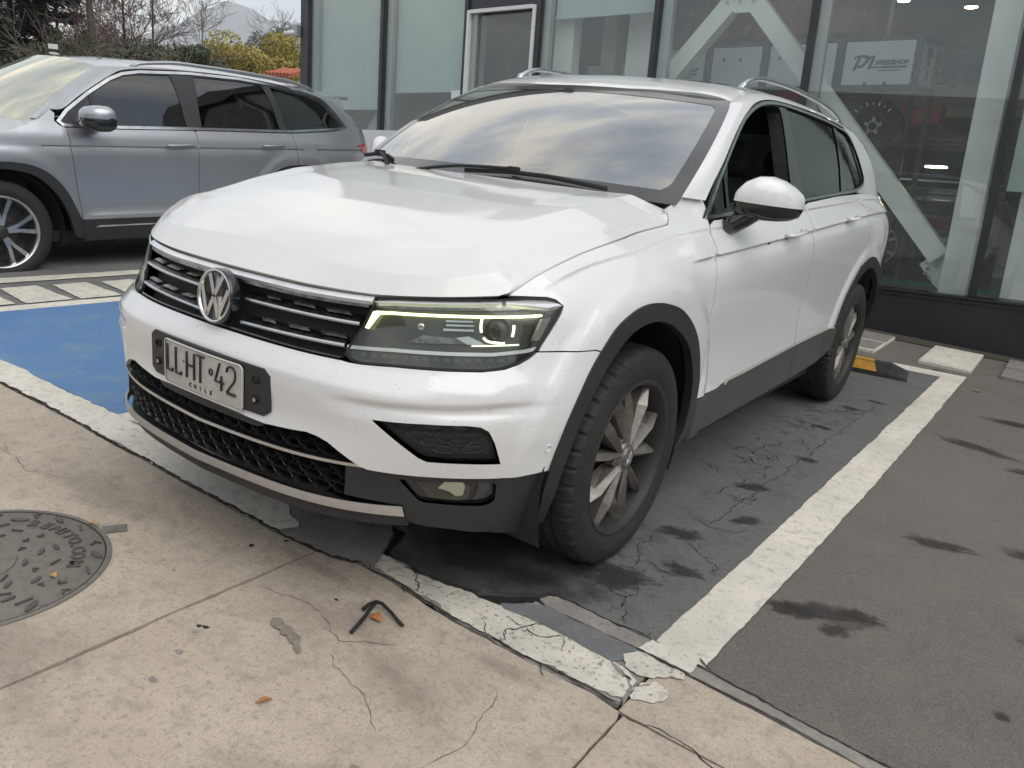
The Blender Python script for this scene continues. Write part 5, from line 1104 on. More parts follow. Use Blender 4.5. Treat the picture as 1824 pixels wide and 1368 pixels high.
GL={'L':[[(0,1),(0,0),(.95,0),(.95,.12)]],'H':[[(0,0),(0,1)],[(1,0),(1,1)],[(0,.5),(1,.5)]],'T':[[(0,1),(1,1)],[(.5,1),(.5,0)]],
 '4':[[(.75,0),(.75,.55)],[(.55,1),(0,.30),(1.05,.30)]],'2':[[(.02,.78),(.06,.92),(.25,1),(.62,1),(.90,.9),(.97,.72),(.85,.5),(.05,.06),(.05,0),(1,0)]]}
for ch_,x0 in (('L',-.162),('L',-.117),('H',-.061),('T',-.014),('4',.070),('2',.119)): stroke('plate_letter',GL[ch_],x0,.5405,.028 if ch_=='L' else .036,.076,.0046)
stroke('plate_dot',[[(0,0),(.3,0)]],-.079,.583,.010,.01,.0036)
m_=MB(); sh=[(.0075*math.cos(a),.0085*math.sin(a)) for a in np.linspace(0,6.283,9)]; m_.tube([(.051+a,yP+.002,.583+b) for a,b in sh],.0022,5); m_.go('plate_crest',M['plate_black'],pl_)
for i,ch_ in enumerate('CHILE'): textmesh('plate_letter',ch_,.0165,M['plate_black'],pl_,frame4((-.047+i*.024,yP+.0030+.0005,.5215),(1,0,0),(0,0,1),(0,-1,0)),.0008,bold=.0004)
# arch cladding -----------------------------------------------------------
ao_=spl(BK['arch_out'],3); ai_=spl(BK['arch_in'],3)
loop=[tuple(q) for q in ao_]+[(1.452,.45),(1.4565,.40),(1.440,.33),(1.395,.297)]+[tuple(q) for q in ai_[::-1]]+[(.7290,.2400),(.7262,.30),(.7190,.36)]
patch('wheel_arch_trim',body_in(-.007),loop,M['dark_plastic'],car,h=.02,gap=-.004,lip=.03,mirror=True,hb=.014)
# rear arch: same trim set round the rear axle
yr=2.787
rout=[(1+yr+dy,z) for dy,z in ((-.470,.512),(-.455,.585),(-.42,.66),(-.36,.735),(-.28,.80),(-.18,.848),(-.06,.872),(.05,.870),(.16,.842),(.27,.79),(.37,.715),(.44,.63),(.485,.54),(.50,.44),(.505,.36))]
rin=[(1+yr+dy,z) for dy,z in ((-.425,.36),(-.428,.45),(-.415,.545),(-.375,.635),(-.315,.705),(-.235,.765),(-.14,.803),(-.03,.818),(.08,.810),(.19,.772),(.29,.705),(.37,.62),(.425,.52),(.45,.42),(.452,.34))]
lr=[tuple(q) for q in spl(rout,3)]+[tuple(q) for q in spl(rin,3)][::-1]+[(1+yr-.46,.36),(1+yr-.475,.42)]
patch('wheel_arch_trim',body_in(-.007),lr,M['dark_plastic'],car,h=.02,gap=-.004,lip=.03,mirror=True,hb=.014)
# doors ---------------------------------------------------------------------
def zbelt(u): return float(np.interp(u,[1.50,1.70,2.00,2.65,3.15,3.55,3.8,4.3],[1.082,1.099,1.122,1.163,1.196,1.214,1.218,1.22]))
ctop=[(1.4506,.4625),(1.60,.454),(1.7059,.4520),(1.76,.466),(1.90,.470),(2.3418,.484),(2.6765,.4966),(3.08,.506),(3.3195,.512)]
def ct(u): return float(np.interp(u,[a for a,b in ctop],[b for a,b in ctop]))
df=[tuple(q) for q in spl(BK['door_front'][:7],4)]; db=[tuple(q) for q in spl(BK['door_b'][:7],4)]
dfr=df+[(u,ct(u)) for u in np.linspace(1.4674,2.655,30)]+db[::-1]+[(u,zbelt(u)) for u in np.linspace(2.50,1.56,16)]
chl=[(u,float(zchar(u))) for u in np.linspace(1.46,2.58,50)]
crl=[(u,float(zcrease(u))) for u in np.linspace(1.53,2.56,40)]
fd=patch('front_door',body,dfr,M['white_paint'],car,h=.024,lines=[chl,crl],mirror=True,gap=.0030)
rc=[(3.520,1.212),(3.60,1.150),(3.635,1.06),(3.640,.985),(3.615,.905),(3.545,.835)]
ra=[q for q in [tuple(q) for q in spl(rout,3)] if q[0]<3.545][::-1]
rdr=db+[(u,ct(u)) for u in np.linspace(2.67,3.30,16)]+[q for q in ra[::-1] if q[1]>.515]+[tuple(q) for q in spl(rc,3)][::-1]+[(u,zbelt(u)) for u in np.linspace(3.45,2.62,12)]
chl=[(u,float(zchar(u))) for u in np.linspace(2.60,3.62,50)]; crl=[(u,float(zcrease(u))) for u in np.linspace(2.6,3.55,40)]
rd=patch('rear_door',body,rdr,M['white_paint'],car,h=.024,lines=[chl,crl],mirror=True,gap=.0030)
ra2=[q for q in [tuple(q) for q in spl(rout,3)] if q[0]>3.545]
rq=[(3.545,.835)]+ra2+[(4.35,.36),(4.95,.36),(4.95,1.12),(4.45,1.19),(4.2,1.215),(3.9,1.218),(3.65,1.218),(3.52,1.212)]+[tuple(q) for q in spl(rc,3)][1:-1]
chl=[(u,float(zchar(u))) for u in np.linspace(3.65,4.5,40)]; crl=[(u,float(zcrease(u))) for u in np.linspace(3.6,4.4,30)]
patch('rear_quarter',body,rq,M['white_paint'],car,h=.03,lines=[chl,crl],mirror=True,gap=.0030)
# sill cladding, split at the doors
def sill(u0,u1,name='sill_trim',cuts=True):
    us_=np.linspace(u0,u1,24); top_=[(u,ct(u)-.002) for u in us_]; low_=[(u,float(np.interp(u,[1.41,2.7,2.9,3.15,3.33],[.303,.322,.330,.335,.40]))) for u in us_]
    return patch(name,body_in(-.008),low_+top_[::-1],M['dusty_plastic'],car,h=.03,gap=.001,lip=.03,mirror=True)
sill(1.470,2.668); sill(2.672,3.325); sill(1.452,1.466)
tr=[(1.765,.462),(1.79,.476)]+[(u,ct(u)+.007) for u in np.linspace(1.90,3.28,30)]; 
patch('sill_chrome',body_in(-.010),band(tr,.006),M['silver_trim'],car,h=.03,gap=0,lip=.006,mirror=True,hb=.02)
m_=MB(); m_.box((0,1.45,.25),(1.62,3.5,.05)); m_.box((0,-.48,.24),(1.0,.5,.05)); m_.box((0,1.4,.16),(1.1,1.8,.12)); m_.go('underbody',M['black_matte'],car)
# wheel housings
for yc in (0,yr):
    m_=MB(); prof=[]; n=28
    V=[];F=[]
    for i in range(n+1):
        a=math.pi*(-.12+1.24*i/n); r_=.46 if yc==0 else .455
        for x_ in (.52,.865): V.append((x_,yc-r_*math.cos(a),.355+r_*math.sin(a)))
    F=[(2*i,2*i+1,2*i+3,2*i+2) for i in range(n)]+[tuple(2*i for i in range(n+1))]; m_.add(V,F); m_.go('wheel_housing',M['black_matte'],car,mirror=True)
# glasshouse ----------------------------------------------------------------
sw=screen; A=np.linspace(-1,1,41)
sp_=[(a,0.0) for a in A]+[(1,b) for b in np.linspace(.05,.95,16)]+[(a,1.0) for a in A[::-1]]+[(-1,b) for b in np.linspace(.95,.05,16)]
ws_=patch('windscreen',screen,sp_,M['screen_glass'],car,h=.06,gap=0,lip=0)
fi=[(a,.085) for a in np.linspace(-.90,.90,31)]+[(.925,.12)]+[(.930,b) for b in np.linspace(.16,.86,12)]+[(.90,.90)]+[(a,.90-.035*0) for a in np.linspace(.85,-.85,31)]+[(-.90,.90)]+[(-.930,b) for b in np.linspace(.86,.16,12)]+[(-.925,.12)]
scr2=lambda a,b: screen(a,b)+normal(screen,a,b)*.0012
patch('screen_border',scr2,sp_,M['frit'],ws_,h=.05,gap=0,lip=0,holes=[fi])
disc('sensor_pod',screen(np.array([-.05]),np.array([.865]))[0]-np.array([0,-.012,.006]),Vector((0,-.75,.65)),.035,.008,M['black_matte'],ws_)
# A-pillar + cant rail strip
pr=[(('s',.06),(.520,1.150)),(('s',.20),(.590,1.212)),(('s',.38),(.690,1.288)),(('s',.56),(.800,1.362)),(('s',.74),(.925,1.436)),(('s',.88),(1.040,1.490)),(('s',1.0),(1.175,1.537)),
    (('r',1.20,.612),(1.360,1.566)),(('r',1.50,.602),(1.62,1.578)),(('r',1.90,.595),(1.95,1.580)),(('r',2.30,.590),(2.28,1.574)),(('r',2.65,.585),(2.58,1.560)),(('r',2.95,.575),(2.84,1.540)),(('r',3.20,.57),(3.04,1.49)),(('r',3.40,.56),(3.20,1.42))]
Ip=[];Op=[]
for a,b in pr:
    Ip.append(screen(1.,a[1]) if a[0]=='s' else roof(a[2],a[1])); Op.append(side(b[0],b[1]))
Ip=spl(np.array(Ip),6); Op=spl(np.array(Op),6); G=[]
up=np.array([.55,-.18,.60])
for i in range(len(Ip)):
    a,b=Op[i],Ip[i]; w_=np.linalg.norm(a-b); mid=(a+b)/2+np.array([.62,-.05,.55])*((.16*w_+.006)*min(1,i/12))
    G.append([(1-t)**2*a+2*t*(1-t)*mid+t*t*b for t in np.linspace(0,1,9)])
G=np.array(G); m_=MB(); m_.grid(G,flip=True); m_.grid(np.stack([G[:,0]-np.array([.015,0,0]),G[:,0]],1),flip=True); m_.grid(np.stack([G[:,-1],G[:,-1]-np.array([0,0,.012])],1),flip=True)
m_.go('roof_pillar',M['white_paint'],car,smooth=True,mirror=True)
# roof
rp_=[(.632*a,.945+.075*a*a) for a in np.linspace(0,1,14)]+[(.612,1.20),(.602,1.5),(.595,1.9),(.590,2.3),(.585,2.65),(.575,2.95),(.57,3.2),(.56,3.40),(.3,3.46),(0,3.48)]
rpoly=rp_+[(-x,y) for x,y in rp_[::-1] if x>1e-5]
patch('roof',roof,rpoly,M['white_paint'],car,h=.04,gap=0,lip=.012)
sun_=[(-.42,1.42),(.42,1.42),(.42,2.3),(-.42,2.3)]
patch('sunroof',lambda a,b: roof(a,b)+np.array([0,0,.003]),sun_,M['black_gloss'],car,h=.06,gap=0,lip=.007)
# D pillar and tail
dp=[(2.62,1.556),(2.757,1.495),(2.835,1.415),(2.880,1.335),(2.884,1.305),(2.870,1.280),(2.84,1.262),(2.70,1.238),(2.62,1.222),(2.90,1.210),(3.2,1.195),(3.42,1.18),(3.34,1.30),(3.22,1.42),(3.05,1.50),(2.85,1.545)]
patch('rear_pillar',side,dp,M['white_paint'],car,h=.03,gap=0,lip=.01,mirror=True)
G=[]
for t in np.linspace(0,1,14):
    a=np.array(side(3.42-.42*t**1.0*.9,1.17+.33*t)); b=np.array([.62-.10*t,3.66-.27*t,1.14+.40*t]); mid=(a+b)/2+np.array([.06,.05,.0]); G.append([(1-s)**2*a+2*s*(1-s)*mid+s*s*b for s in np.linspace(0,1,8)])
m_=MB(); m_.grid(np.array(G),flip=True); m_.go('tail_corner',M['white_paint'],car,smooth=True,mirror=True)
rgl=lambda a,b: np.stack([(.62-.10*b)*a,3.66-.27*b+.05*(1-a*a),1.14+.40*b+0*a],-1)
m_=MB(); m_.grid(np.array([[rgl(np.array(a),np.array(b)) for a in np.linspace(-1,1,15)] for b in np.linspace(0,1,8)]),flip=True); m_.go('rear_window',M['side_glass'],car,smooth=True)
m_=MB(); m_.box((0,3.50,1.555),(1.02,.22,.03),bev=.012); m_.go('roof_spoiler',M['white_paint'],car)
m_=MB(); m_.box((0,3.66,.50),(1.5,.16,.36),bev=.05); m_.go('rear_bumper',M['dark_plastic'],car)
for s_ in (1,-1): patch('tail_light',body_in(-.004),[(u,z) for u,z in [(4.35,.98),(4.75,.99),(4.78,1.10),(4.42,1.12)]],M['red_lens'],car,h=.03,gap=0,sgn=s_)
# side windows: chrome frame, black pillars, panes
dlo=[(.520,1.085),(.535,1.125),(.600,1.205),(.707,1.300),(.888,1.419),(1.018,1.485),(1.184,1.538),(1.347,1.564),(1.548,1.576),(1.867,1.577),(2.181,1.572),(2.442,1.561),(2.660,1.543),(2.757,1.495),(2.835,1.415),(2.880,1.335),(2.884,1.305),(2.870,1.280),(2.84,1.262),(2.611,1.221),(2.193,1.195),(1.684,1.163),(1.2,1.130),(.80,1.105)]
dl=[tuple(q) for q in spl(dlo,3,True)]
dl1=shrink(np.array(dl),.006)
off_=lambda d: (lambda a,b: side(a,b)+normal(side,a,b)*d)
wf=patch('window_seal',off_(-.006),dl,M['black_matte'],car,h=.05,gap=0,lip=.0,holes=[shrink(np.array(dl),.022)],mirror=True)
patch('chrome_window_trim',off_(.003),dl1,M['satin_chrome'],car,h=.05,gap=0,lip=.01,holes=[shrink(np.array(dl),.0185)],mirror=True)
fo=[(.703,1.128),(.700,1.20),(.728,1.288),(.876,1.398),(.998,1.458),(1.126,1.506),(1.247,1.531),(1.40,1.547),(1.480,1.549),(1.492,1.53),(1.480,1.47),(1.460,1.40),(1.437,1.32),(1.425,1.227),(1.420,1.150)]
rg_=[(1.585,1.162),(1.580,1.30),(1.583,1.45),(1.592,1.553),(1.698,1.557),(2.117,1.555),(2.385,1.543),(2.375,1.46),(2.345,1.36),(2.275,1.214),(1.95,1.186)]
qg=[(2.442,1.538),(2.635,1.527),(2.715,1.474),(2.79,1.36),(2.822,1.302),(2.80,1.272),(2.56,1.235),(2.395,1.224),(2.425,1.36),(2.438,1.46)]
tri_=[(.560,1.112),(.680,1.245),(.680,1.128)]
ib=shrink(np.array(dl),.020)
patch('pillar_trim',off_(-.003),ib,M['black_gloss'],car,h=.05,gap=0,lip=.0,holes=[fo,rg_,qg,tri_],mirror=True)
patch('quarter_light',off_(-.008),tri_,M['side_glass'],car,h=.05,gap=-.003,lip=0,mirror=True)
patch('rear_door_window',off_(-.008),rg_,M['side_glass'],car,h=.06,gap=-.003,lip=0,mirror=True)
patch('rear_side_window',off_(-.008),qg,M['side_glass'],car,h=.06,gap=-.003,lip=0,mirror=True)
patch('front_door_window',off_(-.008),[(.703,1.128),(1.420,1.150),(1.420,1.165),(.703,1.143)],M['side_glass'],car,h=.06,gap=-.003,lip=0,sgn=1)
patch('front_door_window',off_(-.008),fo,M['side_glass'],car,h=.06,gap=-.003,lip=0,sgn=-1)
# door frame reveal inside the open window
gi=[off_(-.01)(np.array(a),np.array(b)) for a,b in fo]; gi.append(gi[0]); gj=[p-np.array([.06,0,.0]) for p in gi]
m_=MB(); m_.grid(np.array([gi,gj])); m_.go('window_reveal',M['interior'],car)
# mirrors
def mirror(s_):
    mt='door_mirror'; n=20; V=[]
    # housing: lofted sections from inner to outer end
    xs_=[.862,.868,.889,.924,.958,.992,1.022,1.044,1.052]; yc_=[.650,.652,.668,.692,.718,.746,.774,.798,.806]
    zt=[1.178,1.205,1.232,1.252,1.254,1.243,1.224,1.202,1.186]; zb=[1.125,1.110,1.100,1.097,1.097,1.099,1.106,1.120,1.142]; dp_=[.030,.055,.072,.082,.084,.078,.062,.040,.012]
    def sect(i,lo,hi): 
        out=[]
        for k in range(n):
            th=2*math.pi*k/n; cz=(zt[i]+zb[i])/2; hz=(zt[i]-zb[i])/2; y_=yc_[i]-dp_[i]*math.copysign(abs(math.cos(th))**.75,math.cos(th))*(1 if math.cos(th)>0 else .45); z_=cz+hz*math.copysign(abs(math.sin(th))**.85,math.sin(th)); out.append((xs_[i]*s_,y_,z_))
        return out
    S=[sect(i,0,1) for i in range(len(xs_))]; V=[p for q in S for p in q]; m_=len(xs_)
    F=[(i*n+k,i*n+(k+1)%n,(i+1)*n+(k+1)%n,(i+1)*n+k) for i in range(m_-1) for k in range(n)]+[tuple(range(n))[::-1],tuple((m_-1)*n+k for k in range(n))]
    if s_<0: F=[f[::-1] for f in F]
    r=thing(mt,'','mirror'); 
    for k in ('label','category'): del r[k]
    r.parent=car
    V=np.array(V); top=V.copy(); 
    # white shell above the split, black below
    o=mk('mirror_cap',V,F,M['white_paint'],r,smooth=True); 
    for md in range(1):
        me=o.data; bm=bmesh.new(); bm.from_mesh(me); bmesh.ops.subdivide_edges(bm,edges=bm.edges[:],cuts=1,use_grid_fill=True,smooth=1.0) if False else None
        res=bmesh.ops.bisect_plane(bm,geom=bm.verts[:]+bm.edges[:]+bm.faces[:],plane_co=(.96*s_,0,1.156),plane_no=(.05*s_,0,1),clear_inner=True,clear_outer=False); bm.to_mesh(me); bm.free()
    lowV=V.copy(); c0=lowV.mean(0); lowV=c0+(lowV-c0)*np.array([.99,.985,.985]); o2=mk('mirror_base',lowV,F,M['black_gloss'],r,smooth=True)
    me=o2.data; bm=bmesh.new(); bm.from_mesh(me); bmesh.ops.bisect_plane(bm,geom=bm.verts[:]+bm.edges[:]+bm.faces[:],plane_co=(.96*s_,0,1.158),plane_no=(-.05*s_,0,-1),clear_inner=True); bm.to_mesh(me); bm.free()
    m_=MB(); m_.tube([(.835*s_,.640,1.062),(.862*s_,.648,1.074),(.890*s_,.664,1.100),(.915*s_,.680,1.130)],[.030,.033,.036,.040],10,ry=[.040,.044,.046,.05],up=(0,1,0)); m_.go('mirror_foot',M['black_gloss'],r,smooth=True)
    disc('glass',(.965*s_,.770,1.178),Vector((0,1,0)),.055,.003,M['reflector'],r)
    return r
mirror(1); mirror(-1)
# door handles
for (y0,z0,y1,z1,pn) in ((1.165,1.030,1.395,1.050,fd),(2.150,1.090,2.340,1.106,rd)):
    for s_,par in ((1,pn[0]),(-1,pn[1])):
        yy=np.linspace(y0,y1,14); t=np.linspace(0,1,14); zz=z0+(z1-z0)*t; xx=body(1+yy,zz)[:,0]; outw=.010+.026*np.sin(np.pi*np.clip(t*1.02,0,1))**.55
        m_=MB(); m_.tube(np.stack([(xx+outw)*s_,yy,zz],1),.0075,10,ry=.0135,up=(1,0,0)); m_.go('door_handle',M['white_paint'],par,smooth=True)
        cc=((y0+y1)/2-.01,(z0+z1)/2); pb=body(1+cc[0],cc[1]); m_=MB()
        rr_=[]
        for r_ in (0,.35,.7,1.0,1.12):
            rr_.append([body(1+cc[0]+.062*r_*math.cos(a),cc[1]+.036*r_*math.sin(a))*np.array([s_,1,1])+np.array([s_*(.0012 if r_>.9 else .0015)-s_*0,0,0]) for a in np.linspace(0,2*math.pi,25)])
        rr_=np.array(rr_); rr_[0:3,:,0]+=0
        m_.grid(rr_,flip=s_<0); m_.go('handle_cup',M['white_paint'],par,smooth=True)
# roof rails
ry=[1.24,1.27,1.33,1.42,1.60,1.9,2.2,2.5,2.75,2.88,2.93]; rz=[.002,.020,.040,.052,.054,.055,.054,.051,.040,.018,.0]
Pr=np.array([(.575+.004*math.sin(i),y,float(roof(.575,y)[2])+dz) for i,(y,dz) in enumerate(zip(ry,rz))]); Pr[:,0]=np.interp(Pr[:,1],[1.2,1.6,3],[.572,.580,.570])
m_=MB(); m_.tube(spl(Pr,5),.014,10,ry=.011); m_.go('roof_rail',M['satin_chrome'],car,smooth=True,mirror=True)
m_=MB(); m_.box((.577,1.29,float(roof(.577,1.29)[2])+.012),(.024,.08,.030),bev=.01); m_.go('rail_foot',M['satin_chrome'],car,smooth=True,mirror=True)
m_=MB(); m_.box((.572,2.84,float(roof(.572,2.84)[2])+.012),(.024,.10,.030),bev=.01); m_.go('rail_foot',M['satin_chrome'],car,smooth=True,mirror=True)
# cowl and wipers
cw=[(.745*a,.215+.155*a*a-.050) for a in np.linspace(-1,1,31)]
m_=MB(); G=np.array([[(x*.95,y+dy,1.108+dz) for x,y in cw] for dy,dz in ((0,-.012),(.05,.002),(.09,.012))]); m_.grid(G); m_.go('cowl',M['black_matte'],car,smooth=True)
def wiper(pts,pivot,name='wiper'):
    r=thing(name,'','wiper'); 
    for k in ('label','category'): del r[k]
    r.parent=car; P_=[screen(np.array(a),np.array(b))+np.array([0,-.010,.014]) for a,b in pts]
    m_=MB(); m_.tube(P_,.006,6,ry=.009); m_.go('blade',M['black_matte'],r,smooth=True)
    m_=MB(); q=[np.array(screen(*map(np.array,pivot[0])))+np.array([0,-.02,.012]),np.array(screen(*map(np.array,pivot[1])))+np.array([0,-.02,.026]),np.array(screen(*map(np.array,pivot[2])))+np.array([0,-.012,.024])]; m_.tube(spl(np.array(q),5),.009,8,ry=.006); m_.go('arm',M['black_matte'],r,smooth=True)
    m_=MB(); m_.box(q[2],(.045,.025,.016),bev=.005); m_.go('clip',M['black_matte'],r)
wiper([(-.05,.020),(.2,.045),(.4,.048),(.62,.028),(.70,.020)],[(-.42,-.03),(-.1,.02),(.22,.05)])
wiper([(-.96,.045),(-.86,.065),(-.72,.060),(-.62,.030)],[(-.58,-.035),(-.66,.01),(-.80,.065)])
# cabin
m_=MB(); m_.box((0,.78,1.02),(1.42,.60,.14),bev=.05); m_.go('dashboard',M['interior'],car)
sm=MB(); th_=np.linspace(0,2*math.pi,33); tilt=math.radians(62)
sm.tube([(.37+.185*math.cos(a),1.08-.185*math.sin(a)*math.cos(tilt)*1.0,1.06+.185*math.sin(a)*math.sin(tilt)) for a in th_],.014,8); sm.box((.37,1.07,1.06),(.36,.03,.035)); sm.box((.37,1.06,1.05),(.12,.04,.10),bev=.02); sm.go('steering_wheel',M['interior'],car,smooth=True)
def seat(x,y,par=car):
    st_=MB(); st_.box((x,y,.62),(.50,.52,.16),bev=.06); R3=Matrix.Rotation(math.radians(-14),3,'X'); st_.box((x,y+.30,.93),(.48,.14,.62),R=R3,bev=.06); st_.go('car_seat',M['seat'],par,smooth=True)
    h_=MB(); h_.box((x,y+.385,1.32),(.26,.10,.17),R=R3,bev=.04); h_.tube([(x-.05,y+.375,1.18),(x-.05,y+.385,1.27)],.006,6); h_.tube([(x+.05,y+.375,1.18),(x+.05,y+.385,1.27)],.006,6); h_.go('headrest',M['seat'],par,smooth=True)
seat(.37,1.32); seat(-.37,1.32); seat(.37,2.3); seat(-.37,2.3); seat(0,2.3)
m_=MB(); m_.box((0,1.9,.50),(1.62,2.9,.06)); m_.box((.77,1.35,.78),(.05,1.7,.50)); m_.box((-.77,1.35,.78),(.05,1.7,.50)); m_.box((.76,2.6,.83),(.05,.8,.55)); m_.box((-.76,2.6,.83),(.05,.8,.55)); m_.box((0,.50,.72),(1.5,.06,.60)); m_.box((0,3.4,.80),(1.3,.05,.6)); m_.go('cabin_shell',M['interior'],car)
m_=MB(); m_.grid(np.array([[roof(np.array(x),np.array(y))-np.array([0,0,.03]) for x in np.linspace(-.57,.57,9)] for y in np.linspace(1.05,3.35,12)])); m_.go('headliner',M['interior'],car)
m_=MB(); m_.box((0,1.02,1.44),(.22,.02,.06),bev=.008); m_.go('inner_mirror',M['black_gloss'],car)
# engine bay blocker under the hood, so that shut lines stay dark
m_=MB(); m_.box((0,-.05,.70),(1.36,.8,.28)); m_.box((0,-.55,.62),(1.0,.30,.36)); m_.go('engine_bay',M['black_matte'],car)
# wheels ----------------------------------------------------------------------
def make_wheel(parent,cx,cy,r=.358,wd=.235,rimr=.250,side_=1,style=0,matrim='rim'):
    q5=6
    root=bpy.data.objects.new('wheel',None); link(root,parent); root.location=(cx,cy,r-.002)
    h=wd/2; n=252
    prof=[(-h*.80,rimr-.002),(-h*.93,rimr+.02),(-h*1.0,rimr+.045),(-h*.97,r-.045),(-h*.90,r-.018),(-h*.80,r-.006),(-h*.62,r-.001)]
    gz=[]
    for g in (-.36,0,.36): gz+= [(h*(g-.055),r),(h*(g-.045),r-.007),(h*(g+.045),r-.007),(h*(g+.055),r)]
    prof+=gz+[(h*.62,r-.001),(h*.80,r-.006),(h*.86,r-.012),(h*.90,r-.018),(h*.955,r-.034),(h*.96,r-.040),(h*.985,r-.046),(h*1.0,rimr+.050),(h*.995,rimr+.036),(h*.970,rimr+.020),(h*.95,rimr+.016),(h*.93,rimr+.006),(h*.86,rimr-.003)]
    V=[]
    for (a,rr_) in prof:
        for k in range(n):
            th=2*math.pi*k/n; q=rr_
            if rr_>r-.030 and abs(a)>h*.5 : 
                if k%6==0: q=rr_-.0075
                elif k%6==3 and abs(a)<h*.85: q=rr_-.0035
            elif rr_>r-.002 and k%4==(1 if a>0 else 3): q=rr_-.0035
            V.append((a*side_,q*math.cos(th),q*math.sin(th)))
    m=len(prof); F=[(i*n+k,(i+1)*n+k,(i+1)*n+(k+1)%n,i*n+(k+1)%n) for i in range(m-1) for k in range(n)]
    if side_<0: F=[f[::-1] for f in F]
    F=[f[::-1] for f in F]
    mk('tyre',V,F,M['rubber'],root,smooth=True,shade=28)
    m_=MB(); m_.lathe([(h*.88,rimr+.002),(h*.93,rimr+.006),(h*.95,rimr+.001),(h*.90,rimr-.008),(h*.70,rimr-.018),(h*.30,rimr-.028),(-h*.8,rimr-.034)],72); V=np.array(m_.v)*np.array([side_,1,1]); mk('rim_barrel',V,m_.f,M['rim_dark'] if style==0 else M['satin_chrome'],root,smooth=True)
    m_=MB(); m_.lathe([(-.01,rimr-.03),(-.012,.10),(-.012,.0001)],40); V=np.array(m_.v)*np.array([side_,1,1]); mk('brake_shield',V,m_.f,M['rim_dark'],root)
    m_=MB(); m_.lathe([(.012,.150),(.020,.150),(.020,.085),(.03,.08),(.03,.0001)],40); V=np.array(m_.v)*np.array([side_,1,1]); mk('brake_disc',V,m_.f,M['brake'],root,shade=30)
    sp_m=MB(); hx=h*.74
    def pol(rr_,th,x_): return (x_*side_,rr_*math.sin(th)*1.0,rr_*math.cos(th))
    if style==0:
        for k in range(5):
            base=2*math.pi*k/5+.18
            for sgn_ in (-1,1):
                # a faceted blade: hub end, wide elbow, rim end; ridge stands proud
                a0=base+sgn_*math.radians(8); a1=base+sgn_*math.radians(17.5); aw=math.radians(10.5 if sgn_>0 else 7.5); re_=.172 if sgn_>0 else .160
                hub1=pol(.038,a0-math.radians(15),hx+.004); hub2=pol(.038,a0+math.radians(15),hx+.004)
                e1=pol(re_,a1-aw*(.9 if sgn_>0 else .35),hx-.008); e2=pol(re_,a1+aw*(.35 if sgn_>0 else .9),hx-.008)
                r1_=pol(rimr-.006,a1-aw*.16,hx-.018); r2_=pol(rimr-.006,a1+aw*.16,hx-.018)
                ri0=pol(.045,a0,hx+.012); ri1=pol(re_+.004,a1-aw*(.1 if sgn_>0 else -.1),hx+.016); ri2=pol(rimr-.008,a1,hx-.004)
                bk_=[pol(.040,a0-math.radians(14),hx-.045),pol(.040,a0+math.radians(14),hx-.045),pol(re_,a1-aw,hx-.045),pol(re_,a1+aw*.9,hx-.045),pol(rimr-.006,a1-aw*.16,hx-.055),pol(rimr-.006,a1+aw*.16,hx-.055)]
                V=[hub1,hub2,e1,e2,r1_,r2_,ri0,ri1,ri2]+bk_
                F=[(0,6,7,2),(6,1,3,7),(2,7,8,4),(7,3,5,8),(0,2,11,9),(2,4,13,11),(3,1,10,12),(5,3,12,14)]
                if side_<0: F=[f[::-1] for f in F]
                s1=MB(); s1.add(V,F); s1.go('spoke',M[matrim],root)
    else:
        for k in range(5):
            base=2*math.pi*k/5+.30
            for sgn_ in (-1,1):
                a0=base+sgn_*.10; a1=base+sgn_*.24
                V=[pol(.052,a0-.30,hx),pol(.052,a0+.30,hx),pol(.13,a0+sgn_*.05-.10,hx+.004),pol(.13,a0+sgn_*.05+.10,hx+.004),pol(rimr-.004,a1-.062,hx-.004),pol(rimr-.004,a1+.062,hx-.004)]
                V+=[(v[0]-.04*side_,v[1],v[2]) for v in V]; F=[(0,1,3,2),(2,3,5,4),(0,2,8,6),(2,4,10,8),(3,1,7,9),(5,3,9,11)]
                if side_<0: F=[f[::-1] for f in F]
                s1=MB(); s1.add(V,F); s1.go('spoke',M['satin_chrome'],root)
    m_=MB(); m_.lathe([(hx-.03,.052),(hx+.004,.050),(hx+.008,.044),(hx+.006,.036),(hx+.013,.034),(hx+.016,.028),(hx+.016,.0001)],40); V=np.array(m_.v)*np.array([side_,1,1]); mk('hub_cap',V,m_.f,M[matrim],root,smooth=True)
    if style==0:
        m_=MB(); 
        for a,b in (((-.011,.020),(0,-.001)),((.011,.020),(0,-.001)),((-.022,.008),(-.010,-.020)),((.022,.008),(.010,-.020)),((-.010,-.020),(0,-.001)),((.010,-.020),(0,-.001))):
            m_.tube([((hx+.0165)*side_,a[0],a[1]),((hx+.0165)*side_,b[0],b[1])],.0026,5)
        m_.go('hub_emblem',M['satin_chrome'],root)
    for k in range(5):
        a=2*math.pi*k/5+.18+math.pi/5; rb=.056; m_=MB(); c_=(0,rb*math.sin(a),rb*math.cos(a)); m_.lathe([(hx-.03,.013),(hx-.002,.013),(hx+.0,.010),(hx-.012,.009),(hx-.012,.0001)],14,c=c_); V=np.array(m_.v)*np.array([side_,1,1]); mk('bolt_seat',V,m_.f,M[matrim],root)
    if style==0 and side_>0:
        for i,ch_ in enumerate('CROSSCONTACT'):
            pass
    return root
def copy_tree(o,parent=None):
    c_=o.copy(); COL.objects.link(c_); c_.parent=parent
    for ch in list(o.children): copy_tree(ch,c_)
    return c_
w1=make_wheel(car,.795,0.0); w2=copy_tree(w1,car); w2.location=(.797,2.787,.356); w2.rotation_euler=(1.0,0,0)
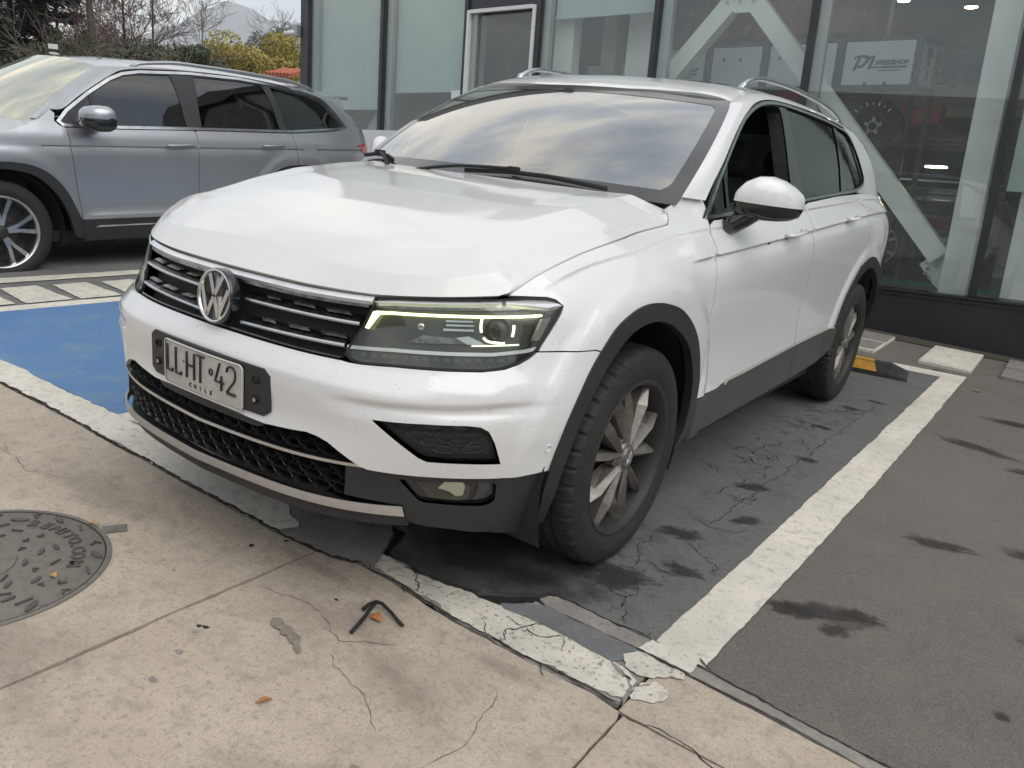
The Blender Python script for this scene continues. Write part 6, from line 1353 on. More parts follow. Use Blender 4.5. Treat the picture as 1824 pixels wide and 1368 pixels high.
w3=copy_tree(w1,car); w3.location=(-.795,0,.356); w3.rotation_euler=(0,0,math.pi); w4=copy_tree(w1,car); w4.location=(-.797,2.787,.356); w4.rotation_euler=(.5,0,math.pi)

# ---------------------------------------------------------------- silver car next bay
PM=Matrix.Translation(PO)@Matrix.Rotation(PA,4,'Z')@Matrix.Rotation(PP,4,'X')
pc_=thing('parked_large_crossover','silver grey three row crossover parked beyond the blue bay, side on','car',mat4=PM)
offp=lambda d: (lambda a,b: pside(a,b)+normal(pside,a,b)*d)
parch=[(-.545,.458),(-.53,.56),(-.47,.68),(-.38,.78),(-.26,.85),(-.13,.876),(.023,.880),(.125,.877),(.239,.857),(.346,.81),(.435,.734),(.498,.647),(.55,.538),(.584,.455)]
parin=[(-.49,.30),(-.485,.46),(-.455,.58),(-.38,.70),(-.27,.785),(-.14,.825),(.019,.833),(.148,.818),(.261,.782),(.367,.696),(.445,.589),(.494,.47),(.528,.32)]
pcut1=[(.540,1.135),(.546,1.0),(.568,.773),(.600,.440)]; pcut2=[(1.665,1.150),(1.662,.957),(1.660,.658),(1.665,.43)]; pcut3=[(2.736,1.175),(2.774,1.017),(2.771,.90),(2.70,.80)]
pb=lambda y: float(np.interp(y,[.49,.59,.98,1.655,2.74,3.4,3.6],[1.135,1.137,1.140,1.158,1.176,1.222,1.24]))
chp=lambda a,b: [(y,1.000+.012*y) for y in np.linspace(a,b,40)]; lsp=lambda a,b: [(y,.47) for y in np.linspace(a,b,30)]
pal=dict(h=.035,gap=.0025,mirror=True)
pao=spl(parch,3)
SP=M['silver_paint']
patch('front_wing',pside,[tuple(q) for q in pao[::-1]]+[(-.62,.45),(-.80,.50),(-.86,.70),(-.84,.92),(-.60,.98),(-.2,1.03),(.1,1.09),(.25,1.145),(.36,1.195),(.46,1.262),(.49,1.235),(.47,1.18),(.500,1.150)]+pcut1,SP,pc_,lines=[chp(.35,.54)],**pal)
patch('front_door',pside,pcut1[::-1]+[(y,pb(y)) for y in np.linspace(.56,1.64,12)]+pcut2,SP,pc_,lines=[chp(.56,1.65),lsp(.62,1.65)],**pal)
par2=[(2.82+a,b) for a,b in pao]
rdl=[q for q in par2 if q[0]<2.70]
patch('rear_door',pside,[tuple(q) for q in pcut2[::-1]]+[(y,pb(y)) for y in np.linspace(1.69,2.70,12)]+pcut3+[q for q in rdl[::-1] if q[1]<.80],SP,pc_,lines=[chp(1.68,2.76),lsp(1.68,2.2)],**pal)
patch('rear_quarter',pside,[tuple(q) for q in pcut3[::-1]]+[(2.95,1.19),(3.2,1.205),(3.42,1.225),(3.60,1.262),(3.72,1.29),(3.90,1.27),(3.985,1.15),(4.005,.9),(4.0,.55),(3.5,.48)]+[q for q in par2[::-1] if q[0]>2.74 and q[1]>.47],SP,pc_,lines=[chp(2.79,3.9)],**pal)
patch('wheel_arch_trim',offp(.006),[tuple(q) for q in pao]+[(.60,.40),(.60,.285)]+[tuple(q) for q in spl(parin,3)[::-1]]+[(-.55,.30)],M['dark_plastic'],pc_,h=.04,gap=0,lip=.03,mirror=True)
patch('wheel_arch_trim',offp(.006),[(2.82+a,b) for a,b in pao]+[(3.42,.40),(3.40,.285)]+[(2.82+a,b) for a,b in spl(parin,3)[::-1]]+[(2.28,.30)],M['dark_plastic'],pc_,h=.04,gap=0,lip=.03,mirror=True)
patch('sill_trim',offp(.006),[(.602,.443),(2.262,.432),(2.262,.255),(.602,.270)],M['dark_plastic'],pc_,h=.05,gap=.001,lip=.04,mirror=True)
patch('sill_chrome',offp(.012),[(.690,.378),(.735,.392),(2.1,.384),(2.1,.372),(.74,.380)],M['chrome'],pc_,h=.05,gap=0,lip=.01,mirror=True)
pd=[(.482,1.180),(.575,1.268),(.786,1.407),(1.006,1.528),(1.139,1.579),(1.305,1.608),(1.796,1.640),(2.322,1.643),(2.701,1.619),(3.172,1.556),(3.334,1.505),(3.468,1.368),(3.58,1.268),(3.56,1.246),(3.394,1.226),(2.74,1.180),(1.655,1.160),(.981,1.143),(.60,1.136),(.52,1.142)]
pdl=np.array(pd)
patch('window_seal',offp(-.006),pd,M['black_gloss'],pc_,h=.06,gap=0,lip=0,mirror=True,holes=[shrink(pdl,.03)])
patch('chrome_window_trim',offp(.004),pd,M['chrome'],pc_,h=.06,gap=.001,lip=.01,mirror=True,holes=[shrink(pdl,.024)])
pf=[(.843,1.170),(.843,1.398),(1.043,1.520),(1.145,1.552),(1.286,1.576),(1.585,1.598),(1.600,1.40),(1.592,1.185)]
pr_=[(1.745,1.188),(1.775,1.40),(1.83,1.607),(2.285,1.610),(2.56,1.598),(2.60,1.40),(2.62,1.200)]
pq=[(2.70,1.205),(2.685,1.40),(2.650,1.588),(3.10,1.530),(3.272,1.478),(3.40,1.359),(3.483,1.268),(3.376,1.246)]
pt_=[(.60,1.165),(.690,1.275),(.795,1.375),(.795,1.170)]
patch('pillar_trim',offp(-.002),shrink(pdl,.022),M['dark_plastic'],pc_,h=.06,gap=0,lip=0,mirror=True,holes=[pf,pr_,pq,pt_])
for nm,q in (('front_door_window',pf),('rear_door_window',pr_),('rear_side_window',pq),('quarter_light',pt_)): patch(nm,offp(-.007),q,M['pilot_glass'],pc_,h=.08,gap=-.004,lip=0,mirror=True)
A=np.linspace(-1,1,31); sp_=[(a,0.0) for a in A]+[(1,b) for b in np.linspace(.1,.9,9)]+[(a,1.0) for a in A[::-1]]+[(-1,b) for b in np.linspace(.9,.1,9)]
ps=patch('windscreen',pscreen,sp_,M['pilot_screen'],pc_,h=.08,gap=0,lip=0)
prs=[(('s',.22),(.46,1.262)),(('s',.30),(.56,1.272)),(('s',.5),(.72,1.375)),(('s',.72),(.90,1.478)),(('s',.88),(1.04,1.550)),(('s',1.0),(1.16,1.597)),(('r',1.25,.615),(1.36,1.625)),(('r',1.6,.61),(1.75,1.648)),(('r',2.2,.605),(2.28,1.652)),(('r',2.7,.60),(2.70,1.628)),(('r',3.1,.59),(3.12,1.572)),(('r',3.4,.58),(3.36,1.508)),(('r',3.6,.56),(3.50,1.38)),(('r',3.74,.54),(3.60,1.28))]
Ip=[];Op=[]
for a,b in prs: Ip.append(pscreen(1.,a[1]) if a[0]=='s' else proof(a[2],a[1])); Op.append(pside(b[0],b[1]))
Ip=spl(np.array(Ip),5); Op=spl(np.array(Op),5); G=[]
for i in range(len(Ip)):
    a,b=Op[i],Ip[i]; w_=np.linalg.norm(a-b); mid=(a+b)/2+np.array([.62,-.05,.62])*(.18*w_+.005); G.append([(1-t)**2*a+2*t*(1-t)*mid+t*t*b for t in np.linspace(0,1,9)])
m_=MB(); m_.grid(np.array(G),flip=True); m_.go('roof_pillar',SP,pc_,smooth=True,mirror=True)
rp_=[(.62*a,.90+.10*a*a) for a in np.linspace(0,1,10)]+[(.615,1.25),(.61,1.6),(.605,2.2),(.60,2.7),(.59,3.1),(.58,3.4),(.56,3.6),(.54,3.74),(0,3.85)]
patch('roof',proof,rp_+[(-x,y) for x,y in rp_[::-1] if x>1e-5],SP,pc_,h=.06,gap=0,lip=.01)
m_=MB(); yy=np.linspace(1.30,3.30,30); m_.tube([(.61,y,float(proof(.61,y)[2])+.012+.045*min(1,math.sin(math.pi*(y-1.30)/2.0)*1.8)**.6 if 1.3<y<3.3 else float(proof(.61,y)[2])) for y in yy],.022,8,ry=.016); m_.go('roof_rail',SP,pc_,smooth=True,mirror=True)
m_=MB(); m_.box((0,3.80,1.560),(1.04,.20,.035),bev=.012); m_.go('roof_spoiler',SP,pc_)
# hood, nose, tail
wt=spl(np.array([(-.84,.92),(-.60,.98),(-.2,1.03),(.1,1.09),(.25,1.145),(.36,1.195)]),6); G=[]
for y_,z_ in wt:
    o_=np.array(pside(y_,z_-.002)); t=(y_+.84)/1.20; row=[]
    for k in range(15):
        q=k/14; a_=1-q
        cen=np.array([0,-.92+.98*t,.90+.285*math.sin(min(t,1)*1.35)/math.sin(1.35)]); base=cen*(1-a_**2)+o_*a_**2; base[0]=o_[0]*a_; ws0=np.array(pscreen(np.array(a_),np.array(0.))); ws0[1]-=.01; w_=max(0,(t-.6)/.4)**2
        if a_>.97: w_=0
        row.append(base*(1-w_)+ws0*w_)
    G.append(row)
m_=MB(); m_.grid(np.array(G)); m_.go('hood',SP,pc_,smooth=True,mirror=True)
G=[]
for t in np.linspace(0,1,8):
    a=np.array(pside(.34+.13*t,1.185+.080*t)); b=np.array(pscreen(np.array(.97+.03*t),np.array(.0+.24*t))); G.append([a+(b-a)*q+np.array([.008,0,.012])*math.sin(math.pi*q) for q in np.linspace(0,1,6)])
m_=MB(); m_.grid(np.array(G),flip=True); m_.go('cowl_corner',SP,pc_,smooth=True,mirror=True)
m_=MB(); m_.box((0,-.80,.62),(1.5,.24,.52),bev=.08); m_.go('front_bumper',SP,pc_,smooth=True); m_=MB(); m_.box((0,-.93,.74),(.9,.03,.16),bev=.01); m_.go('grille',M['black_gloss'],pc_)
tail=[]
for z in np.linspace(.35,1.25,8):
    e_=pside(3.98,z); tail.append([(e_[0]*math.cos(t)**.6 if t<1.57 else 0.,3.98+.10*math.sin(t),z) for t in np.linspace(0,1.5707,9)])
tail=np.array(tail); m_=MB(); m_.grid(tail); m_.go('tailgate',SP,pc_,smooth=True,mirror=True)
G=[]
for t in np.linspace(0,1,12):
    a=np.array(pside(3.98-.55*t,1.25+.27*t)); b=np.array([.0,4.08-.40*t,1.25+.33*t]); G.append([a+(b-a)*s+np.array([0,.12*math.sin(math.pi*s)*(1-t*.3),.0]) for s in np.linspace(0,1,8)])
m_=MB(); m_.grid(np.array(G)); m_.go('tailgate_glass',M['pilot_glass'],pc_,smooth=True,mirror=True)
G=[]
for t in np.linspace(0,1,10):
    a=np.array(pside(3.60-.0*t-.24*t,1.27+.24*t)); b=np.array(pside(3.98-.50*t,1.25+.27*t)); G.append([a+(b-a)*s+np.array([.012*math.sin(math.pi*s),0,0]) for s in np.linspace(0,1,6)])
m_=MB(); m_.grid(np.array(G),flip=True); m_.go('rear_pillar',SP,pc_,smooth=True,mirror=True)
for s_ in (1,-1): patch('tail_light',offp(.006),[(3.70,1.085),(3.97,1.11),(3.985,.985),(3.90,.955)],M['red_lens'],pc_,h=.05,gap=0,lip=.02,sgn=s_)
patch('fuel_flap',offp(.0015),[(2.835,1.064),(3.038,1.069),(3.072,.944),(2.851,.935)],SP,pc_,h=.05,gap=0,lip=.004)
for (y0,z0,y1,z1) in ((1.350,1.030,1.605,1.040),(2.350,1.052,2.60,1.062)):
    yy=np.linspace(y0,y1,12); t=np.linspace(0,1,12); q=pside(yy,z0+(z1-z0)*t); q[:,0]+=.012+.022*np.sin(np.pi*t)**.6; m_=MB(); m_.tube(q,.009,8,ry=.018,up=(1,0,0)); m_.go('door_handle',SP,pc_,smooth=True,mirror=True)
# mirror
def pm(s_):
    r=bpy.data.objects.new('door_mirror',None); link(r,pc_)
    xs_=[1.00,1.02,1.06,1.12,1.17,1.20,1.215]; yc=[.70,.70,.71,.72,.735,.75,.76]; hz=[.045,.062,.075,.082,.078,.06,.03]; dp_=[.06,.10,.125,.13,.12,.09,.04]; n=18; V=[]
    for i in range(7):
        for k in range(n):
            th=2*math.pi*k/n; V.append((xs_[i],yc[i]-dp_[i]*math.copysign(abs(math.cos(th))**.8,math.cos(th))*(1 if math.cos(th)>0 else .6),1.235+hz[i]*math.copysign(abs(math.sin(th))**.8,math.sin(th))))
    F=[(i*n+k,i*n+(k+1)%n,(i+1)*n+(k+1)%n,(i+1)*n+k) for i in range(6) for k in range(n)]+[tuple(range(n))[::-1],tuple(6*n+k for k in range(n))]
    V=np.array(V)*np.array([s_,1,1]); F=[f[::-1] for f in F] if s_<0 else F
    mk('mirror_cap',V,F,SP,r,smooth=True); c0=V.mean(0); low=c0+(V-c0)*np.array([1.0,1.02,.96])+np.array([0,0,-.035]); mk('mirror_base',low,F,M['black_gloss'],r,smooth=True)
    m_=MB(); m_.tube([(.90*s_,.70,1.150),(.96*s_,.74,1.175),(1.06*s_,.80,1.195)],[.05,.045,.04],8,ry=.022); m_.go('mirror_foot',M['black_gloss'],r,smooth=True)
pm(1); pm(-1)
m_=MB(); m_.box((0,1.6,.30),(1.7,4.4,.08)); m_.box((0,-.1,.65),(1.3,.9,.4)); m_.box((0,1.9,.55),(1.7,2.8,.06)); m_.box((0,3.7,.8),(1.4,.4,.6)); m_.box((.86,2.0,.75),(.05,2.6,.7)); m_.box((-.86,2.0,.75),(.05,2.6,.7)); m_.go('underbody',M['black_matte'],pc_)
for yc in (0,2.82):
    V=[];F=[];n=24
    for i in range(n+1):
        a=math.pi*(-.1+1.2*i/n)
        for x_ in (.55,.93): V.append((x_,yc-.475*math.cos(a),.376+.465*math.sin(a)))
    F=[(2*i,2*i+1,2*i+3,2*i+2) for i in range(n)]+[tuple(2*i for i in range(n+1))]; m_=MB(); m_.add(V,F); m_.go('wheel_housing',M['black_matte'],pc_,mirror=True)
m_=MB(); m_.box((0,.72,1.05),(1.45,.5,.14),bev=.04); m_.go('dashboard',M['interior'],pc_); m_=MB(); m_.tube([(.38+.19*math.cos(a),1.0-.09*math.sin(a),1.12+.17*math.sin(a)) for a in np.linspace(0,6.283,26)],.014,6); m_.go('steering_wheel',M['interior'],pc_)
def cseat(x,y):
    st_=MB(); st_.box((x,y,.70),(.50,.52,.16),bev=.06); R3=Matrix.Rotation(math.radians(-14),3,'X'); st_.box((x,y+.30,1.01),(.48,.14,.62),R=R3,bev=.06); st_.box((x,y+.385,1.40),(.26,.10,.17),R=R3,bev=.04); st_.go('car_seat',M['seat'],pc_)
for a in ((.38,1.4),(-.38,1.4),(.38,2.35),(-.38,2.35)): cseat(*a)
pw=make_wheel(pc_,.855,0,.376,.245,.262,1,1,'rim_dark'); pw.rotation_euler=(.18,0,0)
for (x_,y_,rz) in ((.855,2.82,0),(-.855,0,math.pi),(-.855,2.82,math.pi)): q=copy_tree(pw,pc_); q.location=(x_,y_,.374); q.rotation_euler=(.6,0,rz)
# dark display cars inside the showroom share the shapes of the silver one
M['dark_paint']=P('dark_paint',(.012,.020,.018),.2,coat=1); M['grey_paint']=P('grey_paint',(.10,.10,.105),.25,.5,coat=1)
def dupcar(name,label,mat,m4):
    r=pc_.copy(); COL.objects.link(r); r.name=name; r.matrix_world=m4; r['label']=label; r['category']='car'
    def rec(o,p):
        c_=o.copy(); COL.objects.link(c_); c_.parent=p
        if o.type=='MESH':
            c_.data=o.data
            for i,s in enumerate(c_.material_slots):
                if s.material==SP: s.link='OBJECT'; s.material=mat
        for ch in list(o.children): rec(ch,c_)
    for ch in list(pc_.children): rec(ch,r)
    return r
dupcar('display_car','dark green display car standing inside the showroom by the white column',M['dark_paint'],BM@Matrix.Translation((1.2,4.3,.355))@Matrix.Rotation(math.radians(97),4,'Z'))

# ---------------------------------------------------------------- trees, hills, lamp beyond
M['bark']=P('bark',(.085,.068,.055),.9,noise=(6,.4,.7,(.05,.04,.034)),bump=(30,.5,.02)); M['twig']=P('twig',(.16,.115,.10),.9); M['twig_red']=P('twig_red',(.20,.115,.11),.9)
def leafmat(name,c1,c2):
    m,t,b=_mat(name); b.inputs['Roughness'].default_value=.65; N=t.nodes.new; K=t.links.new; oi=N('ShaderNodeTexCoord'); n=N('ShaderNodeTexNoise'); n.inputs['Scale'].default_value=1.2; n.inputs['Detail'].default_value=6; K(oi.outputs['Object'],n.inputs[0]); r=N('ShaderNodeMapRange'); r.inputs[1].default_value=.35; r.inputs[2].default_value=.68; K(n.outputs[0],r.inputs[0]); x=N('ShaderNodeMixRGB'); x.inputs[1].default_value=(*c1,1); x.inputs[2].default_value=(*c2,1); K(r.outputs[0],x.inputs[0]); K(x.outputs[0],b.inputs['Base Color']); return m
M['leaf_conifer']=leafmat('leaf_conifer',(.018,.032,.020),(.045,.062,.038)); M['leaf_green']=leafmat('leaf_green',(.045,.065,.030),(.095,.115,.055)); M['leaf_gold']=leafmat('leaf_gold',(.24,.20,.04),(.42,.34,.08)); M['leaf_dull']=leafmat('leaf_dull',(.065,.075,.045),(.13,.125,.085)); M['leaf_blue']=leafmat('leaf_blue',(.06,.085,.07),(.11,.135,.105))
M['roof_tile']=P('roof_tile',(.42,.13,.07),.8,noise=(6,.4,.7,(.30,.09,.05))); M['hill']=P('hill',(.055,.075,.10),.95,noise=[(.003,.4,.65,(.085,.095,.10)),(.012,.45,.7,(.04,.055,.06))])
Cc=np.array([1.893,-2.171,1.245])
def leaves(V,F,c,r_,n,size,rr,squash=1.,fill=.55):
    """n small leaf clumps scattered through lumpy blobs"""
    for _ in range(n):
        while True:
            d=np.array([rr.gauss(0,1) for _ in range(3)]); d/=np.linalg.norm(d)+1e-9; break
        q=rr.random()**(1/3.)*(1-fill)+fill; p=c+d*q*r_*np.array([1,1,squash]); s=size*(.6+.8*rr.random())
        a=np.array([rr.gauss(0,1) for _ in range(3)]); a/=np.linalg.norm(a); b=np.cross(a,d); b/=np.linalg.norm(b)+1e-9
        k=len(V); V+= [tuple(p-a*s),tuple(p+b*s*.45),tuple(p+a*s),tuple(p-b*s*.45)]; F.append((k,k+1,k+2,k+3))
def limb(m_,p,d,l,r_,depth,rr,spread,n_,up_=.15,tips=None,kids=3,r0=.004):
    pts=[p]; q=p.copy(); dd=d/np.linalg.norm(d); 
    for i in range(5):
        dd=dd+np.array([rr.gauss(0,.10),rr.gauss(0,.10),rr.gauss(0,.06)+up_*.1]); dd/=np.linalg.norm(dd); q=q+dd*l/5; pts.append(q.copy())
    m_.tube(pts,np.linspace(r_,max(r_*.55,r0),6),4 if depth<3 else 6,cap=False)
    if tips is not None and depth<=1: tips.append(q)
    if depth>0:
        for k in range(kids+(1 if depth>2 else 0)):
            i=rr.randint(1,5); nd=dd+np.array([rr.gauss(0,spread),rr.gauss(0,spread),rr.gauss(up_,spread*.6)]); limb(m_,pts[i],nd,l*(.52+.25*rr.random()),max(r_*.5,r0),depth-1,rr,spread,n_,up_,tips,kids,r0)
def bare(label,x,y,z0,h,seed,mat='twig',depth=4,spread=.65,r_=.09,group=None,kids=3,name='bare_tree',lean=0):
    rr=random.Random(seed); root=thing(name,label,'tree',group,loc=(x,y,z0)); m_=MB()
    pts=[np.array([0,0,0.])]; 
    for i in range(8): pts.append(pts[-1]+np.array([rr.gauss(lean*.05,.03),rr.gauss(0,.03),h/8]))
    m_.tube(pts,np.linspace(r_,r_*.35,9),8); m_.go('trunk',M['bark'],root)
    m2=MB(); 
    for k in range(15):
        i=rr.randint(2,8); limb(m2,pts[i],np.array([rr.gauss(0,1),rr.gauss(0,1),.75]),h*.27*(1.25-i/12),r_*.20,depth-1,rr,spread,0,kids=kids+1,r0=.0048)
    m2.go('branches',M[mat],root); return root
def conifer(label,x,y,z0,h,w_,seed,mat='leaf_conifer',n=9000,group='tall evergreens behind the silver car',size=.20):
    rr=random.Random(seed); root=thing('evergreen_tree',label,'tree',group,loc=(x,y,z0)); m_=MB(); m_.tube([(0,0,0),(.05,0,h*.5),(0,0,h*.97)],[w_*.07,w_*.05,.02],8)
    V=[];F=[]
    tiers=int(h*2.2)
    for t in range(tiers):
        f=t/tiers; zz=h*(.06+.92*f); R0=w_*(1-f)**.75*(.85+.3*rr.random())
        nb=max(4,int(9*(1-f)+3))
        for b in range(nb):
            a=rr.random()*6.283; L_=R0*(.65+.45*rr.random()); d=np.array([math.cos(a),math.sin(a),-.12+.25*rr.random()]); tip=np.array([0,0,zz])+d*L_; m_.tube([(0,0,zz),tuple(tip)],[.03,.008],4,cap=False)
            cnt=int(n/(tiers*nb))
            for _ in range(cnt):
                u_=rr.random()**.7; p=np.array([0,0,zz])+d*L_*u_+np.array([rr.gauss(0,.16),rr.gauss(0,.16),rr.gauss(-.05,.11)])*(1.2-.5*u_)*w_*.35
                s=size*(.5+.8*rr.random()); a_=np.array([d[0]+rr.gauss(0,.5),d[1]+rr.gauss(0,.5),-.2+rr.gauss(0,.3)]); a_/=np.linalg.norm(a_); b_=np.cross(a_,np.array([rr.gauss(0,.4),rr.gauss(0,.4),1])); b_/=np.linalg.norm(b_); k=len(V); V+= [tuple(p-a_*s),tuple(p+b_*s*.32),tuple(p+a_*s),tuple(p-b_*s*.32)]; F.append((k,k+1,k+2,k+3))
    m_.go('trunk',M['bark'],root); mk('crown',V,F,M[mat],root); return root
def bushy(label,x,y,z0,h,w_,seed,mat,n=7000,group=None,name='leafy_tree',size=.13,cat='tree',lumps=14,sq=.8):
    rr=random.Random(seed); root=thing(name,label,cat,group,loc=(x,y,z0)); m_=MB(); m_.tube([(0,0,0),(.04,0,h*.35),(0,.03,h*.7)],[w_*.06,w_*.045,.02],8)
    V=[];F=[]
    for k in range(lumps):
        a=rr.random()*6.283; q=rr.random()**.6; zz=h*(.42+.46*rr.random()); c=np.array([math.cos(a)*w_*.62*q*(1.15-zz/h*.5),math.sin(a)*w_*.62*q*(1.15-zz/h*.5),zz]); r_=w_*(.26+.16*rr.random())
        m_.tube([(0,0,h*.3),tuple(c)],[.04,.012],4,cap=False); leaves(V,F,c,r_,n//lumps,size,rr,sq)
    m_.go('trunk',M['bark'],root); mk('crown',V,F,M[mat],root); return root
def at_(px,py,D):
    """bearing of a photo column/row at distance D, baked from the fitted camera"""
    r=np.array([.80664,.58207,.10261]);u=np.array([-.24475,.17093,.95440]);f=np.array([-.53798,.79497,-.28034]); d=f+(px-912)/1413.43*r-(py-684)/1413.43*u; return Cc+d/np.linalg.norm(d)*D
def gz(px,D): p=at_(px,300,D); return p[0],p[1]
def zt(px,py,D): return at_(px,py,D)[2]
Z0=-.8
for i,(px,D,top,w_,lab) in enumerate(((15,24,-260,2.9,'leftmost broad dark evergreen behind the silver car windscreen'),(-110,22,-260,3.0,'dark evergreen cut by the left edge of the photo'),(95,27,-150,2.0,'dark evergreen beside the reddish bare trees'))):
    x,y=gz(px,D); h=zt(px,top,D)-Z0; conifer(lab,x,y,Z0,h,w_,300+i,n=26000,size=.105)
for i,(px,D,top,lab,mt,dp_) in enumerate(((178,22,-220,'bare tree with the thickest straight trunk above the silver roof','twig',4),(118,25,-60,'reddish bare tree next to the dark evergreens','twig_red',4),(236,25,-40,'spreading bare tree right of the thick trunk','twig',4),(285,24,0,'bare tree with fine upright branches over the hedge','twig',4),(150,30,-60,'reddish bare tree far behind the thick trunk','twig_red',4),(362,30,18,'slim bare tree standing alone left of the golden trees','twig',3))):
    x,y=gz(px,D); h=zt(px,top,D)-Z0; bare(lab,x,y,Z0,h,400+i,mt,dp_,.62,(.12,.07,.06,.055,.07,.035)[i],'bare winter trees behind the silver car')
k=0
for px,D,top,w_,mt,lab in ((60,23,118,1.9,'leaf_conifer','low dark bush in front of the evergreens'),(130,22,90,1.7,'leaf_green','olive green bush behind the silver car roof, left'),(190,23,80,1.7,'leaf_green','olive green bush under the thick bare trunk'),(245,22,88,1.5,'leaf_dull','dull green bush in the middle of the hedge'),(300,24,84,1.5,'leaf_dull','dull brownish bush under the fine bare branches'),(345,23,74,1.1,'leaf_green','small green bush near the end of the hedge'),(385,25,105,.8,'leaf_dull','low bush at the right end of the hedge'),(210,27,62,2.0,'leaf_dull','taller dull bush behind the hedge')):
    x,y=gz(px,D); h=zt(px,top-26,D)-Z0; bushy(lab,x,y,Z0,h,w_,500+k,mt,15000,'bushes of the hedge behind the silver car','hedge_bush',.042,'bush',16,.9); k+=1
x,y=gz(374,26); conifer('tiny dark pointed conifer at the end of the hedge',x,y,Z0,zt(374,82,26)-Z0,.35,77,n=900,size=.08)
x,y=gz(432,30); bushy('round golden tree left of the grey green tree',x,y,Z0,zt(430,38,30)-Z0,1.75,601,'leaf_gold',14000,'golden trees by the building',size=.055,lumps=18)
x,y=gz(522,31); bushy('golden tree against the dark building corner',x,y,Z0,zt(520,30,31)-Z0,1.5,602,'leaf_gold',12000,'golden trees by the building',size=.055,lumps=16)
x,y=gz(474,36); bushy('tall grey green tree between the two golden ones',x,y,Z0,zt(468,20,36)-Z0,1.5,603,'leaf_blue',12000,None,size=.06,lumps=16,sq=1.3)
x,y=gz(498,40); bare('bare tree top behind the golden trees',x,y,Z0,zt(500,55,40)-Z0,604,'twig',3,.5,.05)
# tiled roof corner
x,y=gz(531,26); rt=thing('tiled_roof_house','low house with orange tiled roof at the foot of the golden trees','house',loc=(x,y,Z0)); zz=zt(528,124,26)-Z0
m_=MB(); m_.box((0,0,zz/2-.2),(1.0,1.6,zz-.35)); m_.go('wall',M['wall_beige'],rt)
for i in range(7):
    m_=MB(); m_.tube([(-.48+.16*i,-.2,zz-.02),(-.48+.16*i,-.85,zz-.22)],.055,8); m_.go('tile_row',M['roof_tile'],rt)
m_=MB(); m_.box((0,-.52,zz-.17),(1.1,.8,.04),R=Matrix.Rotation(math.radians(17),3,'X')); m_.go('roof',M['roof_tile'],rt)
# floodlight on a pole
x,y=gz(108,17); fl=thing('floodlight_pole','small floodlight on a thin pole behind the silver car roof','floodlight',loc=(x,y,Z0)); zz=zt(108,88,17)-Z0
m_=MB(); m_.tube([(0,0,0),(0,0,zz-.05)],.022,8); m_.go('pole',M['alu'],fl); R3=Matrix.Rotation(math.radians(40),3,'Z'); m_=MB(); m_.box((0,0,zz+.02),(.19,.06,.13),R=R3,bev=.01); m_.go('lamp_head',M['cage_black'],fl); m_=MB(); m_.box((.018,-.022,zz+.03),(.16,.012,.08),R=R3); m_.go('lamp_glass',M['frame_white'],fl); m_=MB(); m_.box((0,0,zz-.08),(.14,.05,.03),R=R3); m_.go('sensor',M['frame_white'],fl)
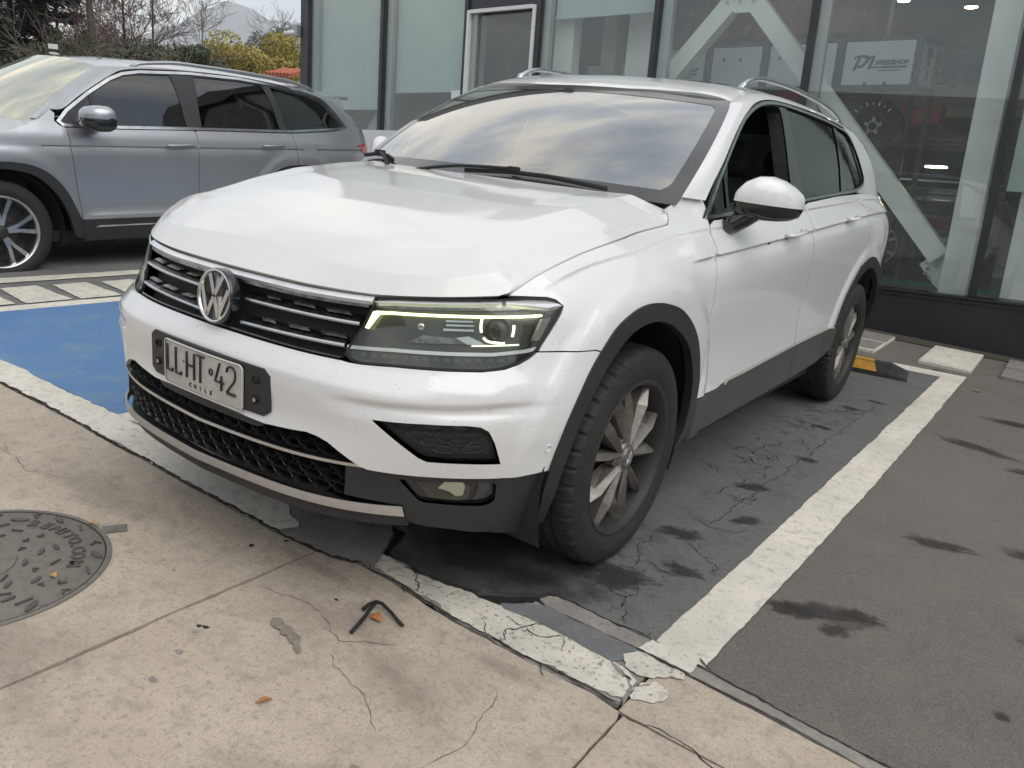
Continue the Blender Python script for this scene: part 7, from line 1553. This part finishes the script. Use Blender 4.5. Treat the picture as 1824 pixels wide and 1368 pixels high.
# hills
def ridge(name,D,pts,seed,mat='hill'):
    rr=random.Random(seed); xs_=np.array([p[0] for p in pts],float); ys_=np.array([p[1] for p in pts],float); pxs=np.linspace(xs_[0],xs_[-1],170); yv=np.interp(pxs,xs_,ys_)
    nz=sum(a*np.sin(pxs/w_+rr.random()*6) for a,w_ in ((6,48),(3.5,21),(2,9),(1.2,4.5))); yv=yv+nz*.8; V=[];n=len(pxs); rows=12
    for j in range(rows):
        t=j/(rows-1)
        for i in range(n):
            p=at_(pxs[i],yv[i],D); q=at_(pxs[i],420,D*.55); base=np.array([q[0],q[1],-40.]); w2=t**.8; pp=p*(1-w2)+base*w2; pp[2]+= (math.sin(i*.33+j)+math.sin(i*.13-j*1.7))*D*.004*math.sin(math.pi*t); V.append(tuple(pp))
    F=[(j*n+i,(j+1)*n+i,(j+1)*n+i+1,j*n+i+1) for j in range(rows-1) for i in range(n-1)]
    m_=MB(); m_.add(V,F); return struct(m_.go(name,M[mat],None,smooth=True))
ridge('mountain',2300,((-1400,180),(-600,120),(-200,90),(100,70),(260,62),(330,40),(380,14),(430,6),(470,22),(520,60),(620,95),(900,140),(1400,190),(2300,240),(3200,300)),5)
ridge('far_hill',1500,((-1400,300),(-300,230),(0,200),(250,150),(340,95),(420,84),(480,62),(540,40),(640,80),(900,170),(1500,230),(2300,300)),6)

# across the lot, behind the camera (added to block low sky and darken reflections)
M['render_grey']=P('render_grey',(.30,.28,.25),.85,noise=(1,.4,.7,(.24,.225,.205)))
ob=thing('added_office_block','plain low office building added out of view across the lot to darken reflections','building',loc=(3,-20,0)); m_=MB(); m_.box((0,0,2.6),(34,6,5.2)); m_.go('wall',M['render_grey'],ob)
for k in range(9): m_=MB(); m_.box((-14+3.5*k,3.02,2.9),(2.2,.05,1.6)); m_.go('window',M['black_gloss'],ob)
m_=MB(); m_.box((0,0,5.3),(34.6,6.6,.2)); m_.go('roof',M['asphalt_far'],ob)
for i,(x,y,h,w_) in enumerate(((15,-9,6.5,2.6),(17,-2,6,2.4),(18,5,7,2.8),(16,12,6,2.4))): bushy('broad green tree added out of view at the right edge of the lot, number %s from the building'%('four','three','two','one')[i],x,y,0,h,w_,700+i,'leaf_green',2500,'trees added along the right side of the lot',size=.28)

# ---------------------------------------------------------------- haze
hz=bpy.data.materials.new('haze'); hz.use_nodes=True; t=hz.node_tree; t.nodes.clear(); o_=t.nodes.new('ShaderNodeOutputMaterial'); pv=t.nodes.new('ShaderNodeVolumePrincipled'); pv.inputs['Color'].default_value=(.90,.93,.96,1); pv.inputs['Density'].default_value=.00042; t.links.new(pv.outputs[0],o_.inputs['Volume'])
zs_=[(o.matrix_world@Vector(c_))[2] for o in SC.objects if o.type=='MESH' and o.name.startswith(('mountain','far_hill')) for c_ in o.bound_box]
m_=MB(); zt_=max(zs_)+40; m_.box((0,0,(zt_-60)/2),(6400,6400,zt_+60)); h_=m_.go('haze',hz); h_['kind']='stuff'
h_.visible_shadow=True
